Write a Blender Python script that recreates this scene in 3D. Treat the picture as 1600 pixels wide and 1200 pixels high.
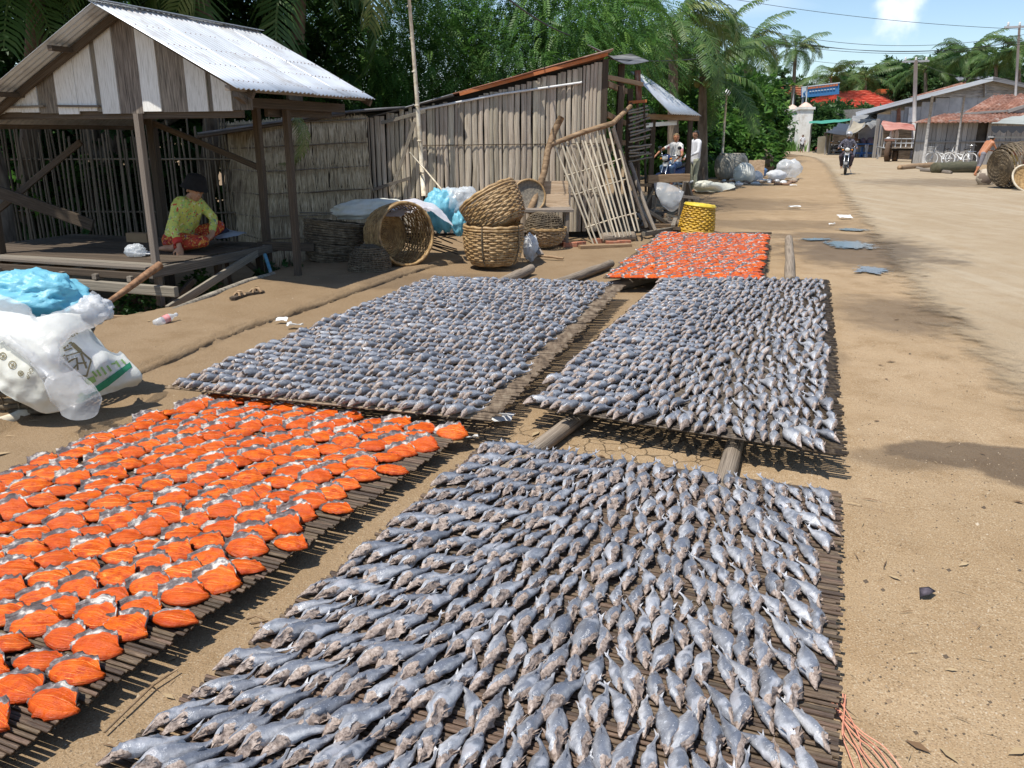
import bpy, bmesh, math, random
import numpy as np
from mathutils import Vector, Matrix, noise
random.seed(7); RNG = np.random.default_rng(7)
for o in list(bpy.data.objects): bpy.data.objects.remove(o)
S = bpy.context.scene; COL = S.collection
R = math.radians
# ------------------------------------------------------------------ camera
H, FPX, PITCH = 1.6, 1300.0, math.atan(390/1300)
cam = bpy.data.objects.new('camera', bpy.data.cameras.new('camera')); COL.objects.link(cam)
cam.location = (0, 0, H); cam.rotation_euler = (math.pi/2-PITCH, 0, 0)
cam.data.sensor_width = 36; cam.data.lens = 36*FPX/1600
cam.data.clip_start = .05; cam.data.clip_end = 3000
S.camera = cam
S.render.resolution_x, S.render.resolution_y = 1024, 768
# ------------------------------------------------------------------ sky, sun, exposure
SUN_EL, SUN_AZ = R(65), math.atan2(-.52, -.50)
W = bpy.data.worlds.new('World'); S.world = W; W.use_nodes = True
nt = W.node_tree; bg = nt.nodes['Background']
sky = nt.nodes.new('ShaderNodeTexSky'); sky.sky_type = 'NISHITA'; sky.sun_disc = False
sky.sun_elevation = SUN_EL; sky.sun_rotation = SUN_AZ; sky.air_density = 1.0; sky.dust_density = .25; sky.ozone_density = 3.5
tc = nt.nodes.new('ShaderNodeTexCoord')
def wn(t, **k):
    n = nt.nodes.new(t)
    for a, b in k.items(): setattr(n, a, b)
    return n
# thin high cloud everywhere, one cumulus puff
mp = wn('ShaderNodeMapping'); mp.inputs['Scale'].default_value = (3, 3, 9); nt.links.new(tc.outputs['Generated'], mp.inputs[0])
nz = wn('ShaderNodeTexNoise'); nz.inputs['Scale'].default_value = 1.6; nz.inputs['Detail'].default_value = 7; nt.links.new(mp.outputs[0], nz.inputs[0])
mr = wn('ShaderNodeMapRange'); mr.inputs[1].default_value = .5; mr.inputs[2].default_value = .85; mr.inputs[3].default_value = 0; mr.inputs[4].default_value = .45
nt.links.new(nz.outputs[0], mr.inputs[0])
def raydir(px, py):
    a = (px-800)/FPX; b = (600-py)/FPX
    return Vector((a, math.cos(PITCH)+b*math.sin(PITCH), -math.sin(PITCH)+b*math.cos(PITCH)))
d0 = raydir(1412, 22).normalized()
sub = wn('ShaderNodeVectorMath', operation='SUBTRACT'); nt.links.new(tc.outputs['Generated'], sub.inputs[0]); sub.inputs[1].default_value = d0
nz2 = wn('ShaderNodeTexNoise'); nz2.inputs['Scale'].default_value = 34; nz2.inputs['Detail'].default_value = 6; nt.links.new(tc.outputs['Generated'], nz2.inputs[0])
ln = wn('ShaderNodeVectorMath', operation='LENGTH'); nt.links.new(sub.outputs[0], ln.inputs[0])
ma = wn('ShaderNodeMath', operation='MULTIPLY_ADD'); nt.links.new(nz2.outputs[0], ma.inputs[0]); ma.inputs[1].default_value = .06; nt.links.new(ln.outputs['Value'], ma.inputs[2])
mr2 = wn('ShaderNodeMapRange', interpolation_type='SMOOTHSTEP'); mr2.inputs[1].default_value = .060; mr2.inputs[2].default_value = .034; mr2.inputs[3].default_value = 0; mr2.inputs[4].default_value = .85
nt.links.new(ma.outputs[0], mr2.inputs[0])
mx = wn('ShaderNodeMath', operation='MAXIMUM'); nt.links.new(mr.outputs[0], mx.inputs[0]); nt.links.new(mr2.outputs[0], mx.inputs[1])
mix = wn('ShaderNodeMix', data_type='RGBA'); nt.links.new(mx.outputs[0], mix.inputs[0]); nt.links.new(sky.outputs[0], mix.inputs[6]); mix.inputs[7].default_value = (8.2, 8.6, 9.2, 1)
nt.links.new(mix.outputs[2], bg.inputs[0]); bg.inputs[1].default_value = .1
sl = bpy.data.lights.new('sun', 'SUN'); sl.energy = 4.0; sl.angle = R(.53); sl.color = (1, .955, .88)
so = bpy.data.objects.new('sun', sl); COL.objects.link(so)
sd = Vector((math.sin(SUN_AZ)*math.cos(SUN_EL), math.cos(SUN_AZ)*math.cos(SUN_EL), math.sin(SUN_EL)))
so.rotation_euler = sd.to_track_quat('Z', 'Y').to_euler()
S.view_settings.view_transform = 'Standard'; S.view_settings.look = 'None'; S.view_settings.gamma = 1; S.view_settings.use_curve_mapping = False
S.view_settings.exposure = .6
# ------------------------------------------------------------------ helpers
def gp(px, py, z=0.):
    r = raydir(px, py); t = (z-H)/r.z; return Vector((r.x*t, r.y*t, z))
def vp(px, py, Y):
    r = raydir(px, py); t = Y/r.y; return Vector((r.x*t, Y, H+r.z*t))
def gl(px, py, z): return gp(px, py)+Vector((0, 0, z))
def nz3(x, y, z=0, s=1): return noise.noise(Vector((x*s, y*s, z*s)))
MATS = {}
def M(name, cols, nscale=4, stretch=(1, 1, 1), rough=.8, bump=.25, bscale=None, var=.25, spec=.3, metal=0, pos=None, detail=5, coord='Object', hue=0, bdist=.01, dirt=None, trans=0):
    if name in MATS: return MATS[name]
    m = bpy.data.materials.new(name); m.use_nodes = True; n = m.node_tree.nodes; l = m.node_tree.links
    b = n['Principled BSDF']; b.inputs['Roughness'].default_value = rough; b.inputs['Metallic'].default_value = metal
    b.inputs['Specular IOR Level'].default_value = spec
    t = n.new('ShaderNodeTexCoord'); oi = n.new('ShaderNodeObjectInfo')
    mp = n.new('ShaderNodeMapping'); mp.inputs['Scale'].default_value = stretch
    l.new(t.outputs[coord], mp.inputs['Vector'])
    off = n.new('ShaderNodeVectorMath'); off.operation = 'SCALE'; off.inputs[0].default_value = (13.1, 7.7, 5.3); l.new(oi.outputs['Random'], off.inputs['Scale'])
    l.new(off.outputs[0], mp.inputs['Location'])
    nz = n.new('ShaderNodeTexNoise'); nz.inputs['Scale'].default_value = nscale; nz.inputs['Detail'].default_value = detail; nz.inputs['Roughness'].default_value = .62
    l.new(mp.outputs[0], nz.inputs[0])
    cr = n.new('ShaderNodeValToRGB'); e = cr.color_ramp.elements
    pos = pos or [.3+.4*i/max(1, len(cols)-1) for i in range(len(cols))]
    while len(e) < len(cols): e.new(.5)
    for i, c in enumerate(cols): e[i].position = pos[i]; e[i].color = (*c, 1)
    l.new(nz.outputs[0], cr.inputs[0]); out = cr.outputs[0]
    if dirt:
        n2 = n.new('ShaderNodeTexNoise'); n2.inputs['Scale'].default_value = dirt[1]; n2.inputs['Detail'].default_value = 8; n2.inputs['Roughness'].default_value = .7
        l.new(mp.outputs[0] if len(dirt) > 4 else t.outputs[coord], n2.inputs[0])
        r2 = n.new('ShaderNodeMapRange'); r2.inputs[1].default_value = dirt[2]; r2.inputs[2].default_value = dirt[3]; l.new(n2.outputs[0], r2.inputs[0])
        mx = n.new('ShaderNodeMix'); mx.data_type = 'RGBA'; l.new(r2.outputs[0], mx.inputs[0]); l.new(out, mx.inputs[6]); mx.inputs[7].default_value = (*dirt[0], 1); out = mx.outputs[2]
    if var:
        hs = n.new('ShaderNodeHueSaturation'); r3 = n.new('ShaderNodeMapRange'); r3.inputs[3].default_value = 1-var; r3.inputs[4].default_value = 1+var
        l.new(oi.outputs['Random'], r3.inputs[0]); l.new(r3.outputs[0], hs.inputs['Value']); l.new(out, hs.inputs['Color']); out = hs.outputs[0]
        if hue:
            r4 = n.new('ShaderNodeMapRange'); r4.inputs[3].default_value = .5-hue; r4.inputs[4].default_value = .5+hue
            w4 = n.new('ShaderNodeMath'); w4.operation = 'FRACT'; w5 = n.new('ShaderNodeMath'); w5.operation = 'MULTIPLY'; w5.inputs[1].default_value = 7.3
            l.new(oi.outputs['Random'], w5.inputs[0]); l.new(w5.outputs[0], w4.inputs[0]); l.new(w4.outputs[0], r4.inputs[0]); l.new(r4.outputs[0], hs.inputs['Hue'])
    l.new(out, b.inputs['Base Color'])
    if bump:
        bp = n.new('ShaderNodeBump'); bp.inputs['Strength'].default_value = bump; bp.inputs['Distance'].default_value = bdist
        src = nz
        if bscale:
            src = n.new('ShaderNodeTexNoise'); src.inputs['Scale'].default_value = bscale; src.inputs['Detail'].default_value = 6; l.new(mp.outputs[0], src.inputs[0])
        l.new(src.outputs[0], bp.inputs['Height']); l.new(bp.outputs[0], b.inputs['Normal'])
    if trans:
        tr = n.new('ShaderNodeBsdfTranslucent'); l.new(out, tr.inputs[0]); ms = n.new('ShaderNodeMixShader'); ms.inputs[0].default_value = trans
        l.new(b.outputs[0], ms.inputs[1]); l.new(tr.outputs[0], ms.inputs[2]); l.new(ms.outputs[0], n['Material Output'].inputs[0])
    MATS[name] = m; return m
class MB:
    def __init__(s): s.v = []; s.f = []; s.m = []; s.sm = []
    def add(s, vs, fs, mi=0, smooth=True):
        k = len(s.v); s.v += [tuple(v) for v in vs]; s.f += [tuple(i+k for i in f) for f in fs]; s.m += [mi]*len(fs); s.sm += [smooth]*len(fs); return s
    def box(s, c, d, rot=None, mi=0):
        x, y, z = d[0]/2, d[1]/2, d[2]/2
        vs = [Vector(p) for p in [(-x,-y,-z),(x,-y,-z),(x,y,-z),(-x,y,-z),(-x,-y,z),(x,-y,z),(x,y,z),(-x,y,z)]]
        if rot is not None: vs = [rot @ v for v in vs]
        c = Vector(c); return s.add([v+c for v in vs], [(0,3,2,1),(4,5,6,7),(0,1,5,4),(1,2,6,5),(2,3,7,6),(3,0,4,7)], mi, False)
    def tube(s, pts, r, n=8, mi=0, cap=True, closed=False):
        pts = [Vector(p) for p in pts]; N = len(pts)
        rs = r if isinstance(r, (list, tuple)) else [r]*N
        vs = []; fs = []; up = None
        for i, p in enumerate(pts):
            if closed: d = pts[(i+1) % N]-pts[i-1]
            else: d = pts[min(i+1, N-1)]-pts[max(i-1, 0)]
            if d.length < 1e-9: d = Vector((0, 0, 1))
            d.normalize()
            if up is None: up = Vector((0, 0, 1)) if abs(d.z) < .9 else Vector((0, 1, 0))
            a = d.cross(up)
            if a.length < 1e-6: a = d.cross(Vector((1, .3, 0)))
            a.normalize(); b = a.cross(d).normalized(); up = b
            for k in range(n):
                t = 2*math.pi*k/n; vs.append(p+(a*math.cos(t)+b*math.sin(t))*rs[i])
        for i in range(N if closed else N-1):
            j = (i+1) % N
            for k in range(n): k2 = (k+1) % n; fs.append((i*n+k, i*n+k2, j*n+k2, j*n+k))
        if cap and not closed: fs.append(tuple(range(n))); fs.append(tuple(reversed(range((N-1)*n, N*n))))
        return s.add(vs, fs, mi)
    def lathe(s, prof, n=24, mi=0, mat=None, jit=None):
        vs = []; fs = []
        for r, z in prof:
            for k in range(n):
                t = 2*math.pi*k/n; rr = r*(1+(jit(t, z) if jit else 0)); v = Vector((rr*math.cos(t), rr*math.sin(t), z)); vs.append(mat @ v if mat else v)
        for i in range(len(prof)-1):
            for k in range(n): k2 = (k+1) % n; fs.append((i*n+k, i*n+k2, (i+1)*n+k2, (i+1)*n+k))
        return s.add(vs, fs, mi)
    def grid(s, P, mi=0, smooth=True):
        nr, nc = len(P), len(P[0]); vs = [p for row in P for p in row]
        return s.add(vs, [(i*nc+j, i*nc+j+1, (i+1)*nc+j+1, (i+1)*nc+j) for i in range(nr-1) for j in range(nc-1)], mi, smooth)
    def ball(s, c, r, n=10, mi=0, mat=None):
        r = r if isinstance(r, (tuple, list)) else (r, r, r); vs = []; fs = []; m = n//2+1; c = Vector(c)
        for i in range(m+1):
            ph = math.pi*i/m-math.pi/2
            for k in range(n):
                t = 2*math.pi*k/n; v = Vector((r[0]*math.cos(ph)*math.cos(t), r[1]*math.cos(ph)*math.sin(t), r[2]*math.sin(ph))); vs.append((mat @ v if mat else v)+c)
        for i in range(m):
            for k in range(n): k2 = (k+1) % n; fs.append((i*n+k, i*n+k2, (i+1)*n+k2, (i+1)*n+k))
        return s.add(vs, fs, mi)
    def poly(s, pts, th=0, mi=0):
        pts = [Vector(p) for p in pts]
        if not th: return s.add(pts, [tuple(range(len(pts)))], mi, False)
        nrm = (pts[1]-pts[0]).cross(pts[2]-pts[0]).normalized()*th; n = len(pts)
        return s.add(pts+[p-nrm for p in pts], [tuple(range(n)), tuple(reversed(range(n, 2*n)))]+[(i, i+n, (i+1) % n+n, (i+1) % n) for i in range(n)], mi, False)
    def mesh(s, name, mats):
        me = bpy.data.meshes.new(name); me.from_pydata(s.v, [], s.f)
        me.polygons.foreach_set('material_index', s.m); me.polygons.foreach_set('use_smooth', s.sm)
        for m in (mats if isinstance(mats, (list, tuple)) else [mats]): me.materials.append(m)
        me.update(); return me
    def obj(s, name, mats, parent=None): return link(name, s.mesh(name, mats), parent)
ROOTM = {}
def setpar(o, parent):
    if parent is not None:
        o.parent = parent; o.matrix_parent_inverse = ROOTM.get(parent.name, parent.matrix_basis).inverted()
def link(name, me, parent=None, mat=None):
    o = bpy.data.objects.new(name, me); COL.objects.link(o)
    if mat is not None: o.matrix_basis = mat
    if parent is not None:
        o.parent = parent
        pm = parent.matrix_basis.copy(); q = parent
        while q.parent is not None: pm = q.parent.matrix_basis @ q.matrix_parent_inverse @ pm; q = q.parent
        o.matrix_parent_inverse = pm.inverted()
    return o
def tag(o, label, cat, group=None, kind=None):
    if label: o['label'] = label
    if cat: o['category'] = cat
    if group: o['group'] = group
    if kind: o['kind'] = kind
    return o
def thing(name, label, cat, loc=(0, 0, 0), group=None):
    o = bpy.data.objects.new(name, None); COL.objects.link(o); o.location = loc; o.empty_display_size = .1
    o.matrix_basis = Matrix.Translation(Vector(loc))
    return tag(o, label, cat, group)
def struct(o): o['kind'] = 'structure'; return o
def stuff(o): o['kind'] = 'stuff'; return o
def dup(root, mat, label=None, group=None, name=None):
    def rec(o, par):
        c = o.copy(); COL.objects.link(c)
        if par is not None: c.parent = par; c.matrix_parent_inverse = o.matrix_parent_inverse
        for ch in o.children: rec(ch, c)
        return c
    r = rec(root, None); r.matrix_basis = mat
    if label: r['label'] = label
    if group: r['group'] = group
    return r
# ---- shared unit bars: local X is the length
UNIT = {}
def unit(kind, mat, k=0):
    key = (kind, mat.name, k)
    if key in UNIT: return UNIT[key]
    rr = random.Random(hash((kind, k)) % 9999 if False else len(kind)*31+k); b = MB()
    if kind == 'box':
        c = .06; xs = [-.5, -.2, .15, .5]; P = []
        for i, x in enumerate(xs):
            dy = rr.uniform(-.07, .07) if 0 < i < 3 else 0; dz = rr.uniform(-.06, .06) if 0 < i < 3 else 0
            e0 = rr.uniform(-.004, .004) if i in (0, 3) else 0
            P.append([Vector((x+e0*(y > 0), y+dy, z+dz)) for y, z in [(-.5+c,-.5),(.5-c,-.5),(.5,-.5+c),(.5,.5-c),(.5-c,.5),(-.5+c,.5),(-.5,.5-c),(-.5,-.5+c)]])
        vs = [v for r_ in P for v in r_]; fs = [(i*8+j, (i+1)*8+j, (i+1)*8+(j+1) % 8, i*8+(j+1) % 8) for i in range(3) for j in range(8)]
        fs += [tuple(range(8)), tuple(reversed(range(24, 32)))]; b.add(vs, fs, 0, False)
    elif kind == 'slat':          # half round split bamboo
        xs = [-.5, -.25, 0, .25, .5]; sec = [(-.5,-.5),(.5,-.5),(.46,.05),(.2,.45),(-.2,.45),(-.46,.05)]; vs = []; fs = []
        for i, x in enumerate(xs):
            dy, dz, s_ = rr.uniform(-.16, .16), rr.uniform(-.15, .15), rr.uniform(.85, 1.05)
            vs += [(x, y*s_+dy, z*s_+dz) for y, z in sec]
        fs = [(i*6+j, (i+1)*6+j, (i+1)*6+(j+1) % 6, i*6+(j+1) % 6) for i in range(4) for j in range(6)]+[tuple(range(6)), tuple(reversed(range(24, 30)))]
        b.add(vs, fs, 0, True)
    elif kind == 'rod':           # round pole with slight bends
        n = 7; vs = []; xs = [-.5+i/8 for i in range(9)]; bx, by = rr.uniform(-.5, .5), rr.uniform(-.5, .5)
        for i, x in enumerate(xs):
            s_ = .5*(1.08-.25*(x+.5))*rr.uniform(.93, 1.07); cy = bx*math.sin((x+.5)*3.1)+rr.uniform(-.08, .08); cz = by*math.sin((x+.5)*3.1)+rr.uniform(-.08, .08)
            vs += [(x, cy+s_*math.cos(2*math.pi*k_/n), cz+s_*math.sin(2*math.pi*k_/n)) for k_ in range(n)]
        fs = [(i*n+j, (i+1)*n+j, (i+1)*n+(j+1) % n, i*n+(j+1) % n) for i in range(8) for j in range(n)]+[tuple(range(n)), tuple(reversed(range(8*n, 9*n)))]
        b.add(vs, fs, 0, True)
    elif kind == 'log':
        n = 12; vs = []; xs = [-.5, -.49, -.3, -.1, .1, .3, .49, .5]
        for i, x in enumerate(xs):
            s_ = .5*(.92 if i in (0, 7) else 1)*rr.uniform(.95, 1.04); cy, cz = rr.uniform(-.05, .05), rr.uniform(-.05, .05)
            vs += [(x, cy+s_*math.cos(2*math.pi*k_/n)*rr.uniform(.94, 1.05), cz+s_*math.sin(2*math.pi*k_/n)*rr.uniform(.94, 1.05)) for k_ in range(n)]
        fs = [(i*n+j, (i+1)*n+j, (i+1)*n+(j+1) % n, i*n+(j+1) % n) for i in range(7) for j in range(n)]+[tuple(range(n)), tuple(reversed(range(7*n, 8*n)))]
        b.add(vs, fs, 0, True)
    UNIT[key] = b.mesh(kind, mat); return UNIT[key]
def barmat(p0, p1, w, h, up=(0, 0, 1)):
    p0, p1 = Vector(p0), Vector(p1); x = p1-p0; L = x.length; x.normalize(); up = Vector(up)
    y = up.cross(x)
    if y.length < 1e-4: y = Vector((0, 1, 0)).cross(x)
    y.normalize(); z = x.cross(y)
    m = Matrix(((x.x*L, y.x*w, z.x*h), (x.y*L, y.y*w, z.y*h), (x.z*L, y.z*w, z.z*h))).to_4x4(); m.translation = (p0+p1)/2; return m
def bar(name, p0, p1, w, h, mat, parent=None, kind='box', up=(0, 0, 1), k=None):
    k = random.randrange(5) if k is None else k
    return link(name, unit(kind, mat, k), parent, barmat(p0, p1, w, h, up))
def bars_mesh(items, kind='slat'):
    """many bars joined: list of (p0,p1,w,h,up)"""
    b = MB()
    for i, (p0, p1, w, h, up) in enumerate(items):
        me = unit(kind, M('dummy', [(.3, .3, .3)]), i % 5); m = barmat(p0, p1, w, h, up)
        b.add([m @ v.co for v in me.vertices], [tuple(p.vertices) for p in me.polygons])
    return b
def rot(ax, deg): return Matrix.Rotation(R(deg), 4, ax)
T = lambda *p: Matrix.Translation(Vector(p if len(p) == 3 else p[0]))
def npmesh(name, V, F, mat, attr=None, smooth=False):
    """V (n,3) F (m,k) numpy -> mesh, attr name->(n,) float or (n,3) colour"""
    me = bpy.data.meshes.new(name); me.vertices.add(len(V)); me.vertices.foreach_set('co', np.ascontiguousarray(V, dtype=np.float32).ravel())
    k = F.shape[1]; me.loops.add(F.size); me.loops.foreach_set('vertex_index', np.ascontiguousarray(F, dtype=np.int32).ravel())
    me.polygons.add(len(F)); me.polygons.foreach_set('loop_start', np.arange(0, F.size, k, dtype=np.int32))
    if smooth: me.polygons.foreach_set('use_smooth', np.ones(len(F), dtype=bool))
    for a, d in (attr or {}).items():
        at = me.attributes.new(a, 'FLOAT_COLOR', 'POINT'); c = np.ones((len(V), 4), dtype=np.float32); c[:, :d.shape[1]] = d; at.data.foreach_set('color', c.ravel())
    for m in (mat if isinstance(mat, (list, tuple)) else [mat]): me.materials.append(m)
    me.update(calc_edges=True); return me
# ------------------------------------------------------------------ materials
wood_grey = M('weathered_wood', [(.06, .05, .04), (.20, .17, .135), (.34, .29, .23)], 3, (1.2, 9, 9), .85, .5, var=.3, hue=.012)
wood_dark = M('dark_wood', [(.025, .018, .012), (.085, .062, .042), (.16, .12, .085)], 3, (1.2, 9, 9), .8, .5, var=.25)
wood_brown = M('brown_wood', [(.10, .06, .032), (.26, .17, .095), (.40, .28, .17)], 3, (1.2, 9, 9), .75, .4, var=.25)
wood_white = M('whitewashed_wood', [(.50, .48, .43), (.74, .72, .67), (.80, .79, .75)], 3, (1.5, 7, 7), .75, .25, var=.08, dirt=((.22, .18, .13), 2.3, .60, .78, 1))
bamboo_wall = M('grey_bamboo', [(.22, .175, .12), (.44, .375, .285), (.60, .535, .43)], 3, (1.6, 4, 4), .8, .3, var=.22, hue=.012, dirt=((.13, .10, .075), 1.1, .52, .72, 1))
bamboo_pale = M('pale_bamboo', [(.26, .20, .13), (.55, .48, .36), (.72, .66, .54)], 3, (3, 3, 3), .55, .2, var=.18)
bamboo_dark = M('shaded_bamboo', [(.05, .04, .028), (.15, .12, .085), (.26, .21, .15)], 3, (2, 3, 3), .8, .3, var=.3)  # the fence's tree shade is put into this darker bamboo colour
slat_mat = M('mat_bamboo', [(.022, .014, .009), (.085, .055, .034), (.20, .14, .09)], 4, (9, 2.5, 2.5), .55, .35, var=.45, hue=.012, spec=.4)
slat_pale = M('mat_bamboo_pale', [(.10, .07, .045), (.28, .20, .13), (.45, .35, .24)], 4, (6, 2, 2), .6, .3, var=.3)
log_mat = M('log_bark', [(.09, .07, .05), (.24, .19, .14), (.36, .30, .23)], 3, (2, 5, 5), .85, .6, var=.15)
zinc = M('zinc_sheet', [(.52, .55, .58), (.66, .69, .72), (.74, .77, .80)], 1.2, (1, 1, 1), .42, .05, var=.06, spec=.5, metal=.35, dirt=((.33, .29, .25), 2.2, .50, .78))
rust = M('rusty_sheet', [(.11, .05, .033), (.215, .095, .06), (.34, .215, .165)], 2.2, (1, 1, 1), .85, .2, var=.15, dirt=((.42, .36, .32), 1.3, .55, .75))
# ================================================================== GROUND
def vnoise(x, y, s, seed=0):
    x = np.asarray(x)*s; y = np.asarray(y)*s; xi = np.floor(x); yi = np.floor(y); fx = x-xi; fy = y-yi
    h = lambda a, b: (np.sin(a*127.1+b*311.7+seed*74.7)*43758.5453) % 1.0
    fx = fx*fx*(3-2*fx); fy = fy*fy*(3-2*fy)
    return (h(xi, yi)*(1-fx)+h(xi+1, yi)*fx)*(1-fy)+(h(xi, yi+1)*(1-fx)+h(xi+1, yi+1)*fx)*fy
def fbm(x, y, s, seed=0, o=4): return sum(vnoise(x, y, s*2**i, seed+i)/2**i for i in range(o))/sum(.5**i for i in range(o))
HO = Vector((-3.949, 8.486, 0)); HE = Vector((.3272, .9450, 0)); HV = Vector((.9450, -.3272, 0))     # the open shelter's frame
def HP(e, v, z=0): return HO+HE*e+HV*v+Vector((0, 0, z))
KERB = [gp(*p) for p in [(-60, 700), (120, 625), (237, 577), (378, 517), (500, 477), (580, 449), (647, 426), (720, 408), (800, 398)]]
def kerb_y(x):       # the terrace lies beyond this line
    return np.interp(x, [k.x for k in KERB], [k.y for k in KERB])
def sstep(a, b, x): t = np.clip((x-a)/(b-a), 0, 1); return t*t*(3-2*t)
def gz(x, y):
    x = np.asarray(x, dtype=float); y = np.asarray(y, dtype=float)
    z = (fbm(x, y, .8, 3)-.5)*.03+(fbm(x, y, 4, 9)-.5)*.012
    ter = sstep(-.03, .05, y-kerb_y(x))*sstep(.4, -.3, x)*.05
    e = (x-HO.x)*HE.x+(y-HO.y)*HE.y; v = (x-HO.x)*HV.x+(y-HO.y)*HV.y
    edge = np.interp(e, [-1.6, -1.2, -.4, 1.0, 1.9, 3.2], [.35, .72, .93, .72, .52, .3])+(fbm(x, y, 3, 5)-.5)*.12
    pit = sstep(.06, -.16, v-edge)*sstep(-1.75, -1.25, e)*sstep(9, 6, e)*.42
    far = np.hypot(x, y-20)
    return z*(1+sstep(40, 120, far)*2)+ter-pit
def axis(lo, hi, d, far0, far1, n):
    a = np.arange(lo, hi, d); g = np.geomspace(1, 1+abs(far1-hi), n)-1; g0 = np.geomspace(1, 1+abs(lo-far0), n)-1
    return np.unique(np.concatenate([lo-g0, a, hi+g]))
gx = axis(-6.5, 6.5, .05, -600, 600, 44); gy = axis(.9, 14.5, .05, -60, 900, 56)
GX, GY = np.meshgrid(gx, gy); V_ = np.stack([GX.ravel(), GY.ravel(), gz(GX.ravel(), GY.ravel())], 1)
nc = len(gx); ii, jj = np.meshgrid(np.arange(len(gy)-1), np.arange(nc-1), indexing='ij'); a_ = (ii*nc+jj).ravel()
F_ = np.stack([a_, a_+1, a_+nc+1, a_+nc], 1)
STAINS_SHADE = [(gp(1535, 712), .55, .2, -8, .8), (gp(1650, 735), .45, .28, -8, .8), (gp(1420, 716), .36, .16, -8, .5), (gp(1340, 392), 1.15, 1.9, -15, .75), (gp(1400, 490), .55, .9, -15, .6), (gp(1300, 370), 1.1, .7, 0, .6),
          (gp(1120, 318), 2.5, 2.2, 0, .5), (gp(1500, 288), 3.4, 2.6, 0, .5), (gp(620, 440), 1.3, .5, 18, .4), (gp(1200, 350), 1.6, 1.0, 0, .45), (gp(1290, 560), .16, .8, -20, .35)]  # damp stains, and the stall tarp's shadow near the vendor put into the colour
CRACKS = [(gp(1050, 712), .45, .3), (gp(960, 690), .4, .25), (gp(800, 690), .3, .3)]
def ground_mat(name, cols, road=False):
    m = bpy.data.materials.new(name); m.use_nodes = True; n = m.node_tree.nodes; l = m.node_tree.links; b = n['Principled BSDF']
    def N(t, **k):
        q = n.new(t)
        for a, c in k.items(): setattr(q, a, c)
        return q
    def math_(op, a, c, clamp=False):
        q = N('ShaderNodeMath', operation=op, use_clamp=clamp)
        for i, x in enumerate((a, c)):
            if isinstance(x, (int, float)): q.inputs[i].default_value = x
            elif x is not None: l.new(x, q.inputs[i])
        return q.outputs[0]
    geo = N('ShaderNodeNewGeometry'); pos = geo.outputs['Position']
    def noise_(s, d=6, r=.6, vec=None): q = N('ShaderNodeTexNoise'); q.inputs['Scale'].default_value = s; q.inputs['Detail'].default_value = d; q.inputs['Roughness'].default_value = r; l.new(vec or pos, q.inputs[0]); return q.outputs[0]
    def rng(x, a, c, lo=0., hi=1.): q = N('ShaderNodeMapRange', interpolation_type='SMOOTHSTEP'); l.new(x, q.inputs[0]); q.inputs[1].default_value = a; q.inputs[2].default_value = c; q.inputs[3].default_value = lo; q.inputs[4].default_value = hi; return q.outputs[0]
    def mixc(f, a, c):
        q = N('ShaderNodeMix', data_type='RGBA')
        for i, x in ((0, f), (6, a), (7, c)):
            if isinstance(x, tuple): q.inputs[i].default_value = (*x, 1)
            elif isinstance(x, float): q.inputs[i].default_value = x
            else: l.new(x, q.inputs[i])
        return q.outputs[2]
    big = noise_(.55, 2); mid = noise_(3.2, 5, .65); fine = noise_(38, 3, .7); grit = noise_(170, 1)
    c = mixc(rng(big, .35, .65), cols[0], cols[1]); c = mixc(rng(mid, .40, .72), c, cols[2]); c = mixc(rng(fine, .52, .75, 0, .45), c, cols[3])
    c = mixc(rng(grit, .58, .70, 0, .6), c, (.52, .44, .32)); c = mixc(rng(grit, .42, .30, 0, .6), c, (.09, .06, .03))
    ln_ = N('ShaderNodeMapping'); ln_.inputs['Rotation'].default_value = (0, 0, R(21)); ln_.inputs['Scale'].default_value = (2.4, .12, 1); l.new(pos, ln_.inputs[0])
    tr = noise_(1.3, 4, .6, ln_.outputs[0]); c = mixc(rng(tr, .5, .72, 0, .55 if road else .25), c, cols[4]); c = mixc(rng(tr, .48, .32, 0, .3 if road else .2), c, (.24, .17, .10))
    if not road:      # yard soil left of the mats is darker and browner
        sx = N('ShaderNodeSeparateXYZ'); l.new(pos, sx.inputs[0])
        ff = math_('ADD', math_('MULTIPLY', sx.outputs[0], 1.0), math_('MULTIPLY', sx.outputs[1], -.36))
        f2 = math_('ADD', ff, math_('MULTIPLY', mid, .9)); c = mixc(rng(f2, -.2, -2.2, 0, .5), c, (.145, .095, .052))
    wet_shade = None; wn_ = noise_(2.2, 4, .6)
    for (ctr, rx, ry, an, st) in STAINS_SHADE:
        mp = N('ShaderNodeMapping', vector_type='TEXTURE'); mp.inputs['Location'].default_value = (ctr.x, ctr.y, 0); mp.inputs['Rotation'].default_value = (0, 0, R(an)); mp.inputs['Scale'].default_value = (rx, ry, 50); l.new(pos, mp.inputs[0])
        le = N('ShaderNodeVectorMath', operation='LENGTH'); l.new(mp.outputs[0], le.inputs[0])
        dd = math_('ADD', le.outputs['Value'], math_('MULTIPLY', math_('SUBTRACT', wn_, .5), 1.7))
        w = rng(dd, 1.12, .80, 0, st) if st == .8 else rng(dd, 1.3, .55, 0, st); wet_shade = w if wet_shade is None else math_('MAXIMUM', wet_shade, w)
    c = mixc(wet_shade, c, mixc(.82, c, (.045, .03, .02)))
    hgt = math_('ADD', math_('MULTIPLY', fine, .5), math_('MULTIPLY', mid, 1.2)); hgt = math_('ADD', hgt, math_('MULTIPLY', grit, .25))
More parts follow.
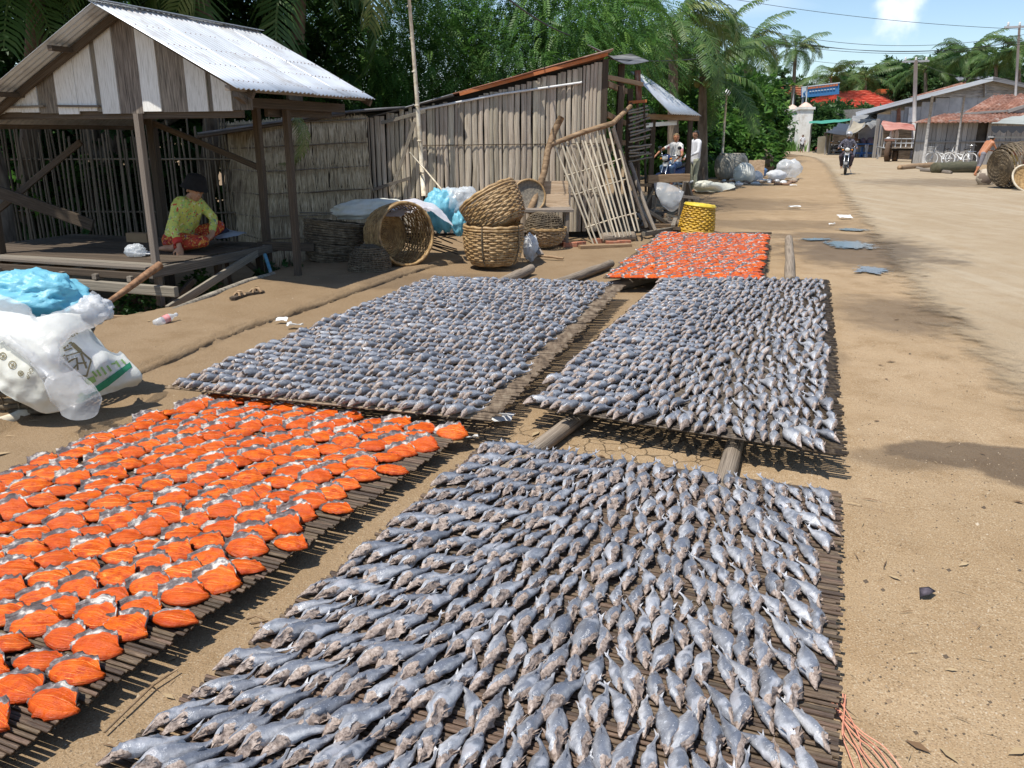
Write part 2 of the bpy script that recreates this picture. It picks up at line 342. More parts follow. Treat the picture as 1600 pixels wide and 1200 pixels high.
    if not road:
        ck = None
        vo = N('ShaderNodeTexVoronoi', feature='DISTANCE_TO_EDGE'); vo.inputs['Scale'].default_value = 9
        wv = N('ShaderNodeVectorMath', operation='ADD'); nv = N('ShaderNodeTexNoise'); nv.inputs['Scale'].default_value = 9; l.new(pos, nv.inputs[0])
        sc = N('ShaderNodeVectorMath', operation='SCALE'); sc.inputs['Scale'].default_value = .09; l.new(nv.outputs['Color'], sc.inputs[0]); l.new(pos, wv.inputs[0]); l.new(sc.outputs[0], wv.inputs[1]); l.new(wv.outputs[0], vo.inputs['Vector'])
        line = rng(vo.outputs['Distance'], .035, .008)
        for (ctr, rx, ry) in CRACKS:
            mp = N('ShaderNodeMapping', vector_type='TEXTURE'); mp.inputs['Location'].default_value = (ctr.x, ctr.y, 0); mp.inputs['Scale'].default_value = (rx, ry, 50); l.new(pos, mp.inputs[0])
            le = N('ShaderNodeVectorMath', operation='LENGTH'); l.new(mp.outputs[0], le.inputs[0]); w = rng(le.outputs['Value'], 1.1, .6); ck = w if ck is None else math_('MAXIMUM', ck, w)
        ck = math_('MULTIPLY', ck, line); c = mixc(math_('MULTIPLY', ck, .7), c, (.06, .04, .022)); hgt = math_('SUBTRACT', hgt, math_('MULTIPLY', ck, .8))
    l.new(c, b.inputs['Base Color']); b.inputs['Specular IOR Level'].default_value = .2
    l.new(rng(wet_shade, 0, 1, .95, .62), b.inputs['Roughness'])
    bp = N('ShaderNodeBump'); bp.inputs['Strength'].default_value = .75; bp.inputs['Distance'].default_value = .02; l.new(hgt, bp.inputs['Height']); l.new(bp.outputs[0], b.inputs['Normal'])
    if road:          # dusty verge: the sheet's ragged edge lets the soil take over
        at = N('ShaderNodeAttribute', attribute_name='edge'); ed = math_('ADD', at.outputs['Fac'], math_('MULTIPLY', math_('SUBTRACT', mid, .5), .9))
        al = rng(ed, .12, .5); l.new(al, b.inputs['Alpha'])
    return m
soil = ground_mat('sandy_soil', [(.31, .215, .12), (.36, .255, .15), (.27, .18, .095), (.40, .30, .185), (.34, .25, .155)])
road_mat = ground_mat('dusty_road', [(.33, .255, .165), (.37, .295, .20), (.31, .23, .14), (.40, .325, .225), (.41, .35, .26)], True)
g = link('ground', npmesh('ground', V_, F_, soil, smooth=True)); struct(g)
RL = [(-.6, -6), (2.6, 1), (3.9, 7), (7.3, 17.5), (13.2, 35), (18.8, 52), (22.5, 66), (23.0, 78), (19, 88), (9, 96), (-8, 101), (-40, 108)]
def cat(pts, n):
    P = [Vector(p) for p in pts]; out = []
    for i in range(len(P)-1):
        a, b, c, d = P[max(i-1, 0)], P[i], P[i+1], P[min(i+2, len(P)-1)]
        for k in range(n):
            t = k/n; out.append(.5*((2*b)+(c-a)*t+(2*a-5*b+4*c-d)*t*t+(3*b-a-3*c+d)*t*t*t))
    return out+[P[-1]]
pts = cat([(x, y, 0) for x, y in RL], 12); rv = []; ed = []; COLS = [0, .08, .2, .35, .5, .65, .8, .92, 1]
for i, p in enumerate(pts):
    d = (pts[min(i+1, len(pts)-1)]-pts[max(i-1, 0)]).normalized(); nrm = Vector((d.y, -d.x, 0)); wdt = 6.6+.2*math.sin(i)
    for s_ in COLS:
        q = p+nrm*(s_*wdt-.5); rv.append((q.x, q.y, 0)); ed.append(min(s_, 1-s_)*wdt/1.3)
rv = np.array(rv); k_ = len(COLS)
zz = np.array([float(gz(x, y)) for x, y, _ in rv]); rv[:, 2] = zz+.006+np.minimum(np.array(ed), 1)*.025*(1+np.hypot(rv[:, 0], rv[:, 1])/40)
ii, jj = np.meshgrid(np.arange(len(pts)-1), np.arange(k_-1), indexing='ij'); a_ = (ii*k_+jj).ravel()
rd = link('road', npmesh('road', rv, np.stack([a_, a_+1, a_+k_+1, a_+k_], 1), road_mat, {'edge': np.clip(np.array(ed), 0, 1)[:, None].repeat(3, 1)}, True)); struct(rd)
GZ = lambda x, y: float(gz(x, y))
# puddles of rinse water
water = bpy.data.materials.new('puddle_water'); water.use_nodes = True; b_ = water.node_tree.nodes['Principled BSDF']
b_.inputs['Base Color'].default_value = (.05, .04, .03, 1); b_.inputs['Roughness'].default_value = .04; b_.inputs['Specular IOR Level'].default_value = .6
wn2 = water.node_tree; at_ = wn2.nodes.new('ShaderNodeAttribute'); at_.attribute_name = 'edge'; ge_ = wn2.nodes.new('ShaderNodeNewGeometry'); no_ = wn2.nodes.new('ShaderNodeTexNoise'); no_.inputs['Scale'].default_value = 13; no_.inputs['Detail'].default_value = 6; wn2.links.new(ge_.outputs['Position'], no_.inputs[0])
ad_ = wn2.nodes.new('ShaderNodeMath'); ad_.operation = 'MULTIPLY_ADD'; wn2.links.new(no_.outputs[0], ad_.inputs[0]); ad_.inputs[1].default_value = 1.5; wn2.links.new(at_.outputs['Fac'], ad_.inputs[2]); mr_ = wn2.nodes.new('ShaderNodeMapRange'); mr_.interpolation_type = 'SMOOTHSTEP'; mr_.inputs[1].default_value = 1.0; mr_.inputs[2].default_value = 1.2; mr_.inputs[4].default_value = .95; wn2.links.new(ad_.outputs[0], mr_.inputs[0]); wn2.links.new(mr_.outputs[0], b_.inputs['Alpha'])
bpw = wn2.nodes.new('ShaderNodeBump'); bpw.inputs['Strength'].default_value = .04; bpw.inputs['Distance'].default_value = .02; now = wn2.nodes.new('ShaderNodeTexNoise'); now.inputs['Scale'].default_value = 45; wn2.links.new(ge_.outputs['Position'], now.inputs[0]); wn2.links.new(now.outputs[0], bpw.inputs['Height']); wn2.links.new(bpw.outputs[0], b_.inputs['Normal'])
def puddle(px, py, rx, ry, an, seed, label):
    c = gp(px, py); n = 40; V = []; E_ = []; a = R(an)
    for r_ in (0, .35, .7, 1):
        for k in range(n):
            t = 2*math.pi*k/n; q = r_*1.3*(1+.5*noise.noise(Vector((math.cos(t)*1.1, math.sin(t)*1.1, seed*5)))); x, y = rx*q*math.cos(t), ry*q*math.sin(t); V.append((c.x+x*math.cos(a)-y*math.sin(a), c.y+x*math.sin(a)+y*math.cos(a), 0)); E_.append(1-r_)
    V = np.array(V); V[:, 2] = np.max(gz(V[:, 0], V[:, 1]))+.016; F = np.array([(i*n+k, i*n+(k+1) % n, (i+1)*n+(k+1) % n, (i+1)*n+k) for i in range(3) for k in range(n)])
    o = link('puddle', npmesh('puddle', V, F, water, {'edge': np.array(E_)[:, None].repeat(3, 1)})); struct(o); o['label'] = label
puddle(1332, 360, .28, .22, 10, 1, 'small puddle farthest up the verge'); puddle(1328, 384, .36, .5, -20, 2, 'broad shallow puddle beside the far orange mat')
puddle(1362, 424, .2, .34, -15, 3, 'puddle nearest the corner of the silver fish mat')
puddle(1275, 376, .32, .16, 0, 6, 'thin puddle by the end of the pole')
# ================================================================== BAMBOO MATS
def mat_frame(c00, c10, c01): return Vector(c00), Vector(c10)-Vector(c00), Vector(c01)-Vector(c00)   # origin, across, along
def make_mat(name, label, c00, c10, c01, pitch, z, single, smat, ragged=.05, th=.012, c11=None):
    O, A, L = mat_frame(c00, c10, c01); K = Vector((0, 0, 0)) if c11 is None else Vector(c11)-O-A-L; n = int(L.length/pitch); An = A.normalized(); Ln = L.normalized()
    t = thing(name, label, 'drying mat', (O.x, O.y, z), 'bamboo drying mats'); items = []
    for i in range(n):
        s = (i+.5)/n; jl = random.uniform(-ragged, ragged*.6); jr = random.uniform(-ragged*.6, ragged); zz = z+random.uniform(-.003, .003)
        tw = random.uniform(-.006, .006)
        p0 = O+L*s+An*jl+Ln*tw; p1 = O+L*s+A+K*s+An*jr-Ln*tw
        p0.z = p1.z = zz; w = pitch*random.uniform(.72, .95)
        if single: bar('slat', p0, p1, w, th*random.uniform(.8, 1.2), smat, t, 'slat')
        else: items.append((p0, p1, w, th, (0, 0, 1)))
    if items: stuff(bars_mesh(items).obj('slats', smat, t))
    for s in (.12, .5, .88):                       # runner canes that tie the slats
        p0 = O+A*s; p1 = O+A*s+L+K*s; p0.z = p1.z = z-.014; bar('runner', p0, p1, .02, .012, wood_dark, t, 'rod')
    return t, O, A, L, K
U = Vector((.3645, .9312, 0)); VV = Vector((.9312, -.3645, 0))
m1 = make_mat('drying_mat', 'nearest bamboo mat, carrying big grey fish', (-1.03-.55*.3645, 1.71-.55*.9312, 0), (.36, .56, 0), (-.13, 4.04, 0), .0182, .075, True, slat_mat, .016)
m2 = make_mat('drying_mat', 'near bamboo mat covered with split orange fish', (-2.88-.40*.3645, 2.42-.40*.9312, 0), (-1.31-.40*.3645, 1.76-.40*.9312, 0), (-1.83, 4.82, 0), .0182, .075, True, slat_mat, .016)
m3 = make_mat('drying_mat', 'wide far left bamboo mat crowded with small grey fish', (-2.06, 4.76, 0), (-.11, 4.16, 0), (-.86, 8.66, 0), .02, .15, False, slat_pale, .03, c11=(1.12, 8.28, 0))
m4 = make_mat('drying_mat', 'long right bamboo mat of silver fish beside the road', (.07, 4.42, 0), (1.56, 3.66, 0), (1.59, 8.62, 0), .02, .15, False, slat_mat, .03, c11=(3.28, 8.6, 0))
m5 = make_mat('drying_mat', 'farthest mat of orange fish near the yellow basket', (.97, 8.72, 0), (2.57, 8.52, 0), (2.25, 12.75, 0), .022, .15, False, slat_mat, .025)
# logs and poles the mats rest on
def log(p0, p1, d, label, m=log_mat, name='support_log', k=None):
    o = bar(name, p0, p1, d, d, m, None, 'log', k=k); return tag(o, label, 'log')
def L2(a, b, z): p, q = gp(*a, z), gp(*b, z); return p, q
p, q = L2((835, 705), (930, 632), .05); log(p-(q-p)*.5, q+(q-p)*1.5, .09, 'thick round pole lying between the two grey fish mats')
p, q = L2((1135, 745), (1150, 690), .05); log(p-(q-p)*.6, q+(q-p)*2.5, .09, 'grey cracked log poking from the right silver fish mat')
p, q = L2((690, 662), (760, 610), .06); log(p, q+(q-p)*2, .06, 'thin pole under the corner of the wide left mat')
p, q = L2((640, 655), (720, 600), .07); log(p, q+(q-p)*2, .055, 'thin pole next to the mat corner by orange fish')
p, q = L2((770, 447), (830, 420), .06); log(p, q, .11, 'rounded log end behind the wide left mat')
p, q = L2((870, 443), (955, 412), .06); log(p, q, .1, 'dark log lying behind the left mat near the orange one')
p, q = L2((955, 447), (990, 440), .06); log(p, q+(q-p)*3, .12, 'short log stub under the far orange mat corner')
p, q = L2((1235, 437), (1232, 373), .06); log(p, q, .12, 'long weathered pole with a hole beside far orange mat')
for a in ((.25, .2), (.75, .2), (.3, .75), (.7, .75)):
    O, A, L = m1[1:4]; p = O+A*a[0]+L*(a[1]-.1); q = O+A*a[0]+L*(a[1]+.1); p.z = q.z = .03
    if a[1] < .5: tag(bar('support_log', p, q, .055, .055, log_mat, None, 'log'), 'short log hidden under the nearest grey fish mat', 'log', 'logs under the nearest mat')
    O, A, L = m2[1:4]; p = O+A*a[0]+L*(a[1]-.1); q = O+A*a[0]+L*(a[1]+.1); p.z = q.z = .03
    tag(bar('support_log', p, q, .055, .055, log_mat, None, 'log'), 'short log hidden under the near orange fish mat', 'log', 'logs under the near orange mat')
# ================================================================== FISH
def attr_mat(name, build, rough=.4, spec=.5):
    m = bpy.data.materials.new(name); m.use_nodes = True; n = m.node_tree.nodes; l = m.node_tree.links; b = n['Principled BSDF']
    b.inputs['Roughness'].default_value = rough; b.inputs['Specular IOR Level'].default_value = spec
    build(n, l, b); return m
def nn(n, t, **k):
    q = n.new(t)
    for a, c in k.items(): setattr(q, a, c)
    return q
def lnk(l, v, s):
    if isinstance(v, (int, float)): s.default_value = v
    elif isinstance(v, tuple): s.default_value = (*v, 1) if len(v) == 3 else v
    else: l.new(v, s)
def nmath(n, l, op, a, b): q = nn(n, 'ShaderNodeMath', operation=op); lnk(l, a, q.inputs[0]); lnk(l, b, q.inputs[1]); return q.outputs[0]
def nmix(n, l, f, a, b): q = nn(n, 'ShaderNodeMix', data_type='RGBA'); lnk(l, f, q.inputs[0]); lnk(l, a, q.inputs[6]); lnk(l, b, q.inputs[7]); return q.outputs[2]
def nrng(n, l, x, a, b, lo=0., hi=1.): q = nn(n, 'ShaderNodeMapRange', interpolation_type='SMOOTHSTEP'); lnk(l, x, q.inputs[0]); q.inputs[1].default_value = a; q.inputs[2].default_value = b; q.inputs[3].default_value = lo; q.inputs[4].default_value = hi; return q.outputs[0]
def nnoise(n, l, vec, s, d=4, r=.6): q = nn(n, 'ShaderNodeTexNoise'); q.inputs['Scale'].default_value = s; q.inputs['Detail'].default_value = d; q.inputs['Roughness'].default_value = r; l.new(vec, q.inputs[0]); return q.outputs[0]
def fish_build(n, l, b):
    at = nn(n, 'ShaderNodeAttribute', attribute_name='fc'); sp = nn(n, 'ShaderNodeSeparateColor'); l.new(at.outputs['Color'], sp.inputs[0])
    geo = nn(n, 'ShaderNodeNewGeometry'); oi = nn(n, 'ShaderNodeObjectInfo')
    rnd = nmath(n, l, 'FRACT', nmath(n, l, 'ADD', sp.outputs[2], oi.outputs['Random']), 0)
    n1 = nnoise(n, l, geo.outputs['Position'], 30, 5, .65); n2 = nnoise(n, l, geo.outputs['Position'], 130, 4, .7); n3 = nnoise(n, l, geo.outputs['Position'], 12, 2)
    flesh = nmix(n, l, nrng(n, l, n2, .35, .62), (.15, .105, .08), (.38, .30, .25)); flesh = nmix(n, l, nrng(n, l, n1, .56, .70, 0, .6), flesh, (.62, .53, .47)); flesh = nmix(n, l, nrng(n, l, n1, .42, .30, 0, .6), flesh, (.13, .075, .05))
    skin = nmix(n, l, nrng(n, l, n1, .35, .7), (.245, .25, .272), (.50, .505, .52)); skin = nmix(n, l, nrng(n, l, rnd, .25, 1., 0, .6), skin, (.085, .09, .105)); skin = nmix(n, l, nrng(n, l, rnd, .25, 0., 0, .4), skin, (.58, .58, .58))
    skin = nmix(n, l, nrng(n, l, nmath(n, l, 'ADD', sp.outputs[1], nmath(n, l, 'MULTIPLY', nmath(n, l, 'SUBTRACT', n1, .5), .5)), .72, 1.0, 0, .75), skin, (.075, .09, .125)); skin = nmix(n, l, nrng(n, l, n2, .60, .70, 0, .75), skin, (.62, .64, .68)); skin = nmix(n, l, nrng(n, l, n3, .55, .66, 0, .5), skin, (.50, .52, .56)); skin = nmix(n, l, nrng(n, l, n2, .40, .30, 0, .5), skin, (.07, .08, .10))
    skin = nmix(n, l, nrng(n, l, sp.outputs[1], .36, .12, 0, .55), skin, (.40, .38, .37)); skin = nmix(n, l, nrng(n, l, n3, .58, .75, 0, .3), skin, (.30, .25, .24))
    f = nmath(n, l, 'ADD', sp.outputs[0], nmath(n, l, 'MULTIPLY', nmath(n, l, 'SUBTRACT', n1, .5), .9))
    l.new(nmix(n, l, nrng(n, l, f, .44, .56), skin, flesh), b.inputs['Base Color'])
    l.new(nrng(n, l, f, .44, .56, .27, .62), b.inputs['Roughness'])
    bp = nn(n, 'ShaderNodeBump'); bp.inputs['Strength'].default_value = .6; bp.inputs['Distance'].default_value = .004; l.new(nmath(n, l, 'ADD', n2, n1), bp.inputs['Height']); l.new(bp.outputs[0], b.inputs['Normal'])
fish_mat = attr_mat('dried_fish_skin', fish_build, .36, .75)
TW = ([0, .05, .12, .2, .3, .42, .55, .68, .8, .88, .94, 1], [.02, .05, .085, .12, .15, .165, .152, .115, .068, .040, .034, .045])
TH = ([0, .05, .12, .2, .3, .42, .55, .68, .8, .88, .94, 1], [.03, .09, .145, .20, .24, .245, .215, .155, .10, .07, .055, .03])
def fish_arrays(seed, ns=18, nr=12, fins=True, cut=1.0):
    rg = random.Random(seed); bend = rg.uniform(-.22, .16); hook = rg.uniform(-.3, .75); lean = rg.uniform(-.5, .1); fat = rg.uniform(.84, 1.12); cutl = rg.uniform(.26, .40)*cut; dent = rg.uniform(.10, .30); ks = rg.uniform(-.15, .15)
    V = []; A = []; F = []; ts = [(i/(ns-1))**.95 for i in range(ns)]
    for i, t in enumerate(ts):
        w = np.interp(t, *TW)*fat; h = np.interp(t, *TH)*fat; cy = bend*(t-.35)**2*1.6+hook*max(0, t-.76)**2*3.4+ks*(.3-t if t < .3 else 0); lift = max(0, t-.8)**2*1.4
        for k in range(nr):
            a = 2*math.pi*k/nr-math.pi/2; c, s = math.cos(a), math.sin(a); up = (s+1)/2
            yy = w*c*(1-.5*up**1.3)*(1 if up > .1 else .8); zz = h*(up**.8)
            if t < cutl and up > .2:                       # opened head: the near flank is hollowed, bones stand up
                near = max(0, -c+.25); zz *= 1-dent*2.0*near*(1-abs(t/cutl-.5))*rg.uniform(.5, 1.3); yy += w*.55*(rg.random()-.5)*(1 if t > .04 else .3); zz += h*.20*(rg.random()-.35)*(t > .05)
            if abs(t-cutl) < .05 and c < .3 and up > .3: zz += .035*rg.random(); yy += -.03*rg.random()
            lm = noise.noise(Vector((t*7, c*2+seed, s*2)))*.03*(t < .85); zz = max(0, zz+lm*up*1.2); yy += lean*zz+cy+lm
            V.append((t-.5+(.03*(rg.random()-.5) if t < cutl else 0), yy, zz+lift+.004))
            lim = cutl*(1.0 if c < -.15 else .75 if c < .35 else .38)+.05*math.sin(a*2+seed)
            A.append((float(1-sstep(lim-.04, lim+.05, t))*.97+.12*(c < -.6)*(t < .6), up, 0))
    for i in range(ns-1):
        for k in range(nr): k2 = (k+1) % nr; F.append((i*nr+k, (i+1)*nr+k, (i+1)*nr+k2, i*nr+k2))
    def tri(p, q, r_, fl):
        b0 = len(V)
        for x in (p, q, r_, ((p[0]+r_[0])/2, (p[1]+r_[1])/2, (p[2]+r_[2])/2)): V.append(x); A.append((fl, .3, 0))
        F.append((b0, b0+1, b0+2, b0+3))
    if fins:
        cyt = bend*.65**2*1.6+hook*.24**2*3.4
        for sy in (-1, 1): tri((.46, cyt+.012*sy, .06), (.6+rg.uniform(-.03, .02), cyt+sy*.06, .10+rg.uniform(0, .05)), (.54, cyt, .09), .1)
        for _ in range(5):                                 # torn gill covers and pectoral fins
            t = cutl+rg.uniform(-.12, .04); sy = -1 if rg.random() < .75 else 1; w = np.interp(t, *TW)*fat; h = np.interp(t, *TH)*fat; z0 = h*rg.uniform(.35, .9); y0 = sy*w*(1-.5*z0/h)+lean*z0
            tri((t-.54, y0, z0), (t-.47+rg.uniform(-.05, .07), y0+sy*rg.uniform(.02, .08), z0+rg.uniform(-.02, .07)), (t-.45, y0-sy*.02, z0*.8), 1)
        t = rg.uniform(.5, .62); tri((t-.5, lean*.2, np.interp(t, *TH)*fat*.93), (t-.40, lean*.25+.01, np.interp(t, *TH)*fat*.95+.035), (t-.36, lean*.15, np.interp(t+.12, *TH)*fat*.9), .2)
    return np.array(V), np.array(F), np.array(A)
FISH = [fish_arrays(s) for s in range(16)]; FISH_ME = [npmesh('fish', V, F, fish_mat, {'fc': A}, True) for V, F, A in FISH]
FISH_LO = [fish_arrays(s, 12, 8, True, .85) for s in range(20, 32)]
def orange_build(n, l, b):
    at = nn(n, 'ShaderNodeAttribute', attribute_name='fc'); sp = nn(n, 'ShaderNodeSeparateColor'); l.new(at.outputs['Color'], sp.inputs[0])
    geo = nn(n, 'ShaderNodeNewGeometry'); oi = nn(n, 'ShaderNodeObjectInfo'); rnd = nmath(n, l, 'FRACT', nmath(n, l, 'ADD', sp.outputs[2], oi.outputs['Random']), 0)
    n1 = nnoise(n, l, geo.outputs['Position'], 26, 4); n2 = nnoise(n, l, geo.outputs['Position'], 90, 4, .7)
    cv = nn(n, 'ShaderNodeCombineXYZ'); l.new(nmath(n, l, 'MULTIPLY', sp.outputs[1], 26), cv.inputs[1]); l.new(nmath(n, l, 'MULTIPLY', rnd, 40), cv.inputs[0]); l.new(nmath(n, l, 'MULTIPLY', n1, 2.2), cv.inputs[2])
    st = nnoise(n, l, cv.outputs[0], 1., 3, .55)
    o = nmix(n, l, nrng(n, l, n1, .32, .68), (.40, .040, .002), (.66, .115, .003)); o = nmix(n, l, nrng(n, l, st, .50, .66, 0, .7), o, (.78, .20, .012)); o = nmix(n, l, nrng(n, l, st, .62, .70, 0, .75), o, (.86, .46, .14))
    o = nmix(n, l, nrng(n, l, n2, .60, .75, 0, .35), o, (.35, .05, .015)); o = nmix(n, l, nrng(n, l, rnd, .3, 1, 0, .6), o, (.46, .06, .004)); o = nmix(n, l, nrng(n, l, sp.outputs[1], .16, .0, 0, .6), o, (.26, .025, .006))  # last mix darkens one edge: deeper shading put into the flesh colour
    g_ = nmix(n, l, nrng(n, l, n1, .38, .62), (.08, .065, .065), (.27, .235, .23)); g_ = nmix(n, l, nrng(n, l, n1, .52, .62, 0, .9), g_, (.60, .56, .50)); g_ = nmix(n, l, nrng(n, l, st, .35, .5, .6, 0), g_, (.10, .06, .05))
    f = nmath(n, l, 'ADD', sp.outputs[0], nmath(n, l, 'MULTIPLY', nmath(n, l, 'SUBTRACT', n1, .5), .5))
    l.new(nmix(n, l, nrng(n, l, f, .45, .55), o, g_), b.inputs['Base Color']); l.new(nrng(n, l, f, .4, .6, .36, .55), b.inputs['Roughness'])
    bp = nn(n, 'ShaderNodeBump'); bp.inputs['Strength'].default_value = .6; bp.inputs['Distance'].default_value = .006; l.new(nmath(n, l, 'ADD', nmath(n, l, 'MULTIPLY', st, 1.5), n2), bp.inputs['Height']); l.new(bp.outputs[0], b.inputs['Normal'])
orange_mat = attr_mat('orange_split_fish', orange_build, .4, .28)
def split_arrays(seed, na=15, nb=11):
    rg = random.Random(seed+100); V = []; A = []; F = []; curl = rg.uniform(.04, .16); tip = rg.uniform(-.25, .05); ph = rg.uniform(0, 6); wid = rg.uniform(.9, 1.15); tw = rg.uniform(-.12, .12); rag = [[rg.uniform(-1, 1) for _ in range(2)] for _ in range(na)]
    for top in (1, 0):
        for i in range(na):
            t = i/(na-1)                                   # 0 tail, 1 ragged head end
            w = wid*float(np.interp(t, [0, .08, .2, .4, .65, .85, 1], [.05, .09, .21, .34, .37, .25, .05]))
            for j in range(nb):
                s = j/(nb-1)*2-1; r_ = rag[i][0 if s < 0 else 1]
                x = t-.5+(.09*noise.noise(Vector((s*3, seed, 1)))*(t > .7))-.10*max(0, s)*t; y = s*w*(1+.13*r_*abs(s)**2)+tip*(.45-t)*(t < .45)*1.2+(.07*(1-t) if s > .3 else 0)
                z = .02+.115*math.cos(s*1.3)*math.sin(math.pi*min(1, .1+t*.82))+curl*max(0, s-.2)**1.3*1.5+tw*(t-.5)*s*.5+.03*r_*abs(s)**3
                z += .012*math.sin(s*8+ph+t*2)+.02*noise.noise(Vector((t*5, s*4, seed)))
                V.append((x, y, max(.012, z) if top else max(.003, z-.045))); g_ = s > .42+.1*math.sin(t*5+ph)+.9*max(0, t-.35) or t < .12
                A.append((1.0 if g_ else 0.0, (s+1)/2, 0))
    N = na*nb
    for i in range(na-1):
        for j in range(nb-1):
            a = i*nb+j; F.append((a, a+nb, a+nb+1, a+1)); F.append((N+a, N+a+1, N+a+nb+1, N+a+nb))
    for i in range(na-1):
        a = i*nb; F.append((a, N+a, N+a+nb, a+nb)); a = i*nb+nb-1; F.append((a, a+nb, N+a+nb, N+a))
    for j in range(nb-1):
        a = j; F.append((a, a+1, N+a+1, N+a)); a = (na-1)*nb+j; F.append((a, N+a, N+a+1, a+1))
    return np.array(V), np.array(F), np.array(A)
SPL = [split_arrays(s) for s in range(14)]; SPL_ME = [npmesh('split_fish', V, F, orange_mat, {'fc': A}, True) for V, F, A in SPL]
def lay(mat, du, dv, ang, size, jit, margin=.05, zoff=.008, stagger=.5, curve=0, kr=(.74, 1.2), mr=0):
    """positions (x,y,z,angle,size) in rows across a mat; angle from world +y towards +x"""
    t, O, A, L, K = mat; An, Ln = A.normalized(), L.normalized(); W_, Ll = A.length, L.length; out = []; r = 0; u = margin
    while u < Ll-margin*.6:
        v = margin+random.random()*dv*stagger
        while v < W_-margin-mr:
            s = v/W_; f = u/Ll; k = size(s, f)*random.uniform(*kr)
            if random.random() < .04 and kr[0] < .85: k *= 1.22
            uu = u+random.uniform(-jit, jit)*du+curve*math.sin(s*math.pi)*du
            vv = v+random.uniform(-jit, jit)*dv; p = O+Ln*uu+An*vv+K*(vv/W_)*(uu/Ll); a = ang(s, f)+random.gauss(0, 8)
            out.append((p.x, p.y, t.location.z+zoff, a, k)); v += dv*(k/size(s, f))**.6*random.uniform(.92, 1.1)
        u += du*random.uniform(.93, 1.07); r += 1
    return out
def inst_arrays(lst, items, sx, sy, sz):
    VS, FS, AS, off = [], [], [], 0
    for (x, y, z, a, k) in items:
        V, F, A = random.choice(lst); th = R(90-a); c, s = math.cos(th), math.sin(th); P = V*np.array([sx*k, sy*k, sz*k])
        VS.append(np.stack([P[:, 0]*c-P[:, 1]*s+x, P[:, 0]*s+P[:, 1]*c+y, P[:, 2]+z], 1)); FS.append(F+off); off += len(V); A = A.copy(); A[:, 2] = random.random(); AS.append(A)
    return np.concatenate(VS), np.concatenate(FS), np.concatenate(AS)
def inst_obj(name, me, it, sx, sy, sz):
    x, y, z, a, k = it; m = T(x, y, z) @ Matrix.Rotation(R(90-a), 4, 'Z') @ Matrix.Rotation(R(random.gauss(0, 5)), 4, 'X') @ Matrix.Diagonal((sx*k, sy*k, sz*k, 1))
    return link(name, me, None, m)
def visible(it): 
    x, y, z = it[:3]; zz = z-H; d = y*math.cos(PITCH)-zz*math.sin(PITCH); u_ = y*math.sin(PITCH)+zz*math.cos(PITCH)
    px, py = 800+FPX*x/d, 600-FPX*u_/d; return -60 < px < 1660 and py < 1290
fl1 = lambda s, f: float(np.interp(s, [0, .2, .5, 1], [50, 42, 20, -6]))
fr = [it for it in lay(m1, .143, .060, fl1, lambda s, f: 1.0-.12*f, .10, .05, curve=.25, kr=(.80, 1.15)) if visible(it)]
fr.sort(key=lambda i: i[1])
for it in fr[:300]: tag(inst_obj('fish', random.choice(FISH_ME), it, .215, .205, .19), 'grey fish with an opened pale head in the nearer rows of the nearest mat', 'fish', 'grey fish on the nearest mat')
if fr[300:]:
    V, F, A = inst_arrays(FISH, fr[300:], .215, .205, .19); tag(stuff(link('fish_rows', npmesh('fish_rows', V, F, fish_mat, {'fc': A}, True))), 'last far rows of grey fish on the nearest mat', 'fish')
bl = lay(m3, .128, .064, lambda s, f: 62-22*s, lambda s, f: .92-.1*f, .14, .05, mr=.06)
V, F, A = inst_arrays(FISH_LO, bl, .172, .165, .215); tag(stuff(link('fish_rows', npmesh('fish_rows', V, F, fish_mat, {'fc': A}, True))), 'dense rows of small dark grey fish on the wide left mat', 'fish')
br = lay(m4, .134, .064, lambda s, f: float(np.interp(s, [0, .3, .7, 1], [62, 40, 12, 0]))+20*f, lambda s, f: 1.0-.16*f, .14, .05)
V, F, A = inst_arrays(FISH_LO, br, .180, .175, .215); tag(stuff(link('fish_rows', npmesh('fish_rows', V, F, fish_mat, {'fc': A}, True))), 'dense rows of silvery fish on the long right mat', 'fish')
og = [it for it in lay(m2, .113, .150, lambda s, f: 80+20*s, lambda s, f: 1.0, .10, .035, stagger=.6, kr=(.88, 1.1)) if visible(it)]
for it in og[:300]: tag(inst_obj('split_fish', random.choice(SPL_ME), it, .172, .152, .20), 'split orange fish on the near orange mat', 'fish', 'orange fish on the near mat')
of = lay(m5, .112, .125, lambda s, f: 80, lambda s, f: .95, .13, .05, stagger=1, kr=(.85, 1.1)); of.sort(key=lambda i: i[1]); left = max(0, 300-len(og))
for it in of[:left]: tag(inst_obj('split_fish', SPL_ME[random.randrange(14)], it, .19, .185, .15), 'split orange fish in the nearer rows of the farthest mat', 'fish', 'orange fish on the farthest mat')
V, F, A = inst_arrays(SPL, of[left:], .19, .185, .15); tag(stuff(link('split_fish_rows', npmesh('split_fish_rows', V, F, orange_mat, {'fc': A}, True))), 'back rows of orange fish on the farthest mat', 'fish')
print('fish', len(fr), len(bl), len(br), len(og), len(of))
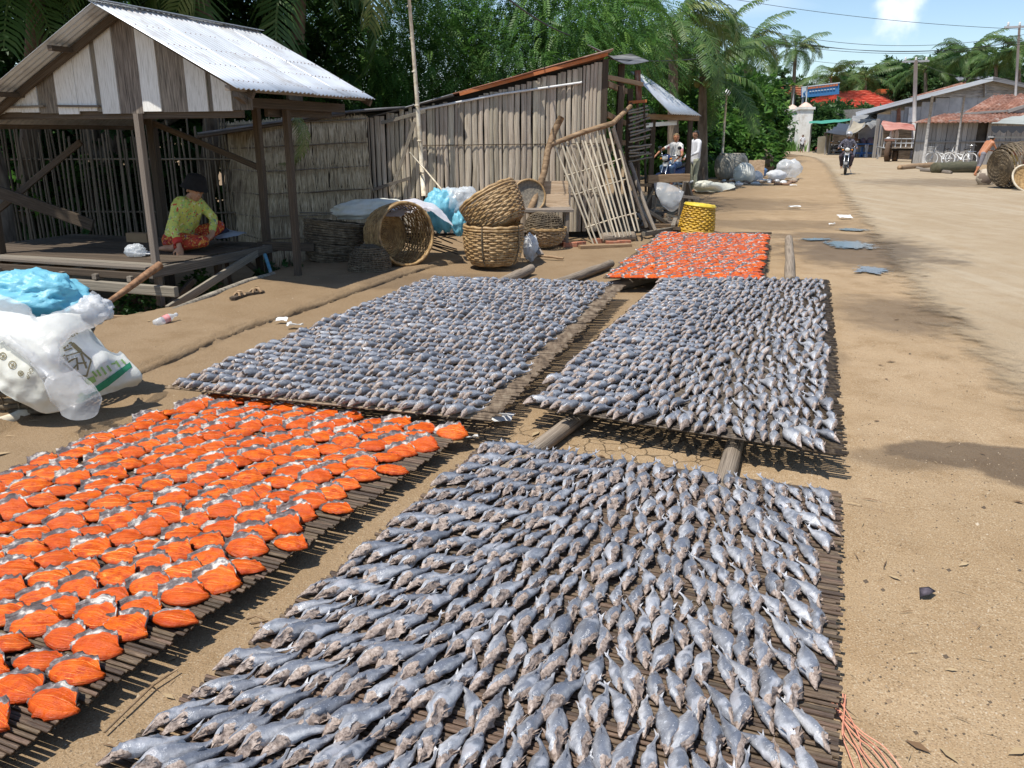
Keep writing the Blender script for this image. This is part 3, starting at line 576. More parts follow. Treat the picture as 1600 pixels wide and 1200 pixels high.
# ================================================================== OPEN SHELTER ON THE LEFT
def corr(name, a, b, c, d, pitch, amp, mat, parent, nl=4, th=.004, sag=0.0):
    """corrugated sheet, a-b along the ridge, d-c along the eave (a->d runs down the slope)"""
    a, b, c, d = map(Vector, (a, b, c, d)); n = max(6, int((b-a).length/pitch*6)); nrm = (b-a).cross(d-a).normalized(); nrm = nrm if nrm.z > 0 else -nrm; P = []
    for i in range(nl+1):
        t = i/nl; row = []
        for j in range(n+1):
            s = j/n; p = (a*(1-s)+b*s)*(1-t)+(d*(1-s)+c*s)*t
            row.append(p+nrm*(amp*math.sin(s*(b-a).length/pitch*2*math.pi)-sag*math.sin(t*math.pi)+.004*nz3(p.x*3, p.y*3, t)))
        P.append(row)
    o = MB().grid(P).obj(name, mat, parent); m = o.modifiers.new('t', 'SOLIDIFY'); m.thickness = th; return o
sh = thing('open_shelter', 'open timber shelter with zinc roof and white and brown plank gable', 'shelter', HP(.3, 0, -.35))
ZR, ZE, HW = 2.80, 1.998, 1.547
for i in range(4):                                        # right slope, four overlapping sheets
    e0, e1 = max(0, i*.66-.03), min(2.63, (i+1)*.66+.02); dz = .006*(i % 2)
    corr('roof_sheet', HP(e0, -.02, ZR+dz), HP(e1, -.02, ZR+dz), HP(e1, HW, ZE+dz), HP(e0, HW, ZE+dz), .076, .009, zinc, sh, 6)
for i in range(4):
    e0, e1 = max(0, i*.66-.03), min(2.63, (i+1)*.66+.02); dz = .006*(i % 2)
    corr('roof_sheet', HP(e0, .02, ZR-.012+dz), HP(e1, .02, ZR-.012+dz), HP(e1, -HW-.6, ZE-.31+dz), HP(e0, -HW-.6, ZE-.31+dz), .076, .009, zinc, sh, 4)
nl_ = MB()
for v_ in (.12, .45, .8, 1.12, 1.42):
    for i in range(34):
        if random.random() < .85: nl_.ball(HP(.05+i*.076, v_, ZR-(ZR-ZE)/HW*v_+.016), (.007, .007, .004), 6)
stuff(nl_.obj('nail_heads', rust, sh))
bar('ridge_cap', HP(-.02, 0, ZR+.016), HP(2.65, 0, ZR+.016), .12, .006, zinc, sh)
def v_of_px(px, e, z):
    lo, hi = -4., 4.
    for _ in range(40):
        m = (lo+hi)/2; p = HP(e, m, z); d = p.y*math.cos(PITCH)-(p.z-H)*math.sin(PITCH)
        if 800+FPX*p.x/d < px: lo = m
        else: hi = m
    return lo
GE = .36
slope = lambda v: ZR-(ZR-ZE)/HW*abs(v)-.05
PLK = [(-60, -28, 'w'), (-28, 2, 'w'), (2, 30, 'w'), (30, 58, 'w'), (58, 88, 'b'), (88, 120, 'w'), (120, 149, 'w'), (149, 157, 'b'), (157, 185, 'w'), (185, 221, 'b'), (221, 250, 'w'), (250, 292, 'b'), (292, 324, 'w'), (324, 331, 'b'), (331, 361, 'w'), (361, 391, 'b')]
for i, (x0, x1, c) in enumerate(PLK):
    v0, v1 = v_of_px(x0, GE, 2.0)+.003, v_of_px(x1, GE, 2.0)-.003; ee = GE+(.012 if c == 'b' else 0)+random.uniform(0, .006)
    zb = 1.815+random.uniform(-.015, .015); vm = (v0+v1)/2
    # plank with sloping top, local coords so that the grain runs along the board
    w = v1-v0; zt0, zt1 = slope(v0), slope(v1); O = HP(ee, vm, zb); Lz = max(zt0, zt1)-zb
    b = MB(); th = .018/2
    sec = [(0, -w/2), (0, w/2), (zt1-zb, w/2), (zt0-zb, -w/2)]
    vs = [Vector((x/Lz-.5, y/w, s_)) for s_ in (-.5, .5) for x, y in sec]
    b.add(vs, [(0, 1, 2, 3), (7, 6, 5, 4), (0, 4, 5, 1), (1, 5, 6, 2), (2, 6, 7, 3), (3, 7, 4, 0)], 0, False)
    mm = Matrix(((0, HV.x*w, HE.x*.018), (0, HV.y*w, HE.y*.018), (Lz, 0, 0))).to_4x4(); mm.translation = O+Vector((0, 0, Lz/2))
    link('gable_plank', b.mesh('gable_plank', wood_white if c == 'w' else wood_grey), sh, mm)
bar('gable_rail', HP(GE-.02, v_of_px(-40, GE, 1.85), 1.872), HP(GE-.02, v_of_px(72, GE, 1.85), 1.885), .03, .02, wood_grey, sh)
bar('gable_rail', HP(GE-.02, v_of_px(92, GE, 1.85), 1.885), HP(GE-.02, v_of_px(158, GE, 1.85), 1.875), .03, .02, wood_grey, sh)
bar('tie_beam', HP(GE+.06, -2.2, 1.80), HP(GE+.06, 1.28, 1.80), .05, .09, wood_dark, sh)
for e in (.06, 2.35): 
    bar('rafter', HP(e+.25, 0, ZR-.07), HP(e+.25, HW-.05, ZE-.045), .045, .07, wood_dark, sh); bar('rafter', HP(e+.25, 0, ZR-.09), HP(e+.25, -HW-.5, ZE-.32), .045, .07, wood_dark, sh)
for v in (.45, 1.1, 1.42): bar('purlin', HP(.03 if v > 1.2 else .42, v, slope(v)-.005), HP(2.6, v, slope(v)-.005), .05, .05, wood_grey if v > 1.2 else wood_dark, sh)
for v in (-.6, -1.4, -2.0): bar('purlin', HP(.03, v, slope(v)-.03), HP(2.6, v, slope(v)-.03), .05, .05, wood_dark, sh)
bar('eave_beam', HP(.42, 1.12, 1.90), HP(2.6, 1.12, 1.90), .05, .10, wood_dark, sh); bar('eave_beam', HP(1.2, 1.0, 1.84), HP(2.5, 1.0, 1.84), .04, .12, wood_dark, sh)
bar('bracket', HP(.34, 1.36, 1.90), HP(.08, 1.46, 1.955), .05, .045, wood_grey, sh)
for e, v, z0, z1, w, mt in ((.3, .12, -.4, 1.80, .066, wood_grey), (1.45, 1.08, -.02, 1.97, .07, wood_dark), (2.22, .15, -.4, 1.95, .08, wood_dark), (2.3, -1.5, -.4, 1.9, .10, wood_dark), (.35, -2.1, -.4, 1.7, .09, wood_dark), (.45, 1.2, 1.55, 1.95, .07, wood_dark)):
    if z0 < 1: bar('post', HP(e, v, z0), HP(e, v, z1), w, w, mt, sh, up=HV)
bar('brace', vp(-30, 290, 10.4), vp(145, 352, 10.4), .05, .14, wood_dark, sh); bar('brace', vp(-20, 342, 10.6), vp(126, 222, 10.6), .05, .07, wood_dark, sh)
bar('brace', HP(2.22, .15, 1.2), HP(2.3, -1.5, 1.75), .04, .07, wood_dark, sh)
# ---- platform
pf = thing('platform', 'low wooden sitting platform under the zinc roofed shelter', 'platform', HP(1, -1, -.38))
DZ = .30
for i in range(15):
    e = .12+i*.142; v1 = .22+random.uniform(-.02, .02)
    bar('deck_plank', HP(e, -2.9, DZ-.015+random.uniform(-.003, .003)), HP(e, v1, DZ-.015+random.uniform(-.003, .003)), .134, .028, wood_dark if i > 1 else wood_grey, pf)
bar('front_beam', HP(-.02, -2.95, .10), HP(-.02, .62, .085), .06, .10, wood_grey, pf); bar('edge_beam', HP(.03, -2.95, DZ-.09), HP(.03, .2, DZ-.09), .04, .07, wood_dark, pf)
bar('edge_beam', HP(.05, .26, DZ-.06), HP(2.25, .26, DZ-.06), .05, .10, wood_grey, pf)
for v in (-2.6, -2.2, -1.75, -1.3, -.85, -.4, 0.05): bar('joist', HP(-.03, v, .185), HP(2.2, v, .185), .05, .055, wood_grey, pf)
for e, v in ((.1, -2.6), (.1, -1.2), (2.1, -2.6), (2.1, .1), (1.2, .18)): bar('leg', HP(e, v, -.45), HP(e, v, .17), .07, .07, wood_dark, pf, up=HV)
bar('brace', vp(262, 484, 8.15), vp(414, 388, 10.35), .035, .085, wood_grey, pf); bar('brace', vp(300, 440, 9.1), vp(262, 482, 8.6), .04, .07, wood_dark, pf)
bar('brace', vp(370, 398, 10.0), vp(413, 432, 10.3), .035, .06, wood_dark, pf); bar('brace', vp(352, 398, 9.8), vp(362, 450, 9.8), .03, .045, wood_dark, pf)
bar('tail_beam', HP(2.1, .1, .27), HP(2.35, .75, .25), .08, .10, wood_dark, pf)
bar('brace', vp(205, 440, 9.0), vp(215, 500, 9.0), .08, .05, wood_dark, pf)
b = MB().tube([vp(160, 478, 7.45), vp(190, 458, 7.75), vp(225, 432, 8.2), vp(250, 414, 8.42)], [.022, .03, .038, .042], 8)
tag(b.obj('branch', M('bark_brown', [(.10, .05, .025), (.26, .14, .075), (.40, .24, .14)], 14, (1, 1, 1), .8, .6, var=0)), 'forked brown branch leaning on the front post of the shelter', 'branch')
b = MB().tube([gp(265, 488, .02), gp(330, 462, .05), gp(385, 440, .055), gp(428, 428, .05)], [.03, .035, .03, .025], 6); tag(b.obj('edge_board', wood_grey), 'curved timber edging the earth beside the platform', 'timber')
p, q = vp(175, 502, 7.35), vp(268, 505, 7.35); tag(bar('loose_board', p+Vector((0, 0, .02)), q+Vector((0, 0, .03)), .03, .07, wood_brown), 'short brown board on the ground by the platform', 'board')
b = MB().tube([vp(414, 398, 10.1), vp(430, 446, 9.7)], .022, 8); tag(b.obj('blue_pipe', M('blue_paint', [(.05, .16, .24), (.10, .27, .38), (.30, .33, .33)], 9, rough=.5, var=0)), 'short weathered blue pipe propped against the platform corner', 'pipe')
# earth ledge
b = MB(); kp = cat([k for k in KERB[1:-1]], 10); prof = [(-.035, -.03), (-.03, .03), (0, .056), (.06, .06), (.12, .04)]
P = []
for i, p in enumerate(kp):
    d = (kp[min(i+1, len(kp)-1)]-kp[max(i-1, 0)]).normalized(); nr = Vector((-d.y, d.x, 0)); w = .6+.8*float(fbm(p.x, p.y, 5, 2))
    P.append([p+nr*(a*w+.02*nz3(p.x, p.y, j, 7))+Vector((0, 0, z_*(.75+.5*nz3(p.x, p.y, j, 4)))) for j, (a, z_) in enumerate(prof)])
o = b.grid(P).obj('earth_ledge', soil); struct(o)
# ---- bamboo fence behind the shelter
fe = thing('bamboo_fence', 'dark bamboo stake fence behind the platform', 'fence', (-5.5, 13.6, -.3))
xs = -9.0
for i in range(78):
    xs += random.uniform(.05, .095); zt = 1.75+random.uniform(-.22, .2); le = random.uniform(-.05, .05); yb = 13.9+(xs+4.6)*-.12
    if xs > -4.45: break
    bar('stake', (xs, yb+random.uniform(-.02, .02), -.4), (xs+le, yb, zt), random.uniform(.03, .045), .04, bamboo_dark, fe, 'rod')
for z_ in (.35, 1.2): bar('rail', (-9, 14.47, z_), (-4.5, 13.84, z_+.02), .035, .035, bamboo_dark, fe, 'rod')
# ---- thatch wall
thatch = M('dry_thatch', [(.18, .14, .09), (.44, .36, .24), (.64, .55, .40)], 3, (14, 14, .8), .9, .3, var=.1, dirt=((.14, .10, .07), .9, .5, .75))
tw = thing('thatch_wall', 'straw thatch screen wall tied with horizontal canes', 'wall', (-3.2, 13, 0))
tpts = [vp(346, 210, 14.3), vp(398, 204, 13.0), vp(480, 196, 12.9), vp(574, 187, 13.05)]
def tl(s):      # point along the thatch top
    k = s*3; i = min(2, int(k)); return tpts[i].lerp(tpts[i+1], k-i)
VS = []; FS = []; rr = np.random.default_rng(3)
NR = 6; back = MB()
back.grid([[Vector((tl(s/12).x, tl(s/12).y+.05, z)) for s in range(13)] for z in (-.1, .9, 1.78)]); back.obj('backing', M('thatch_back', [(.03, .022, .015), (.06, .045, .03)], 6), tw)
zrow = [1.86-.34*i for i in range(NR)]
for r in range(NR):
    for k in range(620):
        s = rr.random(); p = tl(s); z1 = zrow[r]+rr.normal(0, .015)+(p.z-1.8)*.5; L = .42+rr.normal(0, .05); w = rr.uniform(.004, .010); dx = rr.normal(0, .035); o_ = rr.uniform(0, .03)
        y0 = p.y-.015-o_*.4; y1 = p.y-.06-o_; b0 = len(VS)
        VS += [(p.x-w, y0, z1), (p.x+w, y0, z1), (p.x+dx*.4-w, (y0+y1)/2-.01, z1-L*.5), (p.x+dx*.4+w, (y0+y1)/2-.01, z1-L*.5), (p.x+dx, y1, z1-L), (p.x+dx+.002, y1, z1-L)]
        FS += [(b0, b0+1, b0+3, b0+2), (b0+2, b0+3, b0+5, b0+4)]
stuff(link('thatch', npmesh('thatch', np.array(VS), np.array(FS), thatch), tw))
for r in range(NR):
    for i in range(3):
        z_ = zrow[r]-.04; p, q = tpts[i].copy(), tpts[i+1].copy(); p.z = z_+(tpts[i].z-1.8)*.5; q.z = z_+(tpts[i+1].z-1.8)*.5; p.y -= .075; q.y -= .075
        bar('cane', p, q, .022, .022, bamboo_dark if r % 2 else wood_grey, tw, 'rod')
# ---- shed of bamboo slats
zinc_old = M('old_zinc', [(.06, .06, .062), (.14, .14, .145), (.26, .26, .27)], 2, rough=.6, bump=.1, var=.1)
shd = thing('bamboo_shed', 'weathered shed walled with upright split bamboo and a rusty roof edge', 'shed', (-.4, 13.4, 0))
def wy(x): return 13.2+(x+2.2)*.11
def x_at(px, Y): return vp(px, 200, Y).x
px = 563.
while px < 651:
    w = random.uniform(6, 9); x0 = x_at(px, 13.2); x1 = x_at(px+w, 13.2); top = float(np.interp(px, [563, 655], [188, 166])); zt = vp(px, top, 13.15).z+random.uniform(-.03, .03)
    xc = (x0+x1)/2; bar('door_slat', (xc, wy(xc)-.06, .12), (xc+random.uniform(-.01, .01), wy(xc)-.06, zt), (x1-x0)*.95, .025, bamboo_wall, shd, 'slat', up=(0, -1, 0)); px += w
for a, c in (((566, 302), (641, 278)), ((596, 192), (665, 174)), ((612, 300), (648, 190))):
    p, q = vp(*a, 13.1), vp(*c, 13.1); p.y = q.y = 13.09; bar('door_brace', p, q, .05, .03, wood_grey, shd, up=(0, -1, 0))
px = 654.
while px < 945:
    w = random.choice([5, 6, 7, 8, 9, 11]); Y = 13.4; x0 = x_at(px, Y); x1 = x_at(px+w, Y); top = float(np.interp(px, [654, 720, 945], [166, 157, 90])); zt = vp(px, top, Y).z+random.uniform(-.02, .01)
    xc = (x0+x1)/2; le = random.uniform(-.018, .018); bar('wall_slat', (xc+le, wy(xc)+random.uniform(-.008, .008), .1), (xc, wy(xc)+random.uniform(-.008, .008), zt), (x1-x0)*1.03, .03, bamboo_wall, shd, 'slat', up=(0, -1, 0)); px += w
bk = MB().poly([(-2.35, 13.35, 0), (1.45, 13.75, 0), (1.45, 13.75, 2.72), (-2.35, 13.35, 1.8)], .02); bk.obj('dark_backing', M('shed_dark', [(.03, .024, .018), (.06, .05, .04)], 3), shd)  # near-black sheet behind the slats, seen through the gaps
for yy in (227, 302):
    pts_ = []
    for k in range(40):
        x = x_at(655+290*k/39, 13.4); pts_.append((x, wy(x)-.02-.006*(k % 2), vp(655+290*k/39, yy-(3 if yy < 250 else 0)*k/39, 13.4).z))
    MB().tube(pts_, .006, 5).obj('binding_cord', wood_dark, shd)
pp = [vp(652, 187, 13.3), vp(653, 172, 13.3), vp(780, 147, 13.3), vp(908, 128, 13.3), vp(911, 127, 13.3)]
for p in pp: p.y = wy(p.x)-.045
MB().tube(pp[:2], .014, 8).obj('drop_pipe', M('white_pvc', [(.6, .6, .58), (.75, .75, .74)], 8, rough=.4, var=0), shd); MB().tube(pp[1:], .017, 8).obj('pipe', MATS['white_pvc'], shd)
# roof: sheets run down to the left
A0, A1 = vp(575, 184, 13.15), vp(950, 82, 13.5)
for i in range(3):
    s0, s1 = i/3, (i+1)/3+.02; y0 = wy(A0.lerp(A1, s0).x)-.05
    p, q = A0.lerp(A1, s0), A0.lerp(A1, s1); p.z += .012*i; q.z += .012*i
    corr('roof_sheet', (q.x, y0, q.z), (q.x, y0+3.6, q.z-.02), (p.x, y0+3.6, p.z-.02), (p.x, y0, p.z), .09, .012, rust if i else zinc_old, shd, 3)
fa, fb = A0.lerp(A1, .38), A1.copy(); fa.y = wy(fa.x)-.075; fb.y = wy(fb.x)-.075; bar('fascia', fa+Vector((0, 0, -.02)), fb+Vector((0, 0, -.02)), .025, .05, M('rust_bright', [(.36, .10, .03), (.52, .17, .06), (.40, .24, .14)], 8, (3, 1, 1), .85, .2, var=0), shd)
x1 = A1.x
for p, q, w in (((x1-.02, 13.62, 0), (x1-.02, 13.62, 2.7), .09), ((x1+.42, 15.2, 0), (x1+.42, 15.2, 2.75), .11), ((x1+.30, 14.3, 0), (x1+.32, 14.3, 2.35), .10), ((x1+.72, 16.2, 0), (x1+.72, 16.2, 2.4), .10), ((-2.3, 13.5, 0), (-2.3, 13.5, 1.75), .08)): bar('post', p, q, w, w, wood_dark, shd, up=(0, 1, 0))
for z_, k in ((2.35, 0), (1.9, .1), (1.5, .05)): bar('side_rail', (x1+.03, 13.7, z_), (x1+.62, 16.0, z_-k), .05, .09, wood_brown, shd)
bar('side_rail', vp(945, 120, 13.7), vp(1003, 132, 15.5), .06, .07, wood_brown, shd); bar('side_brace', (x1+.05, 13.75, 1.1), (x1+.5, 15.4, 2.3), .05, .07, wood_brown, shd)
bar('bracket_post', vp(996, 110, 15.6), vp(998, 157, 15.6), .10, .10, rust, shd, up=(0, 1, 0)); bar('bracket_cap', vp(982, 160, 15.5), vp(1010, 158, 15.5), .1, .05, MATS['rust_bright'], shd)
sh_p = [vp(945, 83, 13.55), vp(965, 96, 14.2), vp(985, 101, 15.0), vp(1014, 96, 16.0)]
P = [[p+Vector((-.15, 1.4, .25)) for p in sh_p], sh_p]
P = [cat(r_, 6) for r_ in P]; o = MB().grid(P).obj('curled_sheet', zinc_old, shd); o.modifiers.new('t', 'SOLIDIFY').thickness = .01
for i in range(15):                                   # side lattice
    y0 = 168+i*5.6; p, q = vp(983+random.uniform(-2, 2), y0+6+random.uniform(-2, 2), 15.0), vp(1012+i*.35+random.uniform(-3, 3), y0-4+random.uniform(-3, 3)+(i > 9)*4, 16.2)
    bar('lattice_strip', p, q, .035, .02, wood_grey, shd, 'slat', up=(0, -1, 0))
for xx in (986, 996, 1006): bar('lattice_upright', vp(xx, 160, 15.3+(xx-986)*.03), vp(xx+3, 300, 15.3+(xx-986)*.03), .04, .03, wood_dark, shd, up=(0, 1, 0))
# leaning bamboo lattice
lat = thing('bamboo_lattice', 'pale bamboo lattice panel leaning against the shed corner', 'lattice', gp(955, 372))
TLc, TRc, BLc, BRc = vp(866, 226, 13.05), vp(957, 197, 13.3), gp(927, 379, .02), gp(1000, 358, .02)
BLc = vp(927, 379, 12.75); BRc = vp(998, 359, 13.0)
for i in range(13):
    s = i/12; p = TLc.lerp(TRc, s); q = BLc.lerp(BRc, s); j = random.uniform(-.02, .02); mt = bamboo_pale if random.random() < .75 else bamboo_wall
    bar('rod', p+Vector((j, 0, random.uniform(-.02, .05))), q+Vector((j*.5, 0, random.uniform(-.05, .03))), .036, .034, mt, lat, 'rod')
for t_ in (.32, .52, .85): bar('cross_rod', TLc.lerp(BLc, t_)+Vector((-.03, .04, 0)), TRc.lerp(BRc, t_)+Vector((.03, .04, .02)), .024, .024, bamboo_pale, lat, 'rod')
MB().tube([TLc+Vector((-.05, -.03, .0)), TLc.lerp(TRc, .5)+Vector((0, -.03, .05)), TRc+Vector((0, -.02, .04)), vp(985, 166, 14.0)], [.035, .04, .04, .035], 8).obj('top_pole', wood_brown, lat)
bar('side_pole', vp(958, 200, 13.2), vp(1010, 355, 13.3), .06, .06, wood_grey, lat, 'rod'); 
tag(bar('leaning_timber', vp(985, 255, 14.2), vp(1024, 360, 13.6), .07, .07, wood_grey, None, 'rod'), 'grey timber leaning right of the pale lattice', 'timber')
b = MB().tube([vp(877, 183, 13.15), vp(866, 205, 13.1), vp(856, 235, 13.0), vp(850, 270, 12.9), vp(838, 305, 12.75), vp(828, 328, 12.6)], [.05, .052, .05, .05, .055, .045], 9)
tag(b.obj('leaning_pole', wood_brown), 'crooked brown pole leaning on the bamboo wall beside the table', 'pole')
b = MB().tube([vp(636, -40, 12.8), vp(645, 70, 12.85), vp(652, 160, 12.9), (vp(657, 230, 12.95)), (vp(662, 306, 12.9))], [.022, .026, .03, .034, .036], 9)
for k, yy in enumerate((10, 60, 112, 165, 220, 270)): c_ = vp(float(np.interp(yy, [-40, 306], [636, 662])), yy, 12.88); b.lathe([(.03, -.012), (.04, 0), (.03, .012)], 9, 0, T(c_))
tag(b.obj('bamboo_pole', bamboo_pale), 'tall thin bamboo pole standing before the shed door', 'pole')
b = MB().tube([vp(640, 238, 12.9), vp(665, 266, 12.6), vp(690, 296, 12.2)], .012, 6); tag(b.obj('stay_stick', bamboo_pale), 'thin straight stick slanting down from the bamboo pole', 'stick')
# dark lean-to roof above the thatch
ln_ = thing('lean_to_roof', 'dark sagging sheet roof over the thatch wall', 'roof', (-3, 14, 0))
pa = [vp(308, 207, 12.8), vp(430, 189, 12.78), vp(540, 173, 12.85), vp(632, 166, 13.1)]
o = MB().grid([cat(pa, 5), cat([p+Vector((-.1, 2.5, .0)) for p in pa], 5)]).obj('sheet', zinc_old, ln_); o.modifiers.new('t', 'SOLIDIFY').thickness = .03
bar('edge_pole', pa[0]+Vector((0, -.02, -.06)), pa[2]+Vector((0, -.02, -.05)), .05, .05, wood_dark, ln_, 'rod'); 
for p in (pa[1], pa[2]): bar('post', (p.x, p.y+.45, 0), (p.x, p.y+.45, p.z+.02), .06, .06, wood_dark, ln_, up=(0, 1, 0))

# zinc roof of the next building
nb = thing('zinc_roof_shed', 'small shed with bright zinc roof beyond the bamboo shed', 'shed', (2.9, 17.5, 0))
ra, rb, rc, rd_ = vp(985, 112, 16.6), vp(1003, 116, 17.9), vp(1096, 181, 17.9), vp(1048, 178, 16.6)
for i in range(2): corr('roof_sheet', ra.lerp(rb, i*.49), ra.lerp(rb, i*.5+.5), rd_.lerp(rc, i*.5+.5), rd_.lerp(rc, i*.49), .1, .012, zinc, nb, 3)
bar('eave_beam', vp(1008, 182, 16.7), vp(1090, 185, 17.8), .08, .10, wood_brown, nb); bar('eave_board', vp(1008, 196, 16.8), vp(1056, 192, 17.6), .05, .08, zinc, nb)
for p in ((2.75, 17.0, 0), (3.62, 17.7, 0), (2.6, 18.0, 0)): bar('post', p, (p[0], p[1], 2.0), .09, .09, wood_dark, nb, up=(0, 1, 0))
# ================================================================== BASKETS
wick = M('wicker', [(.13, .075, .03), (.34, .21, .085), (.50, .34, .16)], 16, (1, 1, 1), .6, .2, var=.12, dirt=((.10, .06, .03), 3, .5, .72), spec=.4)
wick_dk = M('wicker_old', [(.05, .038, .024), (.14, .105, .065), (.24, .19, .125)], 14, (1, 1, 1), .75, .2, var=.1, dirt=((.05, .04, .03), 3, .48, .7))
wick_gold = M('wicker_gold', [(.15, .085, .035), (.34, .215, .095), (.50, .35, .18)], 16, (1, 1, 1), .5, .2, var=.1, dirt=((.16, .09, .04), 2.5, .5, .75), spec=.45)
def basket(name, label, mt, prof, rows, nst, mat, th=.007, rim=.016, bottom=True, group=None, hoops=(), wm=None):
    """prof: list (r,z) bottom->top; woven from real wavy strands"""
    zs = [p[1] for p in prof]; rs = [p[0] for p in prof]; r_at = lambda z: float(np.interp(z, zs, rs)); H_ = zs[-1]
    t = thing(name, label, 'basket', mat.translation, group); wm = wm or mt
    VS, FS = [], []; n = nst*4; ang = np.arange(n)*2*np.pi/n
    for r in range(rows):
        zc = (r+.5)/rows*H_; hh = H_/rows*.46; ph = (r % 2)*np.pi; wob = (vnoise(ang*2, ang*0+r, 1.3, r)-.5)*H_/rows*.5; wob[-3:] = wob[0]
        rad = r_at(zc)+np.sin(ang*nst/2+ph)*th*.9
        base = len(VS)*0+sum(len(x) for x in VS)
        ring = []
        for (dr, dz) in ((-th*.45, -hh), (th*.5, -hh*.8), (th*.75, 0), (th*.5, hh*.8), (-th*.45, hh)):
            ring.append(np.stack([(rad+dr)*np.cos(ang), (rad+dr)*np.sin(ang), zc+dz+wob], 1))
        VS.append(np.concatenate(ring)); k = np.arange(n); k2 = (k+1) % n
        for j in range(5):
            j2 = (j+1) % 5; FS.append(np.stack([base+j*n+k, base+j*n+k2, base+j2*n+k2, base+j2*n+k], 1))
    M4 = np.array(mat); V = np.concatenate(VS) @ M4[:3, :3].T+M4[:3, 3]
    stuff(link('weave', npmesh('weave', V, np.concatenate(FS), wm, smooth=True), t))
    b = MB()
    for k in range(nst):
        a = 2*math.pi*(k+.5)/nst; b.tube([mat @ Vector((r_at(z)*math.cos(a), r_at(z)*math.sin(a), z)) for z in np.linspace(0, H_, 7)], .0055, 5, cap=False)
    stuff(b.obj('stakes', mt, t))
    rp = [Vector((r_at(H_)*math.cos(a), r_at(H_)*math.sin(a), H_)) for a in np.linspace(0, 2*math.pi, 49)[:-1]]
    b = MB().tube([mat @ (p*1.0+Vector((0, 0, .006*math.sin(i*1.7)))) for i, p in enumerate(rp)], rim, 7, closed=True); b.tube([mat @ Vector((p.x*1.025, p.y*1.025, p.z-rim*1.6)) for p in rp], rim*.7, 6, closed=True)
    b.obj('rim', mt, t)
    for hz in hoops: MB().tube([mat @ Vector(((r_at(hz)+.012)*math.cos(a), (r_at(hz)+.012)*math.sin(a), hz)) for a in np.linspace(0, 2*math.pi, 41)[:-1]], .010, 6, closed=True).obj('hoop', mt, t)
    if bottom:
        b = MB(); 
        for rr_ in np.linspace(.01, r_at(0), 12): b.tube([mat @ Vector((rr_*math.cos(a), rr_*math.sin(a), .006*math.sin(a*9+rr_*90))) for a in np.linspace(0, 2*math.pi, 29)[:-1]], r_at(0)/22, 5, closed=True)
        stuff(b.obj('base_weave', wm, t))
    return t
def place(px, py, z=0, rz=0, rx=0, ry=0): p = gp(px, py, z); return T(p) @ rot('Z', rz) @ rot('Y', ry) @ rot('X', rx)
P_TUB = [(.27, 0), (.33, .06), (.365, .2), (.375, .34), (.36, .46)]
b1 = basket('round_basket', 'golden woven basket standing upright under the tilted one', wick_gold, P_TUB, 17, 30, T(-.23, 10.42, .06), rim=.02)
for k in range(3):
    a = R(-110+k*75); MB().tube([T(-.23, 10.42, .06) @ Vector((r_*math.cos(a)*1.04, r_*math.sin(a)*1.04, z_)) for r_, z_ in P_TUB]+[T(-.23, 10.42, .06) @ Vector((.37*math.cos(a), .37*math.sin(a), .49))], .009, 5).obj('binding', wick_dk, b1)
mt2 = T(-.16, 10.50, .63) @ rot('Z', 12) @ rot('Y', 24) @ rot('X', 10)
basket('round_basket', 'golden woven basket tilted up on top of another basket', wick_gold, [(.26, -.1), (.33, 0.0), (.37, .2), (.385, .36), (.38, .40)] and [(.26, 0), (.33, .06), (.37, .2), (.385, .34), (.375, .44)], 16, 30, T(-.10, 10.52, .50) @ rot('Y', -30) @ rot('X', -14), rim=.02)
axis = T(-1.62, 10.62, .39) @ Vector((0, 0, 0))
basket('round_basket', 'brown basket lying on its side with the mouth open', wick, [(.28, 0), (.345, .08), (.37, .26), (.385, .42), (.375, .52)], 18, 32, T(-1.60, 10.62, .385) @ rot('Z', -52) @ rot('Y', 84), rim=.018)
basket('round_basket', 'dark weathered basket beside the shelter post', wick_dk, [(.30, 0), (.35, .1), (.375, .3), (.385, .5)], 17, 30, place(520, 408, .03) @ rot('Y', 6) @ rot('X', -5), rim=.015, hoops=(.12,))
basket('bowl_basket', 'small dark dome basket turned upside down on the ground', wick_dk, [(.05, 0), (.16, .035), (.225, .12), (.25, .22), (.255, .30)], 13, 34, T(-1.70, 9.93, .345) @ rot('X', 180), rim=.01)
P_BOWL = [(.12, 0), (.22, .05), (.275, .15), (.29, .26)]
basket('bowl_basket', 'lower of two stacked bowl baskets under the table', wick, P_BOWL, 11, 28, T(.50, 12.25, .04), rim=.01, wm=M('wicker_tan', [(.16, .11, .06), (.30, .21, .125), (.42, .31, .2)], 14, var=.1, dirt=((.09, .06, .04), 4, .5, .7)))
basket('bowl_basket', 'upper of two stacked bowl baskets under the table', wick_dk, P_BOWL, 11, 28, T(.49, 12.27, .27) @ rot('X', 180) @ T(0, 0, -.24) @ rot('Y', -6), rim=.01)
gold = M('yellow_plastic', [(.36, .19, .02), (.56, .33, .03), (.66, .43, .07)], 6, (1, 1, 1), .45, .1, var=.05, spec=.5, dirt=((.22, .12, .03), 3, .48, .75))
goldtop = M('yellow_plastic_top', [(.56, .40, .03), (.72, .55, .06)], 8, (1, 1, 1), .4, .1, var=0, spec=.5)
YB = T(3.15, 14.2, .47) @ rot('X', 180) @ rot('Y', -6)
yb = basket('yellow_basket', 'yellow woven basket standing upside down by the far mat', gold, [(.24, 0), (.265, .15), (.285, .3), (.30, .45)], 13, 34, YB, th=.012, rim=.02)
b = MB()
for rr_ in np.linspace(.02, .245, 9): b.tube([YB @ Vector((rr_*math.cos(a), rr_*math.sin(a), -.008+.004*math.sin(a*12+rr_*80))) for a in np.linspace(0, 2*math.pi, 33)[:-1]], .013, 6, closed=True)
stuff(b.obj('top_coil', goldtop, yb))
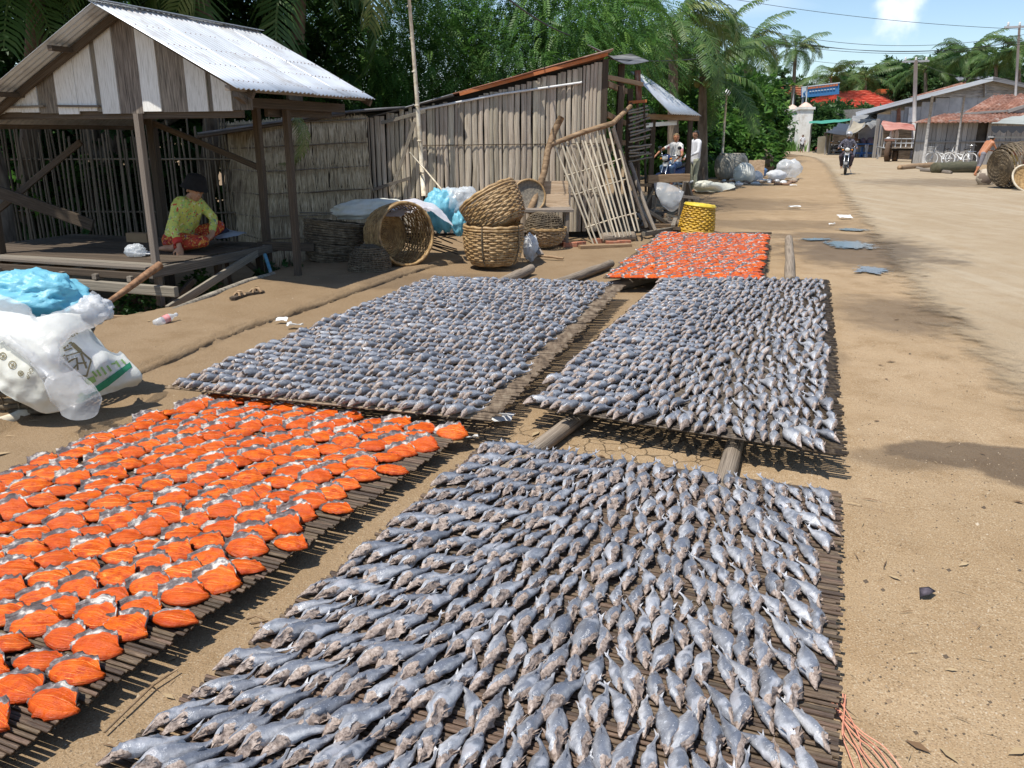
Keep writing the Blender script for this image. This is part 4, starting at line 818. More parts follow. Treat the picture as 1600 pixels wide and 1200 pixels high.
MB().tube([YB @ Vector((.255*math.cos(a), .255*math.sin(a), .01)) for a in np.linspace(0, 2*math.pi, 33)[:-1]], .018, 6, closed=True).obj('edge_ring', goldtop, yb)
# ================================================================== BAGS, SACKS, SHEETS
def film(name, col, alpha, rough=.25, trans=.5):
    m = bpy.data.materials.new(name); m.use_nodes = True; n = m.node_tree.nodes; l = m.node_tree.links; b = n['Principled BSDF']
    b.inputs['Base Color'].default_value = (*col, 1); b.inputs['Roughness'].default_value = rough; b.inputs['Specular IOR Level'].default_value = .6
    t = nn(n, 'ShaderNodeBsdfTranslucent'); t.inputs[0].default_value = (*col, 1); ms = nn(n, 'ShaderNodeMixShader'); ms.inputs[0].default_value = trans; l.new(b.outputs[0], ms.inputs[1]); l.new(t.outputs[0], ms.inputs[2])
    tr = nn(n, 'ShaderNodeBsdfTransparent'); m2 = nn(n, 'ShaderNodeMixShader'); m2.inputs[0].default_value = alpha; l.new(tr.outputs[0], m2.inputs[1]); l.new(ms.outputs[0], m2.inputs[2]); l.new(m2.outputs[0], n['Material Output'].inputs[0])
    g_ = nn(n, 'ShaderNodeNewGeometry'); q = nnoise(n, l, g_.outputs['Position'], 22, 4); bp = nn(n, 'ShaderNodeBump'); bp.inputs['Strength'].default_value = .6; bp.inputs['Distance'].default_value = .012; l.new(q, bp.inputs['Height']); l.new(bp.outputs[0], b.inputs['Normal'])
    return m
white_sack = M('woven_sack', [(.66, .65, .56), (.76, .76, .69), (.80, .80, .76)], 5, rough=.55, bump=.35, bscale=24, var=.05, bdist=.01, spec=.35, trans=.25)
white_pl = film('white_plastic', (.78, .79, .80), .93, .3, .4); clear_pl = film('clear_plastic', (.80, .84, .87), .55, .15, .45)
blue_pl = film('blue_plastic', (.24, .62, .76), .97, .42, .35); cream_pl = film('cream_sheet', (.74, .73, .62), 1, .5, .3)
def ridged(p, s, seed=0):
    q = Vector((p[0]*s+seed*3.1, p[1]*s+seed*1.7, p[2]*s)); return 1-abs(noise.noise(q))*2
def lump(name, label, cat_, c, r, mt, amp=.16, fs=3.2, seed=0, n=44, flat=0., mat=None, parent=None, group=None):
    b = MB(); b.ball((0, 0, 0), (1, 1, 1), n, 0); vs = []
    for v in b.v:
        v = Vector(v); k = 1+amp*(ridged(v, fs*.5, seed)-.5)+amp*.6*(ridged(v, fs*1.3, seed+5)-.5)+amp*.25*(ridged(v, fs*3, seed+9)-.5)
        k += amp*.9*(noise.voronoi(v*fs*.8+Vector((seed, 0, 0)))[0][0]-.35)+amp*.35*(noise.voronoi(v*fs*1.9+Vector((0, seed, 0)))[0][0]-.35)
        v = Vector((v.x*r[0]*k, v.y*r[1]*k, v.z*r[2]*k))
        if flat: v.z = max(v.z, -flat*r[2])
        if mat is not None: v = mat @ v
        vs.append(tuple(v+Vector(c)))
    b.v = vs; o = b.obj(name, mt, parent)
    if label: tag(o, label, cat_, group)
    return o
def drape(ctrl, nu, nv, wr=.012, ws=9, seed=0, wdir=None):
    """ctrl: rows of world points -> smooth grid with wrinkles"""
    rows = [cat(r_, nu) for r_ in ctrl]; cols = [cat([r_[j] for r_ in rows], nv) for j in range(len(rows[0]))]; P = [[cols[j][i] for j in range(len(cols))] for i in range(len(cols[0]))]
    out = []
    for i, row in enumerate(P):
        o_ = []
        for j, p in enumerate(row):
            a = P[min(i+1, len(P)-1)][j]-P[max(i-1, 0)][j]; c = row[min(j+1, len(row)-1)]-row[max(j-1, 0)]; nr = a.cross(c)
            if nr.length > 1e-9: nr.normalize()
            if nr.y > 0: nr = -nr
            w_ = ridged((p.x, p.y, p.z), ws*.45, seed)*.6+ridged((p.x, p.y, p.z), ws, seed+3)*.3+noise.noise(Vector((p.x, p.y, p.z))*ws*2.3)*.2+noise.voronoi(Vector((p.x, p.y, p.z))*ws*.8)[0][0]*1.1; o_.append(p+nr*wr*w_)
        out.append(o_)
    return out
# left foreground: a basket wrapped in plastic
basket('round_basket', 'dark basket wrapped in plastic bags at the left edge', wick_dk, [(.34, 0), (.37, .2), (.39, .42)], 12, 28, T(-2.98, 4.92, .04), rim=.014)
def vz(px, py, Y): return vp(px, py, Y)
cA = [[(-70, 492, 4.85), (-10, 487, 4.72), (60, 497, 4.62), (110, 492, 4.70), (146, 505, 4.86)],
      [(-75, 520, 4.62), (-15, 528, 4.55), (55, 535, 4.48), (120, 532, 4.60), (170, 540, 4.82)],
      [(-60, 555, 4.48), (0, 568, 4.44), (60, 580, 4.42), (130, 568, 4.55), (200, 568, 4.80)],
      [(-40, 580, 4.42), (15, 603, 4.42), (70, 618, 4.44), (140, 596, 4.58), (218, 586, 4.82)],
      [(-20, 600, 4.40), (30, 625, 4.44), (80, 640, 4.50), (150, 618, 4.62), (212, 600, 4.84)]]
SK = drape([[vz(*p) for p in r_] for r_ in cA], 22, 18, .02, 9, 2)
sack = MB().grid(SK).obj('printed_sack', white_sack); sack.modifiers.new('t', 'SOLIDIFY').thickness = -.002
tag(sack, 'white printed woven sack draped over the basket at left', 'sack')
# printing: flat marks mapped on to the sack surface by its own picture-plane net
flat_net = np.array([[[800+FPX*p.x/(p.y*math.cos(PITCH)-(p.z-H)*math.sin(PITCH)), 600-FPX*(p.y*math.sin(PITCH)+(p.z-H)*math.cos(PITCH))/(p.y*math.cos(PITCH)-(p.z-H)*math.sin(PITCH))] for p in row] for row in SK])
SKn = np.array([[tuple(p) for p in row] for row in SK]); du_ = np.gradient(SKn, axis=1); dv_ = np.gradient(SKn, axis=0); NR_ = np.cross(du_, dv_); NR_ /= np.linalg.norm(NR_, axis=2, keepdims=True)+1e-12; NR_[NR_[:, :, 1] > 0] *= -1
def on_sack(px, py, off=.004):
    d = ((flat_net-np.array([px, py]))**2).sum(2); k = np.argsort(d.ravel())[:4]; w = 1/(d.ravel()[k]+.05); w /= w.sum(); i, j = np.unravel_index(k, d.shape)
    g0 = (flat_net[i, j]*w[:, None]).sum(0); p = (SKn[i, j]*w[:, None]).sum(0); nr = (NR_[i, j]*w[:, None]).sum(0)
    dpx = (px-g0[0], py-g0[1]); dep = p[1]/1300
    return Vector(p)+Vector((dpx[0]*dep, 0, -dpx[1]*dep))+Vector(nr)*off
def print_poly(name, polys, mt, dens=5):
    b = MB()
    for quad in polys:
        q = [Vector((*p, 0)) for p in quad]; P = []; n1 = max(2, int((q[1]-q[0]).length/dens)+1); n2 = max(2, int((q[3]-q[0]).length/dens)+1)
        for i in range(n2+1):
            a = q[0].lerp(q[3], i/n2); c = q[1].lerp(q[2], i/n2); P.append([on_sack(*(a.lerp(c, j/n1))[:2]) for j in range(n1+1)])
        b.grid(P)
    return b.obj(name, mt, sack)
ink = M('olive_ink', [(.17, .14, .07), (.24, .20, .11)], 30, var=0, bump=0, rough=.6); inkg = M('green_ink', [(.02, .17, .09), (.035, .25, .13)], 20, var=0, bump=0, rough=.6); inkl = M('leaf_ink', [(.20, .36, .10), (.32, .48, .17)], 20, var=0, bump=0, rough=.6)
Z = lambda x, y: (x/4.446, 400+y/4.444)          # enlargement coordinates -> photograph
def zq(*pts): return [Z(*p) for p in pts]
def strip(a, c, w): a = Vector((*a, 0)); c = Vector((*c, 0)); d = (c-a).normalized(); n_ = Vector((-d.y, d.x, 0))*w/2; return [tuple((a+n_)[:2]), tuple((c+n_)[:2]), tuple((c-n_)[:2]), tuple((a-n_)[:2])]
def zs(a, c, w): return strip(Z(*a), Z(*c), w/4.445)
print_poly('green_band', [zq((520, 1010), (600, 945), (612, 985), (560, 1020)), zq((600, 945), (740, 850), (752, 900), (612, 985)), zq((740, 850), (900, 738), (915, 772), (752, 900))], inkg)
print_poly('leaf_mark', [zs((590, 880), (660, 850), 42), zs((640, 800), (672, 835), 14), zs((672, 790), (700, 830), 14), zs((700, 770), (735, 820), 14), zs((740, 760), (770, 800), 14), zs((770, 750), (800, 745), 12), zs((800, 730), (830, 770), 14), zs((840, 720), (870, 750), 12), zs((545, 975), (575, 950), 20)], inkl)
print_poly('emblem', [zs((440, 645), (490, 600), 12), zs((490, 600), (632, 725), 12), zs((632, 725), (600, 835), 12), zs((540, 830), (600, 832), 12), zs((440, 745), (500, 790), 10), zs((440, 700), (560, 665), 8), zs((500, 610), (560, 665), 28), zs((470, 740), (530, 700), 12), zs((530, 700), (540, 790), 12), zs((560, 675), (600, 780), 14), zs((545, 745), (600, 740), 12), zs((495, 795), (545, 740), 10), zs((440, 690), (470, 725), 20), zs((445, 660), (500, 640), 10)], ink, 3)
def text_on(name, body, cx, cy, size, ang, mt):
    cu = bpy.data.curves.new('t', 'FONT'); cu.body = body; cu.size = 1; cu.align_x = 'CENTER'; cu.align_y = 'CENTER'; to = bpy.data.objects.new('t', cu); COL.objects.link(to); me = to.to_mesh()
    x0, y0 = Z(cx, cy); s_ = size/4.445; c, s = math.cos(R(ang)), math.sin(R(ang)); vs = [on_sack(x0+(v.co.x*c+v.co.y*s)*s_, y0+(v.co.x*s-v.co.y*c)*s_, .005) for v in me.vertices]
    b = MB().add(vs, [tuple(p.vertices) for p in me.polygons], 0, False); to.to_mesh_clear(); bpy.data.objects.remove(to); return b.obj(name, mt, sack)
text_on('lettering', 'THAI ADONG', 517, 538, 44, 153, ink); text_on('lettering', 'GROUP', 218, 790, 40, 118, ink); text_on('lettering', 'TF', 495, 690, 64, 160, M('sack_white_ink', [(.72, .72, .66), (.76, .76, .70)], 9, var=0, bump=0)); text_on('lettering', 'D', 468, 628, 44, 160, MATS['sack_white_ink'])
for (cx, cy, r_) in ((22, 695, 24), (88, 755, 26), (146, 815, 18)):
    print_poly('stamp', [zs((cx+r_*math.cos(a), cy+r_*math.sin(a)), (cx+r_*math.cos(a+.8), cy+r_*math.sin(a+.8)), 6) for a in np.arange(0, 6.2, .785)]+[zs((cx-r_*.5, cy-r_*.4), (cx+r_*.5, cy+r_*.4), 7), zs((cx-r_*.3, cy+r_*.5), (cx+r_*.4, cy-r_*.4), 7)], ink, 3)
# clear film over it
cF = [[(-80, 470, 4.95), (-10, 466, 4.78), (25, 478, 4.70), (70, 500, 4.62), (115, 487, 4.72), (143, 462, 4.95)],
      [(-80, 495, 4.70), (-10, 500, 4.60), (35, 512, 4.52), (75, 515, 4.48), (120, 505, 4.62), (170, 488, 4.92)],
      [(-60, 505, 4.55), (10, 520, 4.50), (50, 545, 4.42), (80, 556, 4.39), (90, 546, 4.43), (97, 534, 4.52)],
      [(30, 540, 4.45), (55, 562, 4.40), (75, 585, 4.37), (90, 590, 4.37), (98, 582, 4.41), (104, 572, 4.46)],
      [(70, 580, 4.39), (85, 600, 4.36), (98, 620, 4.33), (118, 618, 4.34), (132, 612, 4.38), (141, 607, 4.44)],
      [(92, 625, 4.36), (100, 640, 4.32), (112, 655, 4.29), (132, 660, 4.29), (150, 652, 4.34), (155, 630, 4.42)]]
o = MB().grid(drape([[vz(*p)+Vector((0, -.012, .012)) for p in r_] for r_ in cF], 14, 14, .03, 9, 5)).obj('plastic_film', film('milky_plastic', (.80, .81, .82), .42, .25, .4)); tag(o, 'translucent white plastic bag hanging over the printed sack', 'plastic bag')
lump('plastic_bag', 'crumpled light blue plastic bag on top of the printed sack', 'plastic bag', vp(50, 462, 5.0), (.29, .20, .13), blue_pl, .27, 2.3, 3, 84, .8, rot('Y', 3))
lump('plastic_bag', 'small bright blue bag tuft at the back of the pile', 'plastic bag', vp(-5, 470, 5.15), (.16, .12, .09), blue_pl, .3, 3.6, 8, 36, .8)
lump('plastic_bag', 'milky plastic bag puffed at the right of the blue bag', 'plastic bag', vp(142, 485, 5.0), (.11, .10, .075), white_pl, .3, 3, 12, 40)
b = MB().tube([gp(-40, 672, .02), gp(20, 655, .03), gp(70, 630, .05)], [.03, .035, .03], 7); tag(b.obj('cane', bamboo_pale), 'pale bent cane on the ground below the printed sack', 'cane')
# pile by the shed: sacks over sticks
lump('sack', 'flat cream white sack laid over sticks beside the lying basket', 'sack', vp(580, 328, 11.1), (.46, .28, .13), white_sack, .2, 2.2, 4, 60, .7, rot('Y', -4))
cW = [[(612, 322, 11.2), (640, 313, 11.2), (668, 318, 11.1), (690, 330, 11.0)], [(604, 332, 10.8), (635, 324, 10.75), (670, 326, 10.7), (698, 344, 10.75)], [(600, 342, 10.6), (630, 340, 10.5), (655, 322, 10.5), (706, 356, 10.6)]]
tag(MB().grid(drape([[vz(*p) for p in r_] for r_ in cW], 10, 10, .022, 6, 6)).obj('cloth_sheet', film('lilac_sheet', (.72, .71, .76), 1, .5, .3)), 'pale printed sheet draped on top of the lying basket', 'sheet')
lump('plastic_bag', 'sky blue plastic bag behind the tilted basket', 'plastic bag', vp(690, 328, 11.2), (.19, .15, .25), blue_pl, .3, 3, 21, 44)
lump('plastic_bag', 'clear puffed plastic bag above the tilted basket', 'plastic bag', vp(716, 318, 11.25), (.27, .18, .21), clear_pl, .26, 3, 25, 48)
lump('plastic_bag', 'small blue plastic bag scrap hanging between the baskets', 'plastic bag', vp(717, 350, 10.9), (.08, .06, .13), blue_pl, .3, 3, 28, 30)
lump('plastic_bag', 'white bag on the ground right of the golden baskets', 'plastic bag', vp(829, 384, 10.9)+Vector((0, 0, -.02)), (.09, .08, .16), white_pl, .25, 3, 31, 36)
tag(bar('board', vp(826, 368, 11.3), vp(845, 398, 10.8), .08, .025, wood_grey), 'narrow board propped beside the white bag', 'board')
for i in range(16):
    a = random.uniform(0, 1); p = vp(580+random.uniform(-30, 60), 352+random.uniform(-6, 10), 11.2); q = vp(650+random.uniform(0, 70), 372+random.uniform(-10, 26), 11.0); q.z = max(q.z, .03); p.z = max(p.z, .05)
    tag(bar('stick', p, q, .022, .022, wood_dark, None, 'rod'), 'thin dark stick in the heap behind the lying basket', 'stick', 'sticks heaped behind the lying basket')
tag(bar('cane', vp(468, 332, 11.1), vp(612, 332, 10.95), .018, .018, wood_grey, None, 'rod'), 'thin straight cane lying across the cream sack', 'cane')
# table with panel and tray
tb = thing('table', 'rough wooden table with an upright panel against the bamboo wall', 'table', (.3, 12.6, 0)); tz = vp(830, 328, 12.5).z
x0, x1 = vp(776, 300, 12.6).x, vp(892, 300, 12.6).x
bar('table_top', (x0+.2, 12.55, tz), (x1+.02, 12.6, tz), .55, .04, wood_grey, tb)
for xx, yy in ((x0+.28, 12.35), (x1-.06, 12.38), (x0+.28, 12.78), (x1-.06, 12.8)): bar('leg', (xx, yy, 0), (xx, yy, tz-.02), .05, .05, wood_grey, tb, up=(0, 1, 0))
ply = M('plywood', [(.30, .20, .12), (.46, .33, .21), (.56, .43, .30)], 3, (1, 5, 5), .75, .2, var=.12, dirt=((.16, .11, .08), 2, .55, .75))
bar('panel', (x0, 12.95, vp(800, 293, 12.95).z), (x1-.02, 12.95, vp(880, 293, 12.95).z), .20, .025, ply, tb, up=(0, -1, .15)); bar('panel', (x0+.15, 12.86, vp(800, 314, 12.86).z), (x1, 12.84, vp(880, 314, 12.86).z), .22, .025, ply, tb, up=(0, -1, .15))
bar('side_board', (x1+.0, 12.88, tz+.02), (x1+.0, 12.88, tz+.3), .03, .12, wood_grey, tb, up=(0, 1, 0))
tr = thing('winnowing_tray', 'round woven tray leaning on the table panel', 'tray', vp(827, 312, 12.6)); tm = T(vp(826, 307, 12.68)) @ rot('X', 78) @ rot('Y', 8)
MB().lathe([(.001, .0), (.15, .0), (.215, .012), (.235, .05), (.245, .05), (.225, .0), (.15, -.014), (.001, -.014)], 36, 0, tm).obj('disc', M('tray_grey', [(.10, .09, .075), (.19, .165, .13), (.28, .24, .18)], 30, var=0, bump=.4), tr)
MB().tube([tm @ Vector((.242*math.cos(a), .242*math.sin(a), .045)) for a in np.linspace(0, 6.283, 37)[:-1]], .016, 6, closed=True).obj('rim', wick_gold, tr)
# timber heap and rack at the shed's right corner
tk = thing('work_bench', 'rough plank bench with splayed legs by the scooter', 'bench', gp(1050, 352))
Yb = 15.6
bar('plank', vp(1012, 280, Yb), vp(1077, 278, Yb+.25), .06, .15, wood_brown, tk); 
for a, c in (((1026, 284), (1004, 330)), ((1070, 284), (1062, 336)), ((1074, 284), (1086, 325)), ((1030, 284), (1022, 325))): bar('leg', vp(*a, Yb+.1), vp(*c, Yb+random.uniform(-.15, .35)), .06, .045, wood_grey, tk)
bar('stretcher', vp(1055, 306, Yb-.2), vp(1092, 310, Yb), .035, .05, wood_grey, tk); bar('stretcher', vp(996, 288, Yb), vp(1018, 290, Yb), .04, .05, wood_brown, tk)
cP = [[(1022, 287, 15.55), (1035, 287, 15.5), (1050, 292, 15.5), (1066, 302, 15.55)], [(1024, 300, 15.4), (1038, 303, 15.35), (1052, 306, 15.35), (1062, 312, 15.4)], [(1034, 315, 15.35), (1042, 320, 15.3), (1050, 322, 15.3), (1058, 318, 15.35)], [(1046, 326, 15.4), (1050, 328, 15.35), (1054, 328, 15.35), (1057, 324, 15.4)]]
tag(MB().grid(drape([[vz(*p) for p in r_] for r_ in cP], 8, 8, .03, 7, 8)).obj('plastic_sheet', clear_pl), 'clear plastic sheet slung under the rough bench', 'plastic sheet')
tag(MB().tube([vp(1021, 288, 15.6), vp(1026, 306, 15.45), vp(1036, 320, 15.4), vp(1050, 330, 15.4)], .02, 7).obj('bent_hoop', wood_dark), 'dark bent hoop edging the plastic sheet', 'hoop')
for i in range(26):
    a = random.uniform(0, 3.14); c = vp(random.uniform(1000, 1058), random.uniform(334, 362), 14.9); g_ = gp(random.uniform(1000, 1058), random.uniform(338, 366)); L = random.uniform(.15, .5); d = Vector((math.cos(a)*L, math.sin(a)*L*.6, random.uniform(-.06, .12))); z_ = random.uniform(.04, .16)
    g_.z = z_; tag(bar('timber_offcut', g_-d, g_+d, random.uniform(.05, .09), random.uniform(.03, .06), random.choice([wood_grey, wood_brown, wood_dark])), 'timber offcut in the heap between the lattice and yellow basket', 'timber', 'offcuts heaped by the shed')
for a, c, w in (((1005, 366), (1062, 356), .07), ((1000, 322), (1046, 352), .06), ((985, 300), (1022, 362), .06)): tag(bar('beam', gp(a[0], a[1], .08) if a[1] > 350 else vp(*a, 14.4), gp(c[0], c[1], .06), w, w, wood_grey), {366: 'long beam lying left of the yellow basket', 322: 'beam slanting down into the timber heap', 300: 'old timber sloping beside the lattice foot'}[a[1]], 'beam')
brick = M('brick_red', [(.26, .09, .05), (.40, .16, .09)], 12, var=.2, dirt=((.32, .24, .17), 5, .5, .7))
for (px_, py_, a) in ((890, 382, 10), (905, 381, 40), (880, 379, 70), (938, 376, 5), (957, 380, 0), (975, 379, 3)): 
    g_ = gp(px_, py_, .04); d = Vector((math.cos(R(a)), math.sin(R(a)), 0))*.10; tag(bar('brick', g_-d, g_+d, .09, .07, brick), 'loose brick on the ground near the lattice foot', 'brick', 'loose bricks near the lattice')
p, q = gp(905, 386, .03), gp(985, 383, .03); tag(bar('plank', p, q, .12, .05, wood_brown), 'flat plank on the ground before the lattice', 'plank')
p, q = gp(940, 372, .08), gp(990, 369, .08); tag(bar('log', p, q, .16, .16, log_mat, None, 'log'), 'short thick log at the foot of the lattice', 'log')
p, q = gp(1090, 366, .05), gp(1205, 364, .05); tag(bar('pole', p, q, .05, .05, wood_dark, None, 'rod'), 'straight dark pole along the back of the far mat', 'pole')
p, q = gp(1205, 440, .05), gp(1213, 372, .05); 
p, q = gp(820, 400, .03), gp(880, 404, .03); tag(bar('stick', p, q, .05, .04, wood_brown, None, 'rod'), 'split brown stick on the ground right of the baskets', 'stick')
# shelter odds and ends
cb = MB().box(vp(218, 372, 10.6), (.30, .12, .13), rot('Z', -15).to_3x3()); tag(cb.obj('carton', M('cardboard', [(.30, .19, .10), (.38, .25, .14)], 5, var=0)), 'small brown carton on the platform behind the post', 'carton')
lump('plastic_bag', 'clear knotted bag on the platform beside the post', 'plastic bag', vp(212, 393, 9.25)+Vector((0, 0, 0)), (.10, .08, .07), clear_pl, .3, 3, 44, 32, .7)
pl = MB().lathe([(.001, .012), (.08, .012), (.12, .025), (.122, .02), (.08, 0), (.001, 0)], 28, 0, T(gp(228, 398, .302))); tag(pl.obj('plate', M('enamel', [(.74, .76, .78), (.8, .8, .8)], 4, rough=.25, var=0, bump=0)), 'white enamel plate on the platform beside the post', 'plate')
cP = [[(338, 362, 10.4), (355, 358, 10.5), (385, 362, 10.55)], [(336, 370, 10.1), (355, 366, 10.1), (384, 364, 10.3)], [(338, 374, 9.95), (352, 373, 9.95), (372, 370, 10.05)]]
tag(MB().grid(drape([[vz(*p) for p in r_] for r_ in cP], 8, 8, .012, 8, 9)).obj('folded_bag', film('pale_blue_bag', (.52, .60, .70), 1, .4, .3)), 'pale blue bag lying behind the seated woman', 'bag')
lump('bundle', 'dark navy bundle behind the seated woman', 'bundle', vp(345, 364, 10.2), (.09, .09, .07), M('navy_cloth', [(.012, .014, .03), (.025, .028, .05)], 9, var=0), .2, 3, 50, 28)
for k, (px_, py_, a) in enumerate(((372, 465, 20), (396, 460, -10))):
    m_ = T(gp(px_, py_, .055)) @ rot('Z', a+60); s_ = thing('sandal', ['left brown sandal on the earth beside the platform', 'right brown sandal nearer the shelter post'][k], 'sandal', m_.translation)
    b = MB(); ring = [(.125, 0), (.11, .035), (.04, .045), (-.05, .035), (-.115, .03), (-.125, 0), (-.115, -.03), (-.05, -.035), (.04, -.045), (.11, -.035)]
    b.add([m_ @ Vector((x, y, 0)) for x, y in ring]+[m_ @ Vector((x, y, .025)) for x, y in ring], [tuple(range(10)), tuple(reversed(range(10, 20)))]+[(i, (i+1) % 10, (i+1) % 10+10, i+10) for i in range(10)], 0, False); b.obj('sole', wood_dark, s_)
    MB().tube([m_ @ Vector(p) for p in ((.06, .045, .02), (.05, .02, .055), (.05, -.02, .055), (.06, -.045, .02))], .014, 6).obj('strap', wood_brown, s_); MB().tube([m_ @ Vector(p) for p in ((-.03, .035, .02), (.0, .015, .05), (.0, -.015, .05), (-.03, -.035, .02))], .012, 6).obj('strap', wood_brown, s_)
bm_ = T(gp(258, 499, .08)) @ rot('Z', 55) @ rot('Y', 78); bo = thing('plastic_bottle', 'clear plastic bottle with red label lying by the platform', 'bottle', bm_.translation)
MB().lathe([(.001, -.1), (.033, -.1), (.034, -.03), (.031, -.02), (.034, .0), (.033, .05), (.015, .085), (.013, .10)], 16, 0, bm_).obj('body', clear_pl, bo); MB().lathe([(.035, -.02), (.0355, .035)], 16, 0, bm_).obj('label_band', M('label_red', [(.6, .15, .15), (.7, .5, .5)], 12, var=0, bump=0), bo); MB().lathe([(.016, .1), (.016, .12), (.001, .12)], 12, 0, bm_).obj('cap', white_pl, bo)
# litter on the ground
lit_w = film('litter_white', (.72, .72, .70), 1, .5, .2)
for k, (px_, py_, s_) in enumerate(((462, 508, .06), (785, 655, .06), (1240, 324, .12), (1322, 340, .14), (1238, 290, .12), (440, 500, .05), (730, 683, .05), (1300, 350, .05))):
    g_ = gp(px_, py_, .03); cc = [[g_+Vector((s_*(i-1)+random.uniform(-.3, .3)*s_, s_*.6*(j-1)+random.uniform(-.2, .2)*s_, random.uniform(0, .3)*s_)) for i in range(3)] for j in range(3)]
    tag(MB().grid(drape(cc, 4, 4, .01, 20, k)).obj('paper_scrap', lit_w), ['pale scrap on the ledge above the wide left mat', 'white paper scrap at the corner of the wide left mat', 'pale rag on the verge beyond the puddles', 'flattened white scrap on the verge near the road', 'white scrap near the heap of rubbish bags', 'small pale scrap at the ledge foot', 'white scrap beside the corner of the orange mat', 'tiny pale scrap next to the far puddle'][k], 'scrap')
g_ = gp(1448, 928, .02); hd = MB(); hd.add([g_+Vector(p) for p in ((-.035, -.02, 0), (0, -.022, .012), (.04, .012, .004), (.02, .03, .012), (-.02, .02, .014), (0, 0, .022))], [(0, 1, 5), (1, 2, 5), (2, 3, 5), (3, 4, 5), (4, 0, 5), (4, 3, 2, 1, 0)]); tag(hd.obj('dried_scrap', M('dark_scrap', [(.05, .04, .05), (.12, .10, .12)], 40, var=0)), 'dark dried fish scrap alone on the sandy ground at right', 'scrap')
g0 = [gp(1303, 1090, .012), gp(1318, 1120, .012), gp(1335, 1150, .012), gp(1352, 1175, .012), gp(1380, 1215, .012)]
tw_ = thing('plastic_twine', 'frayed pinkish orange plastic twine beside the nearest mat', 'twine', g0[0])
for k in range(7): MB().tube(cat([p+Vector((random.uniform(-.012, .012), random.uniform(-.01, .01), random.uniform(0, .012)))+Vector((.012*(k-3)*(i-1)*.6, 0, 0)) for i, p in enumerate(g0)], 4), .0022, 4).obj('strand', M('twine_pink', [(.55, .22, .14), (.66, .32, .22)], 9, var=.1, bump=0), tw_)
stk = [gp(163, 1145, .012), gp(200, 1108, .016), gp(240, 1070, .014), gp(278, 1045, .014)]; tag(MB().tube(stk, [.003, .004, .004, .003], 5).obj('twig', wood_brown), 'long thin twig between the orange and nearest grey mats', 'twig')
tag(MB().tube([gp(385, 968, .012), gp(400, 962, .02), gp(418, 970, .014), gp(392, 975, .012)], .004, 5).obj('straw_curl', wood_brown), 'curled straw on the sand between the mats', 'straw')
b = MB(); pale = M('pebble', [(.16, .12, .08), (.36, .28, .19), (.50, .43, .33)], 3, var=0)
for i in range(3200):
    if i < 2300: px_, py_ = random.uniform(0, 1600), random.uniform(400, 1200)
    else: px_, py_ = random.uniform(1300, 1600), random.uniform(440, 1200)
    g_ = gp(px_, py_); s_ = random.uniform(.002, .0055)*(2.2 if random.random() < .03 else 1); z_ = GZ(g_.x, g_.y) if g_.y < 14 else 0
    b.add([(g_.x+s_, g_.y, z_), (g_.x-s_*.6, g_.y+s_, z_), (g_.x-s_*.5, g_.y-s_*.8, z_), (g_.x, g_.y, z_+s_*1.1)], [(0, 1, 3), (1, 2, 3), (2, 0, 3)], i % 3)
o = b.obj('gravel', [pale, M('pebble_dark', [(.07, .05, .035), (.12, .09, .06)], 3, var=0), M('pebble_mid', [(.22, .15, .09), (.3, .22, .14)], 3, var=0)]); tag(stuff(o), 'scattered grit and pebbles on the bare ground', 'gravel')

b = MB(); 
for i in range(420):
    px_, py_ = random.uniform(0, 1600), 430+770*random.random()**1.3; g_ = gp(px_, py_)
    if g_.y > 14: continue
    a = random.uniform(0, 6.28); L = random.uniform(.012, .05); z_ = GZ(g_.x, g_.y)+.006; d = Vector((math.cos(a), math.sin(a), 0))*L; w = Vector((-d.y, d.x, 0))*(.06 if i % 3 else .35)
    b.add([g_+Vector((0, 0, z_))-d, g_+Vector((0, 0, z_+L*.15))+w, g_+Vector((0, 0, z_+.002))+d, g_+Vector((0, 0, z_+L*.1))-w], [(0, 1, 2, 3)], i % 2)
o = b.obj('ground_litter', [M('straw_bit', [(.30, .21, .11), (.42, .32, .19)], 3, var=0), M('dead_leaf', [(.11, .065, .035), (.2, .12, .06)], 3, var=0)]); tag(stuff(o), 'dry straw and leaf bits strewn over the ground', 'litter')
# ================================================================== PEOPLE
def solid(name, c, rough=.6, metal=0, var=0, spec=.4): return M(name, [tuple(x*.8 for x in c), c], 9, rough=rough, bump=.05, var=var, metal=metal, spec=spec)
skin_m = M('skin', [(.20, .10, .06), (.27, .14, .085)], 12, rough=.5, bump=.05, var=0); skin_t = M('tanned_skin', [(.34, .14, .07), (.44, .19, .095)], 12, rough=.45, bump=.05, var=0)
hair_m = M('black_hair', [(.008, .007, .006), (.022, .018, .014)], 40, (1, 1, 4), .45, .4, var=0); hair_b = M('bleached_hair', [(.20, .12, .05), (.38, .26, .13)], 40, (1, 1, 4), .5, .4, var=0)
def print_cloth(name, base, spots, scale=26):
    m = bpy.data.materials.new(name); m.use_nodes = True; n = m.node_tree.nodes; l = m.node_tree.links; b = n['Principled BSDF']; b.inputs['Roughness'].default_value = .75; b.inputs['Specular IOR Level'].default_value = .2
    tc_ = nn(n, 'ShaderNodeTexCoord'); c = base
    for k, (col, s_, thr) in enumerate(spots):
        q = nn(n, 'ShaderNodeTexNoise'); q.inputs['Scale'].default_value = scale*s_; q.inputs['Detail'].default_value = 2; mp = nn(n, 'ShaderNodeMapping'); mp.inputs['Location'].default_value = (k*7.1, k*3.3, k); l.new(tc_.outputs["Object"], mp.inputs[0]); l.new(mp.outputs[0], q.inputs[0])
        c = nmix(n, l, nrng(n, l, q.outputs[0], thr, thr+.03), c, col)
    l.new(c, b.inputs['Base Color']); return m
